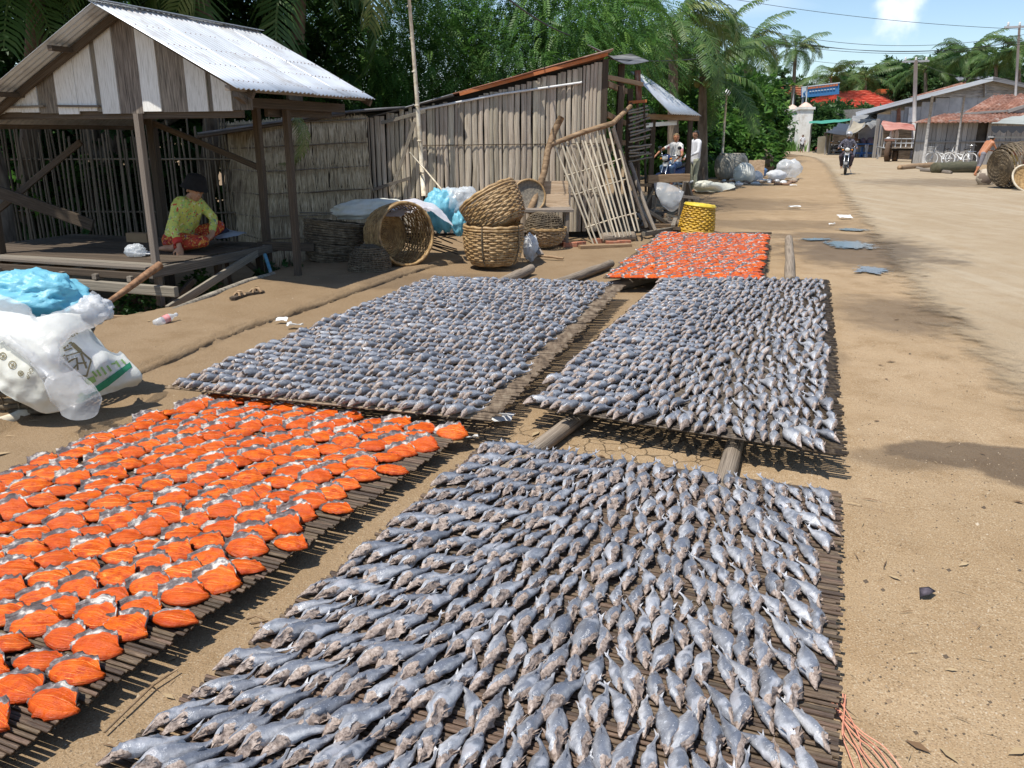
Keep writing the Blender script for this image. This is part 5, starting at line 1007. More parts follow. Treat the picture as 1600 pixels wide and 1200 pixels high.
def human(name, label, J, M4, mats, voxel=.016, sleeve=1.0, trouser=1.0, hair='short', hat=None, fingers=True, belly=1.0, group=None):
    """J: joints in metres, x forward, y to the left. mats: skin, shirt, pants, hair"""
    J = {k: Vector(v) for k, v in J.items()}; segs = []
    def seg(a, ra, b, rb, m): segs.append((Vector(a), ra, Vector(b), rb, m))
    pl, pr = J['hip_l'], J['hip_r']; sl_, sr = J['sh_l'], J['sh_r']; hipc = (pl+pr)/2; shc = (sl_+sr)/2; mid = hipc.lerp(shc, .5)
    seg(pl, .105, pr, .105, 2); seg(hipc, .125*belly, mid, .118*belly, 1)
    for a, b in ((pl, sl_), (pr, sr)): seg(a.lerp(hipc, .35).lerp(b, .12), .095*belly, b.lerp(shc, .45), .10, 1)
    seg(sl_.lerp(shc, .1), .06, sr.lerp(shc, .1), .06, 1); seg(mid, .115*belly, shc, .10, 1)
    hd = J['head']; nk = shc+Vector((0, 0, .035)); seg(nk, .05, hd+(nk-hd)*.35, .047, 0)
    f = J.get('look', Vector((1, 0, 0))).normalized(); up = (hd-nk).normalized().lerp(Vector((0, 0, 1)), .5).normalized(); f = (f-up*f.dot(up)).normalized(); sd_ = up.cross(f)
    seg(hd+up*.03-f*.012, .084, hd+up*.03+f*.012, .082, 0); seg(hd-up*.03+f*.03, .062, hd-up*.065+f*.045, .042, 0); seg(hd+f*.088+up*.012, .010, hd+f*.108-up*.014, .014, 0)
    for s in (-1, 1): seg(hd+sd_*.078*s, .014, hd+sd_*.084*s-up*.02, .012, 0)
    seg(hd+f*.088-up*.045-sd_*.018, .009, hd+f*.088-up*.045+sd_*.018, .009, 0)
    for s in 'lr':
        sh_, el, wr = J['sh_'+s], J['el_'+s], J['wr_'+s]; m1 = 1 if sleeve > .05 else 0
        c = sh_.lerp(el, min(1, sleeve*2)); seg(sh_, .056, c, .046, m1)
        if sleeve < .5: seg(c, .044, el, .036, 0); seg(el, .038, wr, .026, 0)
        else: c2 = el.lerp(wr, (sleeve-.5)*2); seg(el, .045, c2, .038, 1); seg(c2, .032, wr, .026, 0)
        h = J.get('hand_'+s); h = (Vector(h)-wr).normalized() if h is not None else (wr-el).normalized()
        side = h.cross(Vector((0, 0, 1)))
        if side.length < .2: side = h.cross(Vector((0, 1, 0)))
        side.normalize(); nrm = side.cross(h); curl = J.get('curl_'+s, Vector((.5, 0, 0))).x
        seg(wr, .024, wr+h*.055, .026, 0); seg(wr+h*.03-side*.02, .017, wr+h*.075-side*.026, .014, 0); seg(wr+h*.03+side*.02, .017, wr+h*.075+side*.026, .014, 0)
        if fingers:
            for k, L in enumerate((.066, .078, .072, .056)):
                b0 = wr+h*.075+side*(.03-.02*k); b1 = b0+(h*(1-curl*.3)-nrm*curl*.5)*L*.5; b2 = b1+(h*(1-curl)-nrm*curl)*L*.5; seg(b0, .0095, b1, .009, 0); seg(b1, .009, b2, .0075, 0)
            t0 = wr+h*.03+side*.03; t1 = t0+(h*.6+side*.7-nrm*.3)*.04; seg(t0, .012, t1, .0105, 0); seg(t1, .0105, t1+(h*.9+side*.2-nrm*.3)*.03, .0085, 0)
        hp, kn, an = J['hip_'+s], J['kn_'+s], J['an_'+s]; c = kn.lerp(an, min(1, max(0, trouser)))
        seg(hp, .095, hp.lerp(kn, .5), .085, 2); seg(hp.lerp(kn, .5), .085, kn, .06, 2)
        if trouser > 0: seg(kn, .062, c, .05 if trouser > .8 else .058, 2)
        seg(c if trouser > 0 else kn, .046, an, .034, 0)
        if trouser <= .9: seg(kn.lerp(an, .25), .054, kn.lerp(an, .4), .052, 0 if trouser < .3 else 2)
        to = J.get('toe_'+s, an+Vector((.16, 0, -.05))); seg(an+Vector((0, 0, -.01)), .036, an.lerp(to, .55), .034, 0); seg(an.lerp(to, .55), .036, to, .022, 0)
    b = MB()
    for a, ra, c, rc, m in segs:
        b.ball(a, ra, 12); b.ball(c, rc, 12)
        if (c-a).length > 1e-4: b.tube([a, c], [ra, rc], 12)
    o = b.obj('tmp', skin_m); md = o.modifiers.new('r', 'REMESH'); md.mode = 'VOXEL'; md.voxel_size = voxel; sm_ = o.modifiers.new('s', 'SMOOTH'); sm_.factor = .5; sm_.iterations = 2 if voxel < .01 else 1
    dg = bpy.context.evaluated_depsgraph_get(); me = bpy.data.meshes.new_from_object(o.evaluated_get(dg)); bpy.data.objects.remove(o)
    n = len(me.polygons); cen = np.zeros(n*3, dtype=np.float32); me.polygons.foreach_get('center', cen); cen = cen.reshape(-1, 3); best = np.full(n, 9.); mi = np.zeros(n, dtype=np.int32)
    for a, ra, c, rc, m in segs:
        a_, d_ = np.array(a), np.array(c-a); L2_ = max(1e-8, float(d_ @ d_)); t = np.clip(((cen-a_) @ d_)/L2_, 0, 1); dist = np.linalg.norm(cen-a_-t[:, None]*d_, axis=1)-(ra+(rc-ra)*t); k = dist < best; best[k] = dist[k]; mi[k] = m
    me.materials.clear()
    for k in ('skin', 'shirt', 'pants'): me.materials.append(mats[k])
    me.polygons.foreach_set('material_index', mi); me.polygons.foreach_set('use_smooth', np.ones(n, dtype=bool)); me.name = 'body'
    root = thing(name, label, 'person', M4.translation, group); root.matrix_basis = M4; bd = bpy.data.objects.new('body', me); COL.objects.link(bd); bd.parent = root
    def child(nm, mb, mt): c = mb.obj(nm, mt); c.parent = root; return c
    Rm = Matrix((f, sd_, up)).transposed()
    for s in (-1, 1): child('eye', MB().ball(hd+f*.083+sd_*.032*s+up*.018, (.007, .011, .006), 8, 0, Rm), hair_m)
    if hair:
        hb = MB(); hb.ball((0, 0, 0), (1, 1, 1), 22); vs = []
        for v in hb.v:
            v = Vector(v); x, y, z = v.x*.104, v.y*.095, v.z*.108
            if v.z < (-.05 if v.x < .3 else .28+.25*max(0, v.x)): z = max(z, -.02 if v.x > .2 else -.075); x, y = (x*.88-.012, y*.9)
            if v.x > .45 and v.z < .45: x -= .03
            k = 1+.05*noise.noise(v*6); vs.append(tuple(hd+up*.028-f*.012+Rm @ Vector((x*k, y*k, z*k))))
        hb.v = vs; child('hair', hb, mats['hair'])
    if hat: hat(child, hd, f, up, sd_, Rm)
    return root
yv = print_cloth('yellow_floral', (.60, .62, .14), [((.40, .54, .14), .8, .56), ((.56, .10, .05), 1.3, .62), ((.14, .17, .30), 1.6, .64), ((.72, .70, .38), 1.1, .62)])
rv_ = print_cloth('red_floral', (.42, .055, .025), [((.56, .20, .04), 1.0, .55), ((.20, .02, .03), 1.2, .58), ((.58, .42, .12), 1.8, .62), ((.25, .10, .18), .7, .64)])
def black_hat(child, hd, f, up, sd_, Rm):
    hb = MB(); n = 28
    for prof in ([(.001, .108), (.055, .104), (.09, .085), (.108, .045), (.118, .0), (.142, -.045), (.148, -.052), (.138, -.05), (.108, -.01), (.10, .05), (.001, .12)],):
        hb.lathe(prof, n, 0, T(hd+up*.062-f*.02) @ Rm.to_4x4() @ rot('Y', -8), jit=lambda t, z: .05*math.sin(t*3+1)*(z < 0)+.03*math.sin(t*5))
    child('hat', hb, M('black_cloth', [(.010, .009, .009), (.02, .018, .017)], 20, rough=.9, var=0, bump=.3))
WZ = .302
wm4 = T(gp(280, 389, WZ)) @ rot('Z', -20) @ Matrix.Scale(1.08, 4)
JW = dict(hip_l=(0, .10, .10), hip_r=(0, -.10, .10), sh_l=(.22, .15, .48), sh_r=(.18, -.17, .48), head=(.31, -.01, .635), look=(1, -.45, -.05),
          el_r=(.19, -.27, .27), wr_r=(.30, -.33, .08), hand_r=(.36, -.40, -.08), el_l=(.36, .17, .33), wr_l=(.46, .0, .17), hand_l=(.46, -.15, .12),
          kn_r=(.47, -.16, .12), an_r=(.16, -.27, .055), toe_r=(.02, -.30, .04), kn_l=(.40, .20, .24), an_l=(.33, -.08, .07), toe_l=(.22, -.26, .04))
wo = human('person', 'seated person in yellow floral shirt, red trousers and black hat on the platform', JW, wm4, dict(skin=M('skin_warm', [(.36, .19, .11), (.46, .25, .15)], 12, rough=.5, bump=.05, var=0), shirt=yv, pants=rv_, hair=hair_m), .0075, .86, .85, 'short', black_hat, belly=1.12)
cf = MB().tube([Vector((.255, -.31, .155)), Vector((.285, -.325, .105))], [.047, .046], 14); c_ = cf.obj('cuff', M('red_cuff', [(.55, .04, .03), (.65, .07, .04)], 9, var=0, bump=.1)); c_.parent = wo
STAND = dict(hip_l=(0, .09, .88), hip_r=(0, -.09, .88), sh_l=(0, .19, 1.38), sh_r=(0, -.19, 1.38), head=(.03, 0, 1.58), el_l=(.02, .25, 1.1), el_r=(.02, -.25, 1.1), wr_l=(.14, .22, .9), wr_r=(.14, -.22, .9), kn_l=(.03, .10, .48), kn_r=(.03, -.10, .48), an_l=(0, .11, .08), an_r=(0, -.11, .08), toe_l=(.17, .13, .025), toe_r=(.17, -.13, .025))
SIT = dict(hip_l=(0, .10, .80), hip_r=(0, -.10, .80), sh_l=(.07, .19, 1.28), sh_r=(.07, -.19, 1.28), head=(.11, 0, 1.48), el_l=(.25, .27, 1.08), el_r=(.25, -.27, 1.08), wr_l=(.47, .27, 1.02), wr_r=(.47, -.27, 1.02), kn_l=(.40, .17, .72), kn_r=(.40, -.17, .72), an_l=(.30, .16, .30), an_r=(.30, -.16, .30), toe_l=(.45, .17, .24), toe_r=(.45, -.17, .24))
def pose(base, **k): d = dict(base); d.update(k); return d
# ================================================================== MOTORBIKES
blk = solid('black_plastic', (.02, .02, .022), .35); tyre_m = solid('rubber', (.025, .024, .023), .8); chrome = solid('chrome', (.55, .56, .57), .25, .9); glassy = solid('lamp_glass', (.62, .62, .58), .1, 0, 0, .8); seat_m = solid('seat_vinyl', (.03, .028, .028), .5)
amber = solid('amber_lens', (.7, .25, .03), .2); silver = solid('silver_paint', (.40, .42, .45), .3, .4); dk_blue = solid('dark_blue_paint', (.03, .05, .14), .25, 0, 0, .6); dk_red = solid('dark_red_paint', (.20, .02, .02), .25, 0, 0, .6)
def wheel(root, c, r, w, spokes=18, tmat=tyre_m, rmat=chrome, name='wheel'):
    c = Vector(c); t = MB().tube([c+Vector((r*math.cos(a), 0, r*math.sin(a))) for a in np.linspace(0, 2*math.pi, 29)[:-1]], w, 8, closed=True).obj(name, tmat); t.parent = root
    rm = MB().tube([c+Vector(((r-w*1.1)*math.cos(a), 0, (r-w*1.1)*math.sin(a))) for a in np.linspace(0, 2*math.pi, 29)[:-1]], w*.45, 6, closed=True); rm.tube([c+Vector((0, -w*1.6, 0)), c+Vector((0, w*1.6, 0))], w*.9, 8)
    for k in range(spokes): a = 2*math.pi*k/spokes; rm.tube([c+Vector((0, w*(.6 if k % 2 else -.6), 0)), c+Vector(((r-w)*math.cos(a), 0, (r-w)*math.sin(a)))], .004, 3, cap=False)
    rm = rm.obj('rim', rmat); rm.parent = t
def motorbike(label, M4, paint, group=None, name='motorbike'):
    t = thing(name, label, 'motorbike', M4.translation, group); t.matrix_basis = M4
    def ch(nm, mb, mt): o = mb.obj(nm, mt); o.parent = t; return o
    wheel(t, (.62, 0, .29), .25, .045); wheel(t, (-.62, 0, .29), .25, .052)
    fk = MB()
    for s in (-1, 1): fk.tube([(.62, .075*s, .29), (.46, .075*s, .75), (.40, .06*s, .95)], .022, 8)
    ch('fork', fk, chrome)
    mg = MB(); mg.grid([[Vector((.62+.30*math.cos(a), y, .29+.30*math.sin(a))) for y in (-.06, -.03, .03, .06)] for a in np.linspace(.3, 2.5, 10)]); ch('front_mudguard', mg, paint)
    mg = MB(); mg.grid([[Vector((-.62+.31*math.cos(a), y, .29+.31*math.sin(a))) for y in (-.07, -.03, .03, .07)] for a in np.linspace(.6, 3.0, 10)]); ch('rear_mudguard', mg, blk)
    sh_ = MB(); sh_.grid([[Vector((x, y, z)) for (x, y) in ((.30, -.24), (.40, -.15), (.44, 0), (.40, .15), (.30, .24))] for (z) in (.36, .5, .65, .8)]); o = ch('leg_shield', sh_, paint); o.modifiers.new('t', 'SOLIDIFY').thickness = .02
    bd = MB(); secs = [(.36, .07, .52, .12), (.18, .08, .48, .14), (-.05, .12, .52, .17), (-.35, .13, .60, .15), (-.70, .09, .70, .09), (-.86, .04, .74, .04)]
    P = [[Vector((x, w*math.cos(a), z+h*math.sin(a))) for a in np.linspace(0, 2*math.pi, 13)] for x, w, z, h in secs]; bd.grid(P); ch('body_shell', bd, paint)
    en = MB().box((.12, 0, .33), (.34, .22, .2)); en.tube([(.1, .09, .25), (-.2, .14, .24), (-.75, .16, .30)], [.03, .04, .05], 9); ch('engine', en, silver)
    st = MB(); P = [[Vector((x, .13*math.cos(a)*k, z+.06*math.sin(a))) for a in np.linspace(0, 2*math.pi, 13)] for x, z, k in ((.12, .70, .5), (.05, .74, .9), (-.2, .75, 1), (-.5, .79, 1), (-.72, .80, .8), (-.78, .79, .3))]; st.grid(P); ch('seat', st, seat_m)
    hb = MB().tube([(.26, .36, 1.02), (.32, .25, 1.04), (.39, .08, 1.0), (.39, -.08, 1.0), (.32, -.25, 1.04), (.26, -.36, 1.02)], .016, 8); hb.tube([(.40, 0, .7), (.38, 0, 1.0)], .03, 8); ch('handlebar', hb, chrome)
    gr = ch('grip', MB().tube([(.26, .36, 1.02), (.31, .26, 1.04)], .022, 8), blk); ch('grip', MB().tube([(.26, -.36, 1.02), (.31, -.26, 1.04)], .022, 8), blk)
    ch('headlamp_cowl', MB().ball((.42, 0, .97), (.10, .15, .11), 14), paint); ch('headlamp', MB().ball((.485, 0, .96), (.05, .10, .075), 14), glassy)
    for s in (-1, 1):
        ch('indicator', MB().ball((.44, .17*s, .95), (.04, .04, .03), 8), amber)
        m_ = ch('mirror', MB().ball((.30, .34*s, 1.24), (.02, .07, .05), 10), blk); a_ = MB().tube([(.31, .24*s, 1.04), (.30, .30*s, 1.22)], .007, 6).obj('mirror_stem', chrome); a_.parent = m_
    pl_ = ch('number_plate', MB().box((.47, 0, .80), (.01, .16, .1)), solid('plate_white', (.6, .6, .6))); ch('side_stand', MB().tube([(.05, .12, .3), (0, .24, .01)], .012, 6), chrome)
    return t
# rider on the road, coming towards the camera
rp = gp(1320, 274); rp.z = GZ(rp.x, rp.y)+.05; RM = T(rp) @ rot('Z', -112)
motorbike('dark motorbike with round headlamp ridden along the road', RM, blk)
helm = solid('helmet_silver', (.45, .45, .47), .25, .2)
def helmet(child, hd, f, up, sd_, Rm): child('helmet', MB().ball(hd+up*.045-f*.012, (.135, .125, .125), 18, 0, Rm), helm); child('visor', MB().tube([hd+up*.06+f*.11+sd_*.09, hd+up*.06+f*.15, hd+up*.06+f*.11-sd_*.09], .012, 6), blk)
human('person', 'helmeted rider in dark checked shirt on the moving motorbike', pose(SIT, head=(.10, 0, 1.50), kn_l=(.42, .24, .70), kn_r=(.42, -.24, .70), wr_l=(.30, .34, 1.02), wr_r=(.30, -.34, 1.02), el_l=(.12, .34, 1.06), el_r=(.12, -.34, 1.06)), RM, dict(skin=skin_m, shirt=print_cloth('dark_check', (.05, .05, .06), [((.20, .19, .21), 1, .52), ((.10, .10, .16), 2, .55)]), pants=solid('dark_trousers', (.05, .035, .045), .8), hair=hair_m), .018, .95, .95, None, helmet, False)
# scooter couple
sp = gp(1062, 306); SM = T(sp) @ rot('Z', 196+25) 
SM = T(4.62, 24.3, 0) @ rot('Z', 222)
motorbike('blue and black scooter parked beside the bench', SM, dk_blue)
jeans = solid('blue_jeans', (.06, .11, .20), .85); wsh = print_cloth('white_tee', (.68, .66, .62), [((.50, .22, .24), .5, .60)], 8); wsh2 = solid('white_shirt', (.62, .62, .64), .8); khaki = solid('khaki_trousers', (.33, .33, .24), .85)
human('person', 'person with bleached hair in white tee astride the scooter', pose(SIT, sh_l=(.02, .19, 1.30), sh_r=(.02, -.19, 1.30), head=(.03, 0, 1.50), look=(.7, .6, .05), el_r=(.22, -.36, 1.18), wr_r=(.34, -.42, 1.05), el_l=(.12, .30, 1.06), wr_l=(.25, .24, .95)), SM, dict(skin=skin_t, shirt=wsh, pants=jeans, hair=hair_b), .016, .28, 1.0, 'short', None, True)
human('person', 'standing person in white shirt and khaki trousers beside the scooter', pose(STAND, el_l=(.10, .28, 1.12), wr_l=(.30, .20, 1.02), el_r=(.06, -.26, 1.10), wr_r=(.24, -.16, .96), look=(1, .2, 0)), T(5.22, 24.55, 0) @ rot('Z', 200), dict(skin=skin_m, shirt=wsh2, pants=khaki, hair=hair_m), .016, .95, 1.0, 'short', None, True)
# bare-chested vendor on the right
vpnt = gp(1530, 276); human('person', 'bare-chested vendor in grey shorts bending over the stall, holding a dark pan', pose(STAND, hip_l=(-.05, .09, .86), hip_r=(-.05, -.09, .86), sh_l=(.24, .19, 1.28), sh_r=(.24, -.19, 1.28), head=(.36, 0, 1.44), el_l=(.40, .24, 1.02), wr_l=(.62, .20, .98), el_r=(.40, -.24, 1.02), wr_r=(.60, -.22, .96), kn_l=(-.02, .10, .46), kn_r=(-.14, -.10, .46), an_r=(-.34, -.10, .1), toe_r=(-.2, -.1, .03), an_l=(-.10, .11, .08), toe_l=(.06, .12, .02), look=(1, 0, -.3)), T(vpnt) @ rot('Z', 15), dict(skin=skin_t, shirt=skin_t, pants=solid('grey_shorts', (.20, .19, .21), .8), hair=hair_m), .018, 0, .12, 'short')
pn = T(vpnt) @ rot('Z', 15) @ T(.80, -.05, 1.02) @ rot('X', 70) @ rot('Y', 20); tag(MB().lathe([(.001, 0), (.15, .0), (.22, .05), (.235, .08), (.215, .055), (.14, .012), (.001, .012)], 24, 0, pn).obj('pan', blk), 'round black pan held up by the bare-chested vendor', 'pan')
# child by the white gate pillar
cp_ = gp(1252, 240); human('person', 'small child in white top standing by the white gate pillar', pose(STAND, el_r=(.1, -.2, 1.2), wr_r=(.2, -.12, 1.38)), T(cp_) @ rot('Z', 250) @ Matrix.Scale(.92, 4), dict(skin=skin_m, shirt=wsh2, pants=solid('black_shorts', (.03, .03, .03), .8), hair=hair_m), .022, .3, .1, 'short', None, False)
for k, (px_, py_, a) in enumerate(((1287, 240, 200), (1303, 241, 185))): motorbike(['parked motorbike left of the dark tarp stall', 'parked motorbike under the dark tarp stall'][k], T(gp(px_, py_)) @ rot('Z', a), blk if k else dk_red)
# ---- white bicycles
wpaint = solid('white_paint', (.72, .72, .70), .35)
def bicycle(label, M4, paint, basket_=True):
    t = thing('bicycle', label, 'bicycle', M4.translation, 'white bicycles by the shack'); t.matrix_basis = M4
    def ch(nm, mb, mt): o = mb.obj(nm, mt); o.parent = t; return o
    wheel(t, (.52, 0, .34), .32, .025, 20, paint, chrome); wheel(t, (-.52, 0, .34), .32, .025, 20, paint, chrome)
    f = MB(); bb = (-.08, 0, .32); hd_ = (.36, 0, .82); st = (-.22, 0, .78)
    for a, c, r_ in ((bb, hd_, .024), ((-.15, 0, .55), (.38, 0, .70), .022), (bb, st, .022), ((-.52, .03, .34), bb, .014), ((-.52, .03, .34), (-.18, 0, .68), .013), ((-.52, -.03, .34), bb, .014), ((.52, .03, .34), (.40, .01, .72), .016), ((.52, -.03, .34), (.40, -.01, .72), .016), ((.40, 0, .70), (.33, 0, 1.0), .018)): f.tube([a, c], r_, 7)
    ch('frame', f, paint); ch('handlebar', MB().tube([(.18, .28, 1.02), (.28, .2, 1.06), (.33, 0, 1.02), (.28, -.2, 1.06), (.18, -.28, 1.02)], .014, 7), chrome)
    s_ = MB().ball((-.25, 0, .86), (.13, .08, .035), 12); s_.tube([(-.24, 0, .83), st], .013, 6); ch('saddle', s_, blk)
    for sx in (-.52, .52): m_ = MB(); m_.grid([[Vector((sx+.36*math.cos(a), y, .34+.36*math.sin(a))) for y in (-.03, .03)] for a in np.linspace(.4, 2.8, 9)]); ch('mudguard', m_, paint)
    ch('rack', MB().box((-.55, 0, .74), (.38, .14, .015)), chrome); ch('crank', MB().lathe([(.001, -.01), (.09, -.01), (.09, .01), (.001, .01)], 16, 0, T(bb) @ rot('X', 90)), chrome); ch('pedal', MB().box((-.08, .1, .16), (.09, .07, .02)), blk); ch('pedal', MB().box((-.08, -.1, .48), (.09, .07, .02)), blk)
    if basket_:
        k = MB()
        for z_ in (.72, .80, .88, .96): k.tube([(.46, .15, z_), (.72, .15, z_), (.72, -.15, z_), (.46, -.15, z_)], .006, 4, closed=True)
        for y in (-.15, -.05, .05, .15): k.tube([(.46, y, .96), (.47, y, .72), (.71, y, .72), (.72, y, .96)], .005, 4)
        ch('wire_basket', k, paint)
    return t
bicycle('left white bicycle standing before the grey slat shack', T(gp(1470, 258)) @ rot('Z', 170) @ rot('X', 6), wpaint); bicycle('right white bicycle leaning nearest the vendor', T(gp(1497, 259)) @ rot('Z', 150) @ rot('X', 8), wpaint, False); bicycle('silver white bicycle half hidden behind the other two', T(gp(1512, 258)) @ rot('Z', 60), wpaint, False)
# ================================================================== FAR SIDE OF THE ROAD
tarp_grey = M('grey_tarp', [(.13, .13, .13), (.20, .20, .19), (.28, .27, .25)], 1.5, rough=.6, bump=.2, var=.1); tarp_dk = solid('dark_tarp', (.05, .055, .065), .5); tarp_green = solid('green_tarp', (.06, .30, .20), .5); tarp_pink = M('faded_red_awning', [(.42, .12, .09), (.58, .27, .21), (.66, .40, .32)], 1.2, rough=.6, bump=.2, var=0, trans=.3)
tarp_tan = M('tan_canvas', [(.22, .19, .14), (.34, .30, .23)], 1.5, rough=.8, var=0); plank_grey = M('far_planks', [(.16, .15, .14), (.30, .285, .265), (.40, .385, .36)], 2, (1.4, 6, 6), .85, .3, var=.25); sheet_grey = M('far_sheet', [(.26, .27, .28), (.38, .39, .40), (.46, .47, .48)], 1.2, rough=.5, var=.12, bump=.1, dirt=((.30, .16, .10), 1.4, .62, .8))
white_wall = M('white_plaster', [(.60, .57, .50), (.74, .72, .66), (.78, .77, .74)], .9, rough=.85, bump=.1, var=0, dirt=((.36, .28, .20), 1.1, .55, .8)); tile_red = M('red_tiles', [(.42, .075, .04), (.55, .12, .07), (.60, .19, .12)], 1.5, (1, 1, 1), .75, .2, var=.12)
# rusty roofed shack
sk = thing('slat_shack', 'long grey slat shack with a rusty roof behind the bicycles', 'shack', (26, 47.5, 0))
Ys = 47.5; xa, xb = vp(1433, 200, Ys).x, vp(1680, 200, Ys).x; x = xa; zt = vp(1500, 189, Ys).z
while x < xb:
    w = random.uniform(.22, .32)
    if not 1528 < 800+FPX*(x+.1)/(Ys*.958) < 1541: bar('wall_slat', (x+w/2, Ys+random.uniform(-.02, .02), -.1), (x+w/2, Ys, zt+random.uniform(-.05, .05)), w*.93, .05, plank_grey, sk, 'box', up=(0, 1, 0))
    x += w
MB().poly([(xa, Ys+.15, 0), (xb, Ys+.15, 0), (xb, Ys+.15, zt), (xa, Ys+.15, zt)], .02).obj('dark_backing', MATS['shed_dark'], sk)  # same near-black sheet behind the shack slats
bar('rail', (xa, Ys-.06, 1.2), (xb, Ys-.06, 1.25), .06, .08, plank_grey, sk)
def strip_roof(par, a, b, c, d, n, mt, pitch=.25, amp=.03):
    a, b, c, d = map(Vector, (a, b, c, d))
    for i in range(n): corr('roof_sheet', a.lerp(b, i/n), a.lerp(b, (i+1)/n+.01), d.lerp(c, (i+1)/n+.01), d.lerp(c, i/n), pitch, amp, mt, par, 2, .01)
strip_roof(sk, vp(1475, 178, Ys+3), vp(1700, 172, Ys+3), vp(1700, 191, Ys-.5), vp(1425, 192, Ys-.5), 9, rust)
strip_roof(sk, vp(1552, 149, Ys+8), vp(1700, 140, Ys+8), vp(1700, 172, Ys+2.6), vp(1503, 178, Ys+2.6), 7, rust)
bar('rake_board', vp(1505, 178, Ys+2.5), vp(1575, 173, Ys+2.5), .05, .12, plank_grey, sk); bar('rake_board', vp(1575, 174, Ys+2.4), vp(1640, 155, Ys+2.4), .06, .2, plank_grey, sk)
MB().poly([vp(1575, 176, Ys+2.45), vp(1700, 176, Ys+2.45), vp(1700, 140, Ys+2.45), vp(1640, 158, Ys+2.45)], .05).obj('gable_panel', plank_grey, sk)
# big grey warehouse
wh = thing('grey_warehouse', 'large grey gabled warehouse of planks and sheet behind the shack', 'warehouse', (36, 62, 0)); Yw = 62.
pk, lf, rt = vp(1543, 124, Yw), vp(1345, 179, Yw), vp(1700, 158, Yw)
def roofz(x): return float(np.interp(x, [lf.x, pk.x, rt.x], [lf.z, pk.z, rt.z]))
x = lf.x
while x < rt.x:
    w = random.uniform(.8, 1.2); zj = min(roofz(x)-.3, vp(1500, 152, Yw).z); zj = max(zj, 1.) ; MB().poly([(x, Yw, -.1), (x+w*.98, Yw, -.1), (x+w*.98, Yw+.0, min(zj, roofz(x+w)-.05)), (x, Yw, min(zj, roofz(x)-.05))], -.06).obj('wall_sheet', sheet_grey, wh); x += w
z = vp(1500, 152, Yw).z
while z < pk.z-.1:
    f = (pk.z-z)/(pk.z-lf.z); xl = pk.x-(pk.x-lf.x)*f; fr_ = (pk.z-z)/(pk.z-rt.z); xr = min(rt.x, pk.x+(rt.x-pk.x)*fr_); h = .26
    f2 = max(0, (pk.z-z-h)/(pk.z-lf.z)); xl2 = pk.x-(pk.x-lf.x)*f2; xr2 = min(rt.x, pk.x+(rt.x-pk.x)*max(0, (pk.z-z-h)/(pk.z-rt.z)))
    if xr-xl > .4: MB().poly([(xl, Yw-.05, z), (xr, Yw-.05, z), (max(xr2, xl2+.02), Yw-.05, z+h*.93), (xl2, Yw-.05, z+h*.93)], -.05).obj('gable_plank', plank_grey, wh)
    z += h
strip_roof(wh, pk+Vector((0, -.6, .1)), pk+Vector((10, 15, .1)), lf+Vector((9.4, 15, .05)), lf+Vector((-.6, -.6, .05)), 6, zinc, .3, .03); strip_roof(wh, pk+Vector((0, -.6, .1)), pk+Vector((10, 15, .1)), rt+Vector((10, 15, .05)), rt+Vector((0, -.6, .05)), 6, zinc, .3, .03)
bar('barge_board', pk+Vector((0, -.65, 0)), lf+Vector((-.6, -.65, 0)), .05, .28, zinc, wh); bar('barge_board', pk+Vector((0, -.65, 0)), rt+Vector((0, -.65, 0)), .05, .28, zinc_old, wh); bar('centre_post', vp(1538, 128, Yw-.15), vp(1538, 152, Yw-.15), .4, .1, plank_grey, wh)
MB().poly([vp(1402, 170, Yw-.12), vp(1407, 168, Yw-.12), vp(1407, 195, Yw-.12), vp(1400, 195, Yw-.12)], .03).obj('rust_patch', rust, wh); MB().poly([vp(1420, 168, Yw-.12), vp(1426, 168, Yw-.12), vp(1426, 190, Yw-.12), vp(1418, 192, Yw-.12)], .03).obj('pale_patch', zinc, wh)
bs = thing('rusty_roof_house', 'rust red sheet roof rising behind the grey warehouse', 'house', (38, 84, 0)); 
strip_roof(bs, vp(1520, 124, 92), vp(1570, 122, 92), vp(1560, 150, 82), vp(1420, 152, 82), 5, rust, .4, .04); strip_roof(bs, vp(1490, 121, 100), vp(1545, 119, 100), vp(1550, 127, 94), vp(1495, 127, 94), 3, zinc_old, .4, .04); MB().box((40, 90, 2), (12, 10, 4)).obj('wall', plank_grey, bs)
# market stalls
def cloth(name, ctrl, mt, par, wr=.06, ws=1.2, nu=6, nv=6): o = MB().grid(drape([[vz(*p) for p in r_] for r_ in ctrl], nu, nv, wr, ws, 3)).obj(name, mt, par); o.modifiers.new('t', 'SOLIDIFY').thickness = .02; return o
s1 = thing('market_stall', 'market stall under a sagging grey tarp roof', 'stall', gp(1360, 248))
cloth('roof', [[(1332, 183, 66), (1350, 182, 66), (1376, 181, 66), (1383, 182, 66)], [(1328, 195, 62), (1345, 194, 62), (1365, 191, 62), (1378, 190, 62)], [(1322, 211, 58), (1338, 204, 58), (1352, 196, 58), (1358, 204, 58)]], tarp_grey, s1, .1)
cloth('side_canvas', [[(1334, 192, 60), (1345, 196, 59), (1352, 194, 59)], [(1328, 203, 59), (1336, 205, 58.5), (1348, 200, 58.5)], [(1325, 212, 58.5), (1330, 211, 58.2), (1340, 204, 58.2)]], tarp_tan, s1, .1)
for px_, Y in ((1372, 58), (1330, 60), (1380, 64), (1340, 66)): p = vp(px_, 190, Y); bar('post', (p.x, Y, 0), (p.x, Y, 2.6), .2 if px_ == 1372 else .1, .14, plank_grey, s1, up=(0, 1, 0))
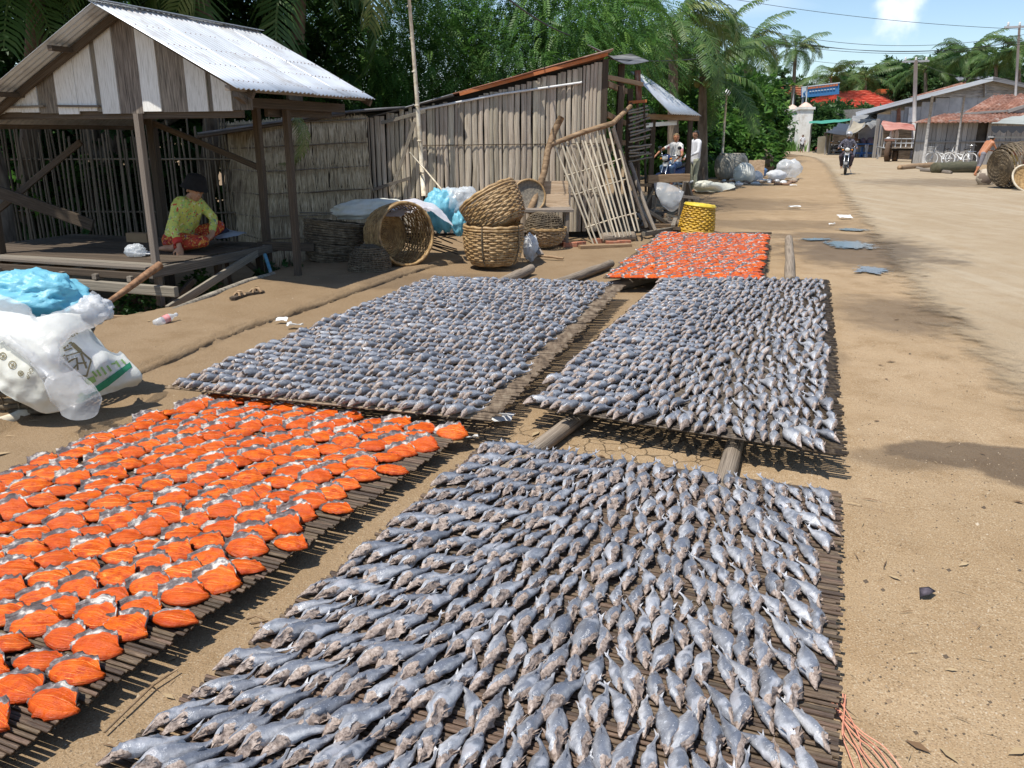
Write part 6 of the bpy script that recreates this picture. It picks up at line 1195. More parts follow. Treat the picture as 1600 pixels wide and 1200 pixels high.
bar('counter', vp(1335, 228, 61), vp(1370, 228, 61), 1.2, .08, wood_grey, s1); bar('back_board', vp(1335, 215, 64), vp(1385, 215, 64), .1, 1.4, wood_dark, s1); bar('back_board', vp(1328, 238, 62.5), vp(1385, 238, 62.5), .1, 1.2, wood_dark, s1)
goods = [solid('goods_a', (.22, .13, .08)), solid('goods_b', (.09, .08, .07)), solid('goods_c', (.30, .24, .18)), solid('goods_d', (.16, .14, .20)), solid('goods_e', (.12, .17, .07))]
for i in range(14): p = vp(random.uniform(1334, 1368), 225+random.uniform(-1, 1), 61+random.uniform(-.4, .4)); tag(lump('goods_bundle', None, None, p+Vector((0, 0, .12)), (.22, .2, random.uniform(.14, .3)), goods[i % 5], .2, 2, i, 12), 'small goods heaped on the counter of the grey tarp stall', 'goods', 'goods on the grey tarp stall')
s2 = thing('market_stall', 'stall with a faded red awning over the trailer', 'stall', gp(1410, 250))
cloth('awning', [[(1378, 193, 60), (1400, 196, 60), (1425, 199, 60)], [(1376, 199, 57), (1400, 201, 57), (1428, 204, 57)], [(1382, 207, 55), (1402, 207, 55), (1432, 209, 55)]], tarp_pink, s2, .15)
for px_, Y in ((1376, 56), (1432, 55.5), (1380, 60), (1428, 60)): p = vp(px_, 205, Y); bar('post', (p.x, Y, 0), (p.x, Y, 2.2), .09, .09, plank_grey, s2, up=(0, 1, 0))
MB().poly([vp(1360, 181, 63), vp(1440, 199, 63), vp(1440, 205, 63), vp(1376, 193, 63)], .05).obj('gable_cloth', wood_dark, s2); bar('back_board', vp(1378, 225, 61), vp(1436, 225, 61), .1, 2.2, wood_dark, s2)
for px_ in (1393, 1401): lump('hanging_bag', 'white bag hanging under the red awning, '+('left' if px_ < 1396 else 'right')+' of the two', 'bag', vp(px_, 212, 57), (.12, .1, .35), white_pl, .2, 3, px_, 14)
s3 = thing('market_stall', 'low stall under a dark drooping tarp', 'stall', gp(1305, 245))
cloth('roof', [[(1290, 205, 72), (1310, 196, 72), (1330, 200, 72)], [(1287, 209, 68), (1306, 203, 68), (1326, 208, 68)], [(1288, 212, 66), (1305, 212, 66), (1322, 213, 66)]], tarp_dk, s3, .15)
for px_ in (1292, 1298, 1324): p = vp(px_, 210, 68); bar('post', (p.x, 68, 0), (p.x, 68, 2.0), .09, .09, plank_grey, s3, up=(0, 1, 0))
MB().poly([vp(1278, 214, 70), vp(1298, 211, 70), vp(1298, 240, 70), vp(1276, 240, 70)], .05).obj('side_screen', tarp_tan, s3); bar('back_board', vp(1300, 225, 73), vp(1335, 225, 73), .1, 2.2, wood_dark, s3)
s4 = thing('green_awning', 'green tarp stretched beside the gate pillars', 'awning', gp(1290, 240)); cloth('sheet', [[(1264, 193, 78), (1290, 190, 80), (1330, 187, 82)], [(1264, 195, 74), (1290, 195, 75), (1330, 191, 76)]], tarp_green, s4, .1)
for px_ in (1268, 1325): p = vp(px_, 194, 76); bar('post', (p.x, 76, 0), (p.x, 76, p.z), .1, .1, plank_grey, s4, up=(0, 1, 0))
stool_m = solid('blue_stool', (.05, .18, .52), .4); stool_w = solid('stool_white', (.6, .66, .75), .4)
for k, px_ in enumerate((1340, 1358)):
    g_ = gp(px_, 247); t = thing('stool', ['left blue plastic stool in front of the grey stall', 'right blue plastic stool in front of the grey stall'][k], 'stool', g_); MB().box(g_+Vector((0, 0, .95)), (.75, .75, .10)).obj('seat', stool_m, t)
    for sx in (-1, 1):
        for sy in (-1, 1): bar('leg', g_+Vector((sx*.48, sy*.44, 0)), g_+Vector((sx*.33, sy*.33, .92)), .14, .10, stool_m if sy > 0 else stool_w, t)
    bar('brace', g_+Vector((-.42, -.42, .35)), g_+Vector((.42, -.42, .35)), .06, .10, stool_m, t)
# trailer cart
cg = gp(1408, 254); ct = thing('motor_trailer', 'flat railed trailer cart with three tyres under the red awning', 'trailer', cg); CM = T(cg) @ rot('Z', 172)
def chm(nm, mb, mt): mb.v = [tuple(CM @ Vector(v)) for v in mb.v]; return mb.obj(nm, mt, ct)
chm('bed', MB().box((0, 0, .85), (1.9, 1.1, .08)), wood_grey)
for y in (-.55, .55):
    for z_ in (1.1, 1.35): chm('rail', MB().tube([(-.95, y, z_), (.95, y, z_)], .03, 6), sheet_grey)
    for x_ in (-.95, -.3, .3, .95): chm('rail_post', MB().tube([(x_, y, .85), (x_, y, 1.38)], .028, 6), sheet_grey)
for (x_, y, r_) in ((.95, .5, .62), (.35, -.1, .42), (-1.0, .3, .5)):
    m_ = MB().tube([(x_+.0, y, 0)], .1) if False else MB(); m_.tube([(x_+.18*math.cos(a)*0, y+r_*.0+0, 0) for a in (0,)], .01) if False else None
    ww = MB(); ww.tube([(x_, y-.08, r_), (x_, y+.08, r_)], r_*.35, 10); ww.lathe([(r_*.55, -.11), (r_*.92, -.13), (r_, -.06), (r_, .06), (r_*.92, .13), (r_*.55, .11)], 22, 0, T(x_, y, r_) @ rot('Z', 68) @ rot('X', 90)); chm('tyre', ww, M('dusty_tyre', [(.05, .035, .025), (.16, .10, .065)], 4, var=0))
chm('mudguard', MB().box((.95, .5, 1.28), (.5, .34, .10)), rust); chm('tow_bar', MB().tube([(.9, 0, .8), (1.5, 0, .9)], .04, 6), sheet_grey); chm('frame', MB().box((0, 0, .74), (1.8, .9, .1)), tyre_m)
tag(lump('white_helmet', None, None, vp(1388, 217, 54), (.14, .14, .12), wpaint, .03, 1, 1, 14), 'white round helmet resting on the trailer', 'helmet')
# logs and timber by the bicycles
for k, (a, c, d) in enumerate((((1406, 262), (1462, 258), .28), ((1462, 263), (1520, 261), .5), ((1440, 266), (1485, 270), .2), ((1420, 260), (1456, 268), .15), ((1500, 264), (1530, 268), .15))): p, q = gp(*a, d/2), gp(*c, d/2); tag(bar('log', p, q, d, d, [wood_brown, M('mossy_log', [(.06, .06, .035), (.12, .11, .07)], 5, var=0), wood_grey, wood_grey, wood_dark][k], None, 'log'), ['brown beam at the left of the bicycles', 'thick mossy log in front of the white bicycles', 'thin pole lying before the mossy log', 'slanting thin pole left of the mossy log', 'short dark log beside the vendor'][k], 'log')
# right edge: baskets, basin, stall canopy
basket('hamper', 'big dark woven hamper lying open-ended at the right edge', wick_dk, [(.50, 0), (.62, .15), (.66, .45), (.62, .8)], 12, 28, T(gl(1556, 297, .64)) @ rot('Z', 10) @ rot('Y', 80), rim=.03)
trm = T(gl(1600, 300, .36)) @ rot('X', 60); t = thing('round_tray', 'round pale tray leaning at the right edge', 'tray', trm.translation); MB().lathe([(.001, 0), (.38, 0), (.42, .06), (.40, .06), (.36, -.02), (.001, -.02)], 30, 0, trm).obj('disc', wick, t); MB().tube([trm @ Vector((.42*math.cos(a), .42*math.sin(a), .05)) for a in np.linspace(0, 6.283, 31)[:-1]], .03, 6, closed=True).obj('rim', bamboo_pale, t)
red_m = solid('red_plastic', (.38, .035, .03), .4); rt_ = thing('red_table', 'dark red plastic table with a tub at the right edge', 'table', gp(1600, 290)); rg_ = gp(1603, 288)
MB().box(rg_+Vector((.3, 0, 1.0)), (1.6, 1.0, .10)).obj('top', red_m, rt_); 
for sx in (-.4, 1.0): bar('leg', rg_+Vector((sx, -.4, 0)), rg_+Vector((sx, -.4, .95)), .12, .12, red_m, rt_, up=(0, 1, 0))
MB().lathe([(.001, 0), (.4, 0), (.52, .35), (.50, .35), (.38, .03), (.001, .03)], 24, 0, T(rg_+Vector((.3, 0, 1.06)))).obj('tub', red_m, rt_)
lump('bag', 'orange and yellow patterned bag on the stall beside the vendor', 'bag', vp(1582, 243, 29), (.22, .18, .34), print_cloth('orange_yellow', (.60, .34, .12), [((.62, .52, .20), .3, .5), ((.50, .14, .08), .4, .6)], 6), .12, 2, 3, 18); lump('bag', 'purple bag slumped beside the patterned one', 'bag', vp(1570, 247, 29.3), (.22, .15, .25), solid('purple_cloth', (.14, .08, .20), .8), .15, 2, 7, 18)
lump('vendor_bucket', 'pale patterned bucket bag at the feet of the vendor', 'bucket', gl(1536, 291, .25), (.24, .2, .28), print_cloth('pale_pattern', (.42, .36, .28), [((.18, .14, .11), .4, .52)], 10), .1, 2, 9, 16)
um = thing('canopy', 'pale scalloped stall canopy at the right edge', 'canopy', (19.6, 30, 0)); cloth('sheet', [[(1590, 184, 31), (1620, 181, 31), (1680, 183, 31)], [(1565, 190, 29), (1610, 189, 29), (1680, 190, 29)], [(1548, 197, 27.5), (1605, 198, 27.5), (1680, 199, 27.5)]], M('canopy_cloth', [(.34, .36, .33), (.46, .48, .45)], 2, rough=.7, var=0, trans=.25), um, .05)
b = MB()
for k in range(10):
    x0_, x1_ = 1549+k*13, 1549+(k+1)*13; P = [[vp(x0_+(x1_-x0_)*j/6, 197+(6+5*math.sin(math.pi*j/6))*i/2, 27.45) for j in range(7)] for i in range(3)]; b.grid(P)
b.obj('scalloped_edge', tarp_dk, um); bar('post', (vp(1612, 200, 28).x, 28, 0), (vp(1612, 200, 28).x, 28, 1.9), .06, .06, sheet_grey, um, up=(0, 1, 0)); bar('rail', vp(1545, 214, 28), vp(1680, 215, 28), .05, .05, sheet_grey, um)
# gate and wall
for k, px_ in enumerate((1232, 1252)):
    g_ = gp(px_, 237 if k else 235); t = thing('gate_pillar', ['rear white gate pillar', 'front white gate pillar beside the child'][k], 'pillar', g_); hh = 3.9; MB().box(g_+Vector((0, 0, hh/2)), (1.2 if k else 1.0, 1.1, hh)).obj('shaft', white_wall, t); MB().box(g_+Vector((0, 0, hh+.08)), (1.45, 1.35, .22)).obj('cornice', white_wall, t); MB().lathe([(.75, 0), (.45, .25), (.12, .42), (.001, .46)], 4, 0, T(g_+Vector((0, 0, hh+.2))) @ rot('Z', 45)).obj('cap', M('pale_terracotta', [(.55, .36, .28), (.64, .5, .42)], 3, var=0), t); MB().tube([g_+Vector((0, 0, hh+.5)), g_+Vector((0, 0, hh+2.2))], .05, 6).obj('rod', sheet_grey, t)
wl = thing('boundary_wall', 'pale panelled boundary wall left of the gate pillars', 'wall', gp(1215, 234)); w0, w1 = gp(1195, 233), gp(1232, 234); nseg = 3
for i in range(nseg):
    p, q = w0.lerp(w1, i/nseg), w0.lerp(w1, (i+1)/nseg); bar('panel', p.lerp(q, .12)+Vector((0, 0, 1.3)), p.lerp(q, .88)+Vector((0, 0, 1.3)), .15, 2.4, M('wall_panel', [(.40, .35, .28), (.52, .47, .39)], 2, var=.1), wl); bar('pier', p, p+Vector((0, 0, 2.9)), .5, .5, white_wall, wl, up=(0, 1, 0)); bar('coping', p+Vector((0, 0, 2.6)), q+Vector((0, 0, 2.6)), .35, .2, white_wall, wl)
# red tiled house, pavilion, sign
rh = thing('red_roof_house', 'white house with a broad red tiled hip roof behind the stalls', 'house', (40, 115, 0)); Yh = 112.
e0, e1, e2, e3 = vp(1236, 171, Yh), vp(1420, 174, Yh), vp(1430, 172, Yh+16)+Vector((0, 0, .0)), vp(1250, 170, Yh+16); k0, k1 = vp(1300, 143, Yh+8), vp(1352, 141, Yh+8); e2.z = e3.z = e0.z
def tiled(par, a, b, c, d, rows, mt):     # courses of tiles stepping down, a-b top, d-c eave
    a, b, c, d = map(Vector, (a, b, c, d)); nrm = (b-a if (b-a).length > .1 else c-d).cross(d-a).normalized(); nrm = nrm if nrm.z > 0 else -nrm
    for i in range(rows):
        t0, t1 = i/rows, (i+1)/rows; P0, P1, P2, P3 = a.lerp(d, t0), b.lerp(c, t0), b.lerp(c, t1), a.lerp(d, t1); n = max(3, int((P2-P3).length/.5)); g = []
        g.append([P0.lerp(P1, j/n) for j in range(n+1)]); g.append([P3.lerp(P2, j/n)+nrm*(.16+.05*(j % 2)) for j in range(n+1)]); g.append([P3.lerp(P2, j/n)-nrm*.02 for j in range(n+1)]); MB().grid(g, 0, False).obj('tile_course', mt, par)
tiled(rh, k0, k1, e1, e0, 12, tile_red); tiled(rh, k0, k0, e0, e3, 10, tile_red); tiled(rh, k1, k1, e2, e1, 10, tile_red); tiled(rh, k1, k0, e3, e2, 6, tile_red)
MB().box(((e0.x+e1.x)/2, Yh+8, e0.z/2-.2), ((e1.x-e0.x)*.88, 13, e0.z-.1)).obj('wall', white_wall, rh)
for i in range(5): xx = e0.x+(e1.x-e0.x)*(.14+.18*i); f_ = MB().box((xx, Yh+1.35, 2.2), (1.4, .25, 1.6)).obj('window', wood_dark, rh); MB().box((xx, Yh+1.2, 2.2), (.08, .1, 1.6)).obj('mullion', white_wall, f_)
for (x0_, y0_, x1_, y1_, Y, nm, lab) in ((1212, 133, 1256, 150, 120, 'brown_roof_house', 'rust brown tiled house roof left of the signboard'), (1365, 140, 1412, 146, 130, 'orange_roof_pavilion', 'small orange roofed pavilion above the stalls')):
    t = thing(nm, lab, 'house', (vp(x0_, y1_, Y).x, Y, 0)); a, b_ = vp(x0_+6, y0_, Y+4), vp(x1_-3, y0_, Y+4); c, d = vp(x1_, y1_, Y), vp(x0_, y1_, Y); tiled(t, a, b_, c, d, 5, M('brown_tiles', [(.30, .10, .05), (.45, .19, .10)], 2, var=.15) if x0_ < 1300 else M('orange_tiles', [(.50, .16, .06), (.60, .24, .11)], 2, var=.1)); MB().box(((c.x+d.x)/2, Y+5, c.z/2), ((c.x-d.x)*.85, 6, c.z-.1)).obj('wall', plank_grey, t)
sg = thing('signboard', 'long blue and orange signboard on posts above the red roof', 'sign', (vp(1283, 170, 100).x, 100, 0)); Yg = 100.
blue_s = solid('sign_blue', (.06, .22, .48), .5); org_s = solid('sign_orange', (.62, .19, .08), .5); wht_s = solid('sign_white', (.66, .70, .72), .5)
def quad(nm, pts_, off, mt): return MB().poly([vp(x_, y_, Yg)+Vector((0, -off, 0)) for x_, y_ in pts_], -.04).obj(nm, mt, sg)
quad('board', [(1252, 153), (1311, 147), (1311, 129), (1252, 136)], 0, blue_s); quad('white_panel', [(1252.5, 152), (1259.5, 151), (1259.5, 136), (1252.5, 137)], .06, wht_s); quad('top_edge', [(1252, 137), (1312, 130), (1312, 128.5), (1252, 135.5)], .07, wht_s)
for i in range(11):
    x0_ = 1261+i*4.4; dy = -(x0_-1252)*.115; quad('letter_block', [(x0_, 140.5+dy), (x0_+3.6, 140.1+dy), (x0_+3.6, 137.2+dy+random.uniform(-.5, .6)), (x0_, 137.6+dy+random.uniform(-.5, .6))], .08, org_s)
for i in range(9):
    x0_ = 1264+i*4.6; dy = -(x0_-1252)*.115; quad('small_letter_block', [(x0_, 145.2+dy), (x0_+3.2, 144.9+dy), (x0_+3.2, 143.6+dy), (x0_, 143.9+dy)], .08, wht_s)
quad('panel_mark', [(1254, 147), (1258, 150), (1258.5, 148.5), (1254.5, 144)], .1, blue_s); quad('panel_mark', [(1254.5, 150), (1256, 150.5), (1258.3, 142), (1257, 142)], .1, blue_s)
for px_ in (1255, 1309): p = vp(px_, 150, Yg+.2); bar('post', (p.x, Yg+.2, 0), (p.x, Yg+.2, p.z), .18, .18, sheet_grey, sg, up=(0, 1, 0))
bsn = thing('hanging_sign', 'small upright blue sign left of the red roof', 'sign', vp(1226, 180, 95)); MB().box(vp(1225, 171, 95), (.5, .1, 1.3)).obj('panel', blue_s, bsn); MB().box(vp(1225, 171, 94.9), (.2, .1, .9)).obj('mark', wht_s, bsn); bar('post', (vp(1228, 170, 95.2).x, 95.2, 0), vp(1228, 163, 95.2), .12, .12, sheet_grey, bsn, up=(0, 1, 0))
# verge at left: jar, sacks, rubbish
jr = thing('water_jar', 'big squat cement water jar on the verge', 'jar', gp(1141, 280)); JM = T(gp(1141, 281))
MB().lathe([(.001, .0), (.42, .0), (.58, .15), (.66, .45), (.64, .75), (.56, .92), (.50, .97), (.52, 1.02), (.47, 1.02), (.44, .9), (.001, .9)], 36, 0, JM @ Matrix.Scale(.92, 4)).obj('body', M('cement', [(.22, .20, .17), (.36, .34, .29), (.44, .42, .37)], 2.5, rough=.9, var=0, bump=.3, dirt=((.15, .13, .09), 2, .5, .7)), jr)
lump('sack', 'full white sack standing beside the water jar', 'sack', gl(1162, 285, .28), (.36, .26, .36), white_sack, .12, 2, 3, 26, .75); lump('rubbish_bag', 'clear white rubbish bag at the end of the verge heap', 'plastic bag', gl(1231, 279, .33), (.42, .3, .36), clear_pl, .25, 2.4, 5, 30, .8); lump('rubbish_bag', 'blue rubbish bag behind the white sack', 'plastic bag', gl(1186, 277, .2), (.28, .2, .22), film('blue_rubbish', (.14, .28, .50), 1, .4, .2), .25, 2.4, 6, 24, .8)
lump('rubbish_bag', 'grey white bag low in the verge heap', 'plastic bag', gl(1213, 281, .16), (.34, .2, .18), white_pl, .25, 2.4, 8, 24, .8); lump('rubbish_bag', 'pinkish clear bag beside the white sack', 'plastic bag', gl(1181, 283, .16), (.2, .15, .18), white_pl, .25, 2.4, 9, 20, .8); tag(bar('crate_board', gl(1183, 278, .45)+Vector((-.3, .2, -.1)), gl(1183, 278, .45)+Vector((.3, .2, -.1)), .06, .6, ply), 'pale board leaning in the verge heap', 'board'); lump('boulder', 'brown mound behind the pale board', 'mound', gl(1180, 271, .35), (.75, .5, .62), M('mound_brown', [(.12, .09, .06), (.22, .17, .12)], 3, var=0), .15, 2, 2, 24, .6)
cs = [[gp(1088, 287, .25), gp(1105, 284, .30), gp(1125, 287, .22), gp(1146, 287, .12)], [gp(1086, 292, .18), gp(1105, 290, .24), gp(1125, 291, .16), gp(1147, 291, .1)], [gp(1086, 298, .03), gp(1108, 298, .03), gp(1128, 298, .03), gp(1147, 296, .03)]]
tag(MB().grid(drape(cs, 8, 8, .04, 4, 3)).obj('ground_sheet', cream_pl), 'cream plastic sheet spread on the ground beyond the scooter', 'sheet')
for i in range(40): g_ = gp(random.uniform(1125, 1245), random.uniform(280, 288), .04); tag(lump('litter', None, None, g_, (random.uniform(.06, .16), .08, .05), random.choice([white_pl, goods[0], goods[2], lit_w]), .3, 3, i, 8), 'bit of litter along the verge by the rubbish bags', 'litter', 'litter along the verge')
# ================================================================== POLES AND WIRES
def pole(name, lab, px_, ptop, Y, r_, arm=True, mt=None, lean=0):
    p = vp(px_, ptop, Y); t = thing(name, lab, 'pole', (p.x, Y, 0)); MB().tube([(p.x+lean, Y, 0), (p.x, Y, p.z)], [r_*1.2, r_], 9).obj('shaft', mt or M('concrete_pole', [(.46, .45, .43), (.56, .55, .53)], 3, var=0), t)
    if arm: bar('cross_arm', (p.x-.9, Y, p.z-.1), (p.x+.9, Y, p.z-.05), .12, .12, sheet_grey, t); 
    if arm:
        for d in (-.7, 0, .7): MB().lathe([(.05, 0), (.09, .06), (.05, .12), (.08, .18), (.001, .24)], 8, 0, T(p.x+d, Y, p.z-.02)).obj('insulator', wpaint, t)
    return p
P1 = pole('utility_pole', 'concrete utility pole with crossarm beside the warehouse', 1431, 94, 60, .12, lean=.7); P2 = pole('utility_pole', 'tall pale pole at the right edge', 1593, 40, 55, .07, lean=.9); P3 = pole('lamp_pole', 'thin pole with a small lamp beside the water jar', 1135, 150, 33, .04, False, bamboo_pale)
MB().lathe([(.03, 0), (.14, .03), (.15, .14), (.05, .24), (.001, .25)], 14, 0, T(P3)).obj('lamp', wpaint, [o for o in COL.objects if o.name.startswith('lamp_pole')][0])
P4 = pole('pole', 'thin grey pole before the warehouse wall', 1457, 150, 46, .07, False, plank_grey); pole('pole', 'thin pole rising from the shack roof', 1507, 150, 46.5, .05, False, plank_grey)
wire_m = solid('cable', (.03, .03, .032), .6)
def wire(lab, a, c, sag, r_): tag(MB().tube([a.lerp(c, k/24)-Vector((0, 0, sag*4*(k/24)*(1-k/24))) for k in range(25)], r_, 5).obj('power_line', wire_m), lab, 'cable')
W_ = [('topmost cable crossing the sky from the upper middle', (1130, -4, 50), (1640, 47, 50), .3), ('upper cable of the four parallel ones', (1150, 36, 50), (1640, 46, 50), 1.0), ('second cable of the parallel ones', (1150, 44, 50), (1640, 54, 50), 1.05), ('third cable of the parallel ones', (1165, 54, 50), (1640, 58, 50), .8), ('lowest cable of the parallel ones', (1170, 60, 50), (1640, 62, 50), .75)]
for lab, a, c, s_ in W_: wire(lab, vp(*a), vp(*c), s_, .013)
wire('thin cable running to the utility pole arm', vp(1250, 92, 60), P1, .3, .012); wire('cable from the utility pole to the right', P1, P2+Vector((0, 0, -3)), .5, .012); wire('cable slanting across the tree above the shed', vp(790, -5, 12), vp(890, 55, 16), .05, .012); wire('low cable beside the lamp pole', vp(1090, 170, 30), P3-Vector((0, 0, .3)), .1, .012); wire('cable in front of the palms over the shed', vp(950, 92, 14), vp(1120, 85, 30), .1, .012)
# ================================================================== VEGETATION
def leaf_mat(name, dark, mid, light, trans=.42):
    m = bpy.data.materials.new(name); m.use_nodes = True; n = m.node_tree.nodes; l = m.node_tree.links; b = n['Principled BSDF']; b.inputs['Roughness'].default_value = .5; b.inputs['Specular IOR Level'].default_value = .35
    at = nn(n, 'ShaderNodeAttribute', attribute_name='lr'); cr = nn(n, 'ShaderNodeValToRGB'); e = cr.color_ramp.elements; e.new(.5)
    for i, (p, c) in enumerate(((0, dark), (.55, mid), (1, light))): e[i].position = p; e[i].color = (*c, 1)
    l.new(at.outputs['Fac'], cr.inputs[0]); l.new(cr.outputs[0], b.inputs['Base Color']); t = nn(n, 'ShaderNodeBsdfTranslucent'); hs = nn(n, 'ShaderNodeHueSaturation'); hs.inputs['Value'].default_value = 1.3; l.new(cr.outputs[0], hs.inputs['Color']); l.new(hs.outputs[0], t.inputs[0])
    ms = nn(n, 'ShaderNodeMixShader'); ms.inputs[0].default_value = trans; l.new(b.outputs[0], ms.inputs[1]); l.new(t.outputs[0], ms.inputs[2]); l.new(ms.outputs[0], n['Material Output'].inputs[0]); return m
lf_tree = leaf_mat('feathery_leaves', (.035, .095, .018), (.075, .175, .032), (.165, .285, .055)); lf_dark = leaf_mat('dark_leaves', (.018, .05, .013), (.035, .095, .022), (.07, .16, .035)); lf_shrub = leaf_mat('shrub_leaves', (.035, .095, .016), (.07, .17, .03), (.15, .27, .05)); lf_palm = leaf_mat('palm_leaves', (.04, .085, .022), (.075, .14, .035), (.20, .24, .08), .3); lf_far = leaf_mat('far_leaves', (.025, .06, .02), (.05, .11, .032), (.10, .17, .05)); grass_m = leaf_mat('grass_blades', (.04, .10, .015), (.08, .18, .03), (.18, .26, .07))
bark = M('bark', [(.07, .05, .035), (.17, .13, .095), (.26, .21, .16)], 6, (1, 1, .3), .9, .6, var=.15)
def feather(pairs=7, L=.42, ll=.11, lw=.020, droop=.25):
    V, F = [], []
    for i in range(pairs*2+1):
        k = i//2; s = 1 if i % 2 else -1; t = (k+.6)/pairs; x = t*L; z = -droop*t*t*L; le = ll*(.55+.6*math.sin(math.pi*min(1, t*.9+.1)))
        d = Vector((.55, .8*s, -.22)).normalized() if i < pairs*2 else Vector((1, 0, -.4)).normalized(); p = Vector((x, 0, z)); w = Vector((d.y, -d.x, 0)).normalized()*lw; b = len(V)
        V += [p, p+d*le*.5+w, p+d*le, p+d*le*.5-w]; F.append((b, b+1, b+2, b+3))
    return np.array([tuple(v) for v in V]), np.array(F)
def broad(n=6, L=.22, lw=.05, seed=1):
    V, F = [], []; rg = random.Random(seed)
    for i in range(n):
        a = 2*math.pi*i/n+rg.uniform(-.4, .4); d = Vector((.5+rg.random()*.4, math.cos(a)*.7, math.sin(a)*.5)).normalized(); p = Vector((rg.uniform(0, .12), 0, 0)); le = L*rg.uniform(.7, 1.2); w = d.cross(Vector((0, 0, 1))); w = (w.normalized() if w.length > .1 else Vector((0, 1, 0)))*lw; dr = Vector((0, 0, -le*.22)); b = len(V)
        V += [p, p+d*le*.45+w, p+d*le+dr, p+d*le*.45-w]; F.append((b, b+1, b+2, b+3))
    return np.array([tuple(v) for v in V]), np.array(F)
TPL = dict(feather=feather(), broad=broad(), broadbig=broad(5, .34, .085, 3), far=broad(7, .55, .12, 4), fine=feather(5, .3, .09, .02, .3))
def leaves(pos, dirs, size, tpl, rnd=None):
    V, F = TPL[tpl]; N = len(pos); d = dirs/(np.linalg.norm(dirs, axis=1, keepdims=True)+1e-9); ref = RNG.normal(size=(N, 3))*.35+np.array([0, 0, 1.]); s = np.cross(ref, d); s /= np.linalg.norm(s, axis=1, keepdims=True)+1e-9; u = np.cross(d, s)
    sz = size*RNG.uniform(.7, 1.3, N); P = V[None]*sz[:, None, None]; W = P[:, :, 0:1]*d[:, None]+P[:, :, 1:2]*s[:, None]+P[:, :, 2:3]*u[:, None]+pos[:, None]
    FF = F[None]+(np.arange(N)*len(V))[:, None, None]; r_ = RNG.beta(2, 2.6, N) if rnd is None else rnd; A = np.repeat(r_, len(V))[:, None].repeat(3, 1)
    return W.reshape(-1, 3), FF.reshape(-1, 4), A
def clumps(blobs, per, droop=.5, spread=.55, inner=.25):
    """blobs: (centre, radii, nclumps, clump radius) -> positions, directions, clump random"""
    PS, DS, RS = [], [], []
    for c, r, nc, cr in blobs:
        c, r = np.array(c, float), np.array(r, float)
        q = RNG.normal(size=(nc, 3)); q /= np.linalg.norm(q, axis=1, keepdims=True); rad = np.where(RNG.random(nc) < inner, RNG.uniform(.3, .8, nc), RNG.uniform(.78, 1.12, nc)); cc = c+q*r*rad[:, None]
        for k in range(nc):
            n = max(3, int(per*RNG.uniform(.6, 1.4))); o = RNG.normal(size=(n, 3))*cr*spread; p = cc[k]+o; d = q[k]*.8+o/(cr+1e-6)*.7+RNG.normal(size=(n, 3))*.35; d[:, 2] -= droop
            PS.append(p); DS.append(d); RS.append(np.clip(RNG.beta(2, 2.4)+RNG.normal(0, .13, n), 0, 1))
    return np.concatenate(PS), np.concatenate(DS), np.concatenate(RS)
def crown(name, blobs, per, size, tpl, mat, parent, **k):
    p, d, r_ = clumps(blobs, per, **k); V, F, A = leaves(p, d, size, tpl, r_); return stuff(link(name, npmesh(name, V, F, mat, {'lr': A}), parent))
def limbs(name, base, tips, r0, mat, parent):
    b = MB(); base = Vector(base); fork = base+Vector((0, 0, (min(t[2] for t in tips)-base.z)*.45)); b.tube([base, base.lerp(fork, .5)+Vector((.08, .05, 0)), fork], [r0*1.25, r0, r0*.8], 9)
    for t in tips: t = Vector(t); m = fork.lerp(t, .5)+Vector((random.uniform(-.3, .3), random.uniform(-.3, .3), .25)); b.tube([fork, m, t], [r0*.6, r0*.38, r0*.12], 7)
    return b.obj(name, mat, parent)
def tree(name, label, base, blobs, per, size, tpl, mat, r0=.2, group=None, cat_='tree', **k):
    t = thing(name, label, cat_, base, group); limbs('trunk', base, [b_[0] for b_ in blobs], r0, bark, t); crown('crown', blobs, per, size, tpl, mat, t, **k); return t
def V3(px_, py_, Y): p = vp(px_, py_, Y); return (p.x, p.y, p.z)
# big feathery trees behind the shed
tree('feathery_tree', 'large feathery leaved tree right behind the bamboo shed', (.6, 19.5, 0), [(V3(880, 70, 19), (2.2, 2, 1.5), 95, .55), (V3(760, 110, 18.5), (1.9, 1.8, 1.2), 75, .5), (V3(925, 110, 20), (1.1, 1.3, 1.2), 50, .5), (V3(850, -20, 20), (2.4, 2, 1.3), 60, .55), (V3(965, 35, 22), (.9, 1.2, 1.3), 40, .5)], 25, .74, 'feather', lf_tree, .22, droop=.55)
tree('feathery_tree', 'large feathery leaved tree rising behind the shelter and thatch', (-3.0, 19, 0), [(V3(600, 60, 18.5), (2.2, 2, 1.5), 95, .55), (V3(500, 120, 18), (1.6, 1.7, 1.1), 55, .5), (V3(650, 130, 18), (1.5, 1.6, 1.0), 50, .5), (V3(560, -20, 20), (2.4, 2, 1.3), 60, .55)], 25, .74, 'feather', lf_tree, .22, droop=.55)
tree('shade_tree', 'dark dense tree overhanging the left end of the shelter', (-7.5, 15.5, 0), [(V3(330, 40, 17), (2.2, 2, 1.4), 70, .6), (V3(180, 120, 17), (2.2, 1.5, 1.6), 70, .6), (V3(20, 130, 17), (2.0, 1.5, 1.8), 60, .6), (V3(100, -40, 16), (2.6, 2, 1.2), 60, .6), (V3(380, 150, 17.5), (1.3, 1.2, 1.0), 40, .5)], 13, 1.15, 'broad', lf_dark, .25, droop=.3)
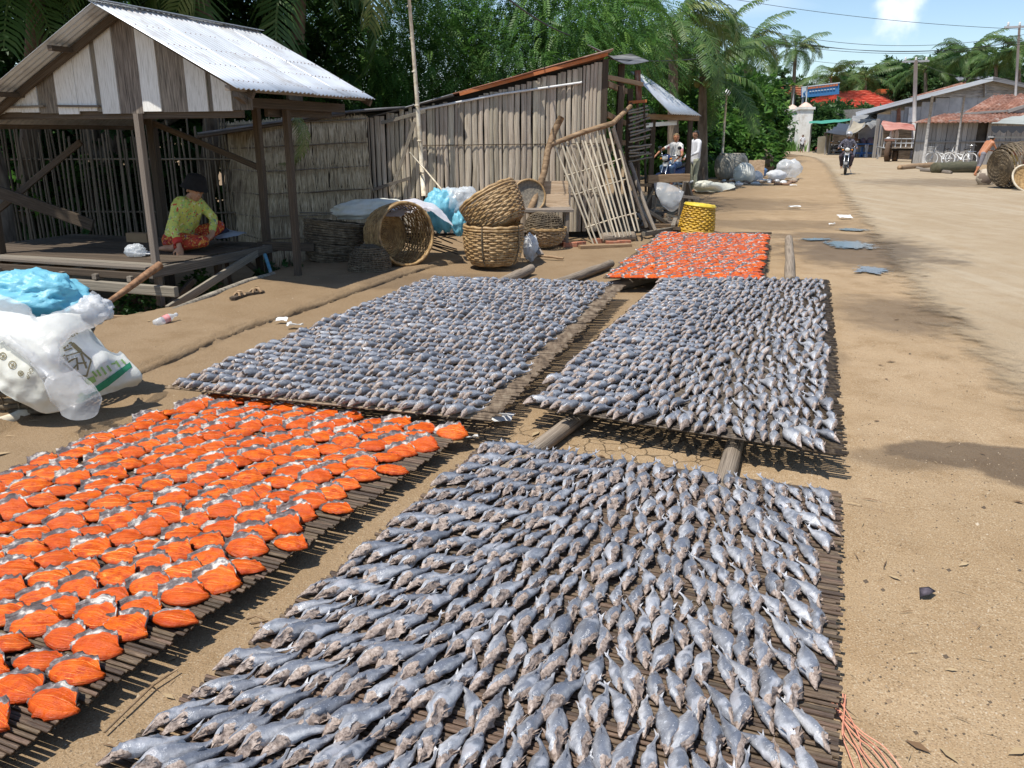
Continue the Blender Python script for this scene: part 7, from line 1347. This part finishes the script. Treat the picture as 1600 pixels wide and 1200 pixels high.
tree('shade_tree', 'unseen tree added above the bamboo fence to shade it, beyond the frame top', (-8.0, 13.0, -.2), [((-6.4, 11.6, 5.6), (1.9, 1.7, .9), 110, .6), ((-8.4, 11.4, 5.2), (1.8, 1.8, 1.0), 90, .6)], 13, 1.4, 'broadbig', lf_dark, .22, droop=.3)  # crown out of view, put in to shade the fence and shelter back
for k, (px_, py_, Y, rx, rz, lab) in enumerate(((60, 330, 15.5, 1.5, .8, 'low dark bush behind the left of the fence'), (250, 330, 15.6, 1.3, .8, 'low dark bush behind the middle of the fence'), (160, 250, 16.5, 1.8, 1.0, 'taller dark bush behind the fence'), (-60, 260, 16, 1.5, 1.2, 'dark bush at the left frame edge'))):
    c = V3(px_, py_, Y); tree('bush', lab, (c[0], c[1], 0), [(c, (rx, .8, rz), 60, .4)], 14, 1.0, 'broad', lf_shrub if k == 0 else lf_dark, .05, 'bushes behind the fence', 'bush', droop=.2)
# weeds in the hollow under the platform
for k, (e_, v_) in enumerate(((1.9, .5), (1.0, .1), (.3, -.1), (2.6, .9), (-.4, -.6))):
    p = HP(e_, v_, -.12); t = thing('weed', ['leafy weed below the far corner of the platform', 'leafy weed under the platform edge', 'leafy weed near the front post', 'leafy weed beside the thatch foot', 'weed in the hollow before the platform'][k], 'plant', p); crown('leaves', [(tuple(p), (.22, .2, .16), 14, .1)], 8, .36, 'broad', lf_dark, t, droop=.2); MB().tube([p-Vector((0, 0, .25)), p+Vector((0, 0, .1))], .008, 5).obj('stem', bark, t)
# ---- palms
def frond_mesh(seed, L=3.0, droop=1.0, nleaf=34, ll=.66, dry=0.):
    rg = random.Random(seed); V, F, A = [], [], []; pts_ = []; n = 24
    for i in range(n+1):
        t = i/n; th = R(35)-droop*R(105)*t**1.25
        pts_.append(Vector((0, 0, 0)) if i == 0 else pts_[-1]+Vector((math.cos(th), rg.uniform(-.01, .01), math.sin(th)))*L/n)
    for i in range(n):
        w = .028*(1-i/n)+.006; b = len(V)
        for p in (pts_[i], pts_[i+1]): V += [p+Vector((0, w, 0)), p+Vector((0, -w, 0))]; A += [.75, .75]
        F.append((b, b+1, b+3, b+2))
    for k in range(nleaf*2):
        s = 1 if k % 2 else -1; t = .14+.86*(k//2)/nleaf; f = t*n; i = min(n-1, int(f)); p = pts_[i].lerp(pts_[i+1], f-i); ax = (pts_[i+1]-pts_[i]).normalized(); upv = Vector((0, 1, 0)).cross(ax)*-1
        le = ll*(.35+.75*math.sin(math.pi*min(1, .12+t*.85)))*rg.uniform(.85, 1.1); d = (ax*.6+Vector((0, s*.85, 0))+upv*.15+Vector((0, 0, -.25*rg.random()))).normalized(); d2 = (d+Vector((0, 0, -.9-.5*rg.random()))).normalized(); wv = ax*.034; b = len(V); m = p+d*le*.5; e_ = m+d2*le*.5; r_ = min(1, max(0, rg.gauss(.45, .15)+dry))
        V += [p-wv*.6, p+wv*.6, m+wv, m-wv, e_+wv*.15, e_-wv*.15]; A += [r_]*6; F += [(b, b+1, b+2, b+3), (b+3, b+2, b+4, b+5)]
    return npmesh('frond', np.array([tuple(v) for v in V]), np.array(F), lf_palm, {'lr': np.array(A)[:, None].repeat(3, 1)})
FR = [frond_mesh(s, droop=d_) for s, d_ in ((1, .55), (2, .75), (3, .95), (4, .38), (5, 1.2))]; FRD = [frond_mesh(9, droop=1.6, dry=.5)]
def palm(label, base, top, n=18, scale=1.0, r0=.16, group='coconut palms along the road', tilt=0):
    base, top = Vector(base), Vector(top); t = thing('coconut_palm', label, 'palm tree', base, group); mid = base.lerp(top, .5)+Vector((.3*tilt, 0, 0)); b = MB()
    pts_ = [base, base.lerp(mid, .5)+Vector((.1*tilt, 0, 0)), mid, mid.lerp(top, .5)+Vector((.08*tilt, 0, 0)), top]; b.tube(cat(pts_, 4), [r0*(1.25-.5*i/16) for i in range(17)], 9); b.obj('trunk', bark, t)
    for i in range(n):
        el = [25, 5, -18, -38][i % 4]+random.uniform(-8, 8); az = 360*i/n*2.4+random.uniform(-14, 14); me = FRD[0] if i % 9 == 8 else FR[i % 5]
        link('frond', me, t, T(top) @ rot('Z', az) @ rot('Y', -el) @ rot('X', random.uniform(-25, 25)) @ Matrix.Scale(scale*random.uniform(.85, 1.12), 4))
    for i in range(4): a = i*1.57+.4; MB().ball(top+Vector((.2*math.cos(a), .2*math.sin(a), -.22))*1, (.11, .11, .13), 8).obj('coconut', lf_shrub if False else M('coconut', [(.12, .13, .03), (.20, .18, .06)], 4, var=.1), t)
    return t
def gb(px_, Y): p = vp(px_, 210, Y); return (p.x, Y, 0)
PALMS = [(1052, 35, 27, 20, 1.0, 'tall drooping palm right of the feathery trees'), (1098, 120, 29, 14, .95, 'low palm with a long arched frond over the shrubs'), (1165, 72, 52, 20, 1.1, 'palm behind the long arched frond'), (1243, 78, 92, 22, 1.25, 'lone tall palm standing against the sky'), (1298, 118, 118, 16, 1.5, 'small palm left above the red roof'), (1352, 122, 122, 16, 1.5, 'small palm right above the red roof'), (1446, 108, 95, 18, 1.35, 'palm left of the warehouse ridge'), (1512, 88, 92, 20, 1.4, 'palm behind the warehouse ridge'), (1592, 78, 84, 20, 1.3, 'palm at the right frame edge'), (1556, 100, 88, 18, 1.25, 'short palm between the two warehouse palms'), (1120, 60, 40, 18, 1.0, 'palm half hidden behind the drooping one')]
for px_, py_, Y, n, sc_, lab in PALMS:
    tp = vp(px_, py_, Y); bx = gb(px_+(-6 if px_ == 1243 else 4), Y); palm(lab, bx, tp, n, sc_, .16*(1 if Y < 60 else 1.3))
# palm fronds reaching in above the shelter
palm('palm leaning over the shelter roof at the upper left', (-5.6, 14.9, 0), vp(300, -70, 14.6), 22, .95, .15, 'palms over the shelter', 1); palm('palm over the left frame corner', (-8.6, 14.9, 0), vp(60, -80, 14.2), 20, .95, .15, 'palms over the shelter'); palm('palm behind the shelter ridge', (-4.2, 15.9, 0), vp(470, -80, 15.6), 22, 1.0, .15, 'palms over the shelter')
hb = link('hanging_frond', FRD[0], None, T(vp(440, 165, 11.3)) @ rot('Z', -20) @ rot('Y', 52) @ Matrix.Scale(.36, 4)); tag(hb, 'dry palm frond hanging before the thatch wall', 'palm frond')
# ---- shrubs along the verge
SHR = [(1100, 225, 37, 1.3, 1.2, 'shrub behind the standing person and the jar'), (1150, 190, 42, 1.3, 1.5, 'round tree left of the boundary wall'), (1185, 178, 50, 1.2, 1.7, 'light green tree beside the boundary wall'), (1125, 170, 44, 1.5, 2.0, 'tall dark green tree above the water jar'), (1060, 225, 36, 1.6, 1.2, 'shrub behind the scooter'), (1172, 238, 41, .8, .7, 'low bush behind the pale board'), (1085, 195, 38, 1.3, 1.6, 'shrub under the arched palm frond'), (1035, 150, 32, 1.3, 2.0, 'dense tree behind the zinc roofed shed'), (1200, 200, 66, 1.2, 1.6, 'loose tree in front of the boundary wall'), (1143, 236, 37, 1.0, .8, 'leafy bush right behind the water jar')]
for k, (px_, py_, Y, rx, rz, lab) in enumerate(SHR):
    c = V3(px_, py_, Y); tree('verge_tree', lab, (c[0], c[1], 0), [(c, (rx, rx*.8, rz), 60, .5), ((c[0]+.4*rx, c[1], max(.6, c[2]-rz*.7)), (rx*.8, rx*.7, rz*.6), 30, .45), ((c[0]-.5*rx, c[1]-.2, max(.6, c[2]-rz*.5)), (rx*.7, rx*.7, rz*.7), 30, .45)], 15, 1.35, 'broad', lf_shrub if k % 3 else lf_tree, .08, 'trees along the verge', droop=.25)
FAR = [(1284, 205, 88, 1.4, 1.7, 'tree behind the green awning'), (1303, 190, 97, 1.7, 1.3, 'bushy tree before the red roof'), (1345, 190, 99, 2.4, .7, 'low tree line right of the red roof tree'), (1272, 196, 94, 1.2, 1.0, 'tree behind the gate pillars'), (1410, 128, 140, 4.0, 2.6, 'broad tree above the small pavilion'), (1470, 118, 128, 5, 2.6, 'broad dark tree behind the warehouse'), (1560, 112, 122, 6, 2.8, 'broad dark tree at the right behind the warehouse'), (1330, 138, 150, 5, 1.8, 'distant tree mass behind the red roof'), (1232, 152, 135, 3, 1.8, 'distant tree behind the brown roof'), (1185, 150, 115, 4, 2.6, 'distant tree behind the verge palms'), (1120, 160, 95, 5, 3, 'distant dark tree behind the low palm')]
for k, (px_, py_, Y, rx, rz, lab) in enumerate(FAR):
    c = V3(px_, py_, Y); tree('distant_tree', lab, (c[0], c[1], 0), [(c, (rx, rx*.7, rz), 60, .9), ((c[0]-rx*.5, c[1], c[2]-rz*.6), (rx*.8, rx*.6, rz*.7), 40, .9), ((c[0]+rx*.5, c[1], c[2]-rz*.6), (rx*.8, rx*.6, rz*.7), 40, .9)], 20, .9 if Y < 100 else 1.2, 'far', lf_far, .2, 'trees far along the road', droop=.15)
# far-off wood closing the view on every side
blb = []
for i in range(56): x_ = -190+i*6.4; blb.append(((x_, 165+RNG.uniform(-8, 14)+abs(x_)*.12, RNG.uniform(2, 4.0)), (6, 3, RNG.uniform(2.5, 4.5)), 34, 1.5))
o = crown('far_wood', blb, 14, 1.7, 'far', lf_far, None, droop=.1); tag(o, 'far line of mixed trees closing the view', 'wood')
# ---- grass on the verge
def grass(label, cells, n, h):
    VS, FS, A = [], [], []
    for k in range(n):
        (c, rx, ry) = random.choice(cells); x_ = random.gauss(c.x, rx*.5); y_ = random.gauss(c.y, ry*.5); z_ = GZ(x_, y_); hh = h*random.uniform(.5, 1.3); a = random.uniform(0, 6.28); w = hh*.05; le = random.uniform(.1, .6)*hh; b = len(VS); dx, dy = math.cos(a), math.sin(a)
        VS += [(x_-dy*w, y_+dx*w, z_), (x_+dy*w, y_-dx*w, z_), (x_+dx*le*.4+dy*w*.7, y_+dy*le*.4-dx*w*.7, z_+hh*.6), (x_+dx*le*.4-dy*w*.7, y_+dy*le*.4+dx*w*.7, z_+hh*.6), (x_+dx*le, y_+dy*le, z_+hh), (x_+dx*le, y_+dy*le, z_+hh)]; FS += [(b, b+1, b+2, b+3), (b+3, b+2, b+4, b+5)]; A += [random.betavariate(2, 2)]*6
    tag(stuff(link('grass', npmesh('grass', np.array(VS), np.array(FS), grass_m, {'lr': np.array(A)[:, None].repeat(3, 1)}))), label, 'grass')
grass('tall grass growing between the scooter and the water jar', [(gp(1105, 276), 1.2, 1.0), (gp(1075, 272), 1.8, 1.2), (gp(1120, 270), 1.5, 1.2)], 1500, .55); grass('grass strip along the foot of the boundary wall', [(gp(1205, 236), 2.5, 1.2), (gp(1225, 237), 2.2, 1.0), (gp(1190, 238), 2.5, 1.0)], 1500, .9)
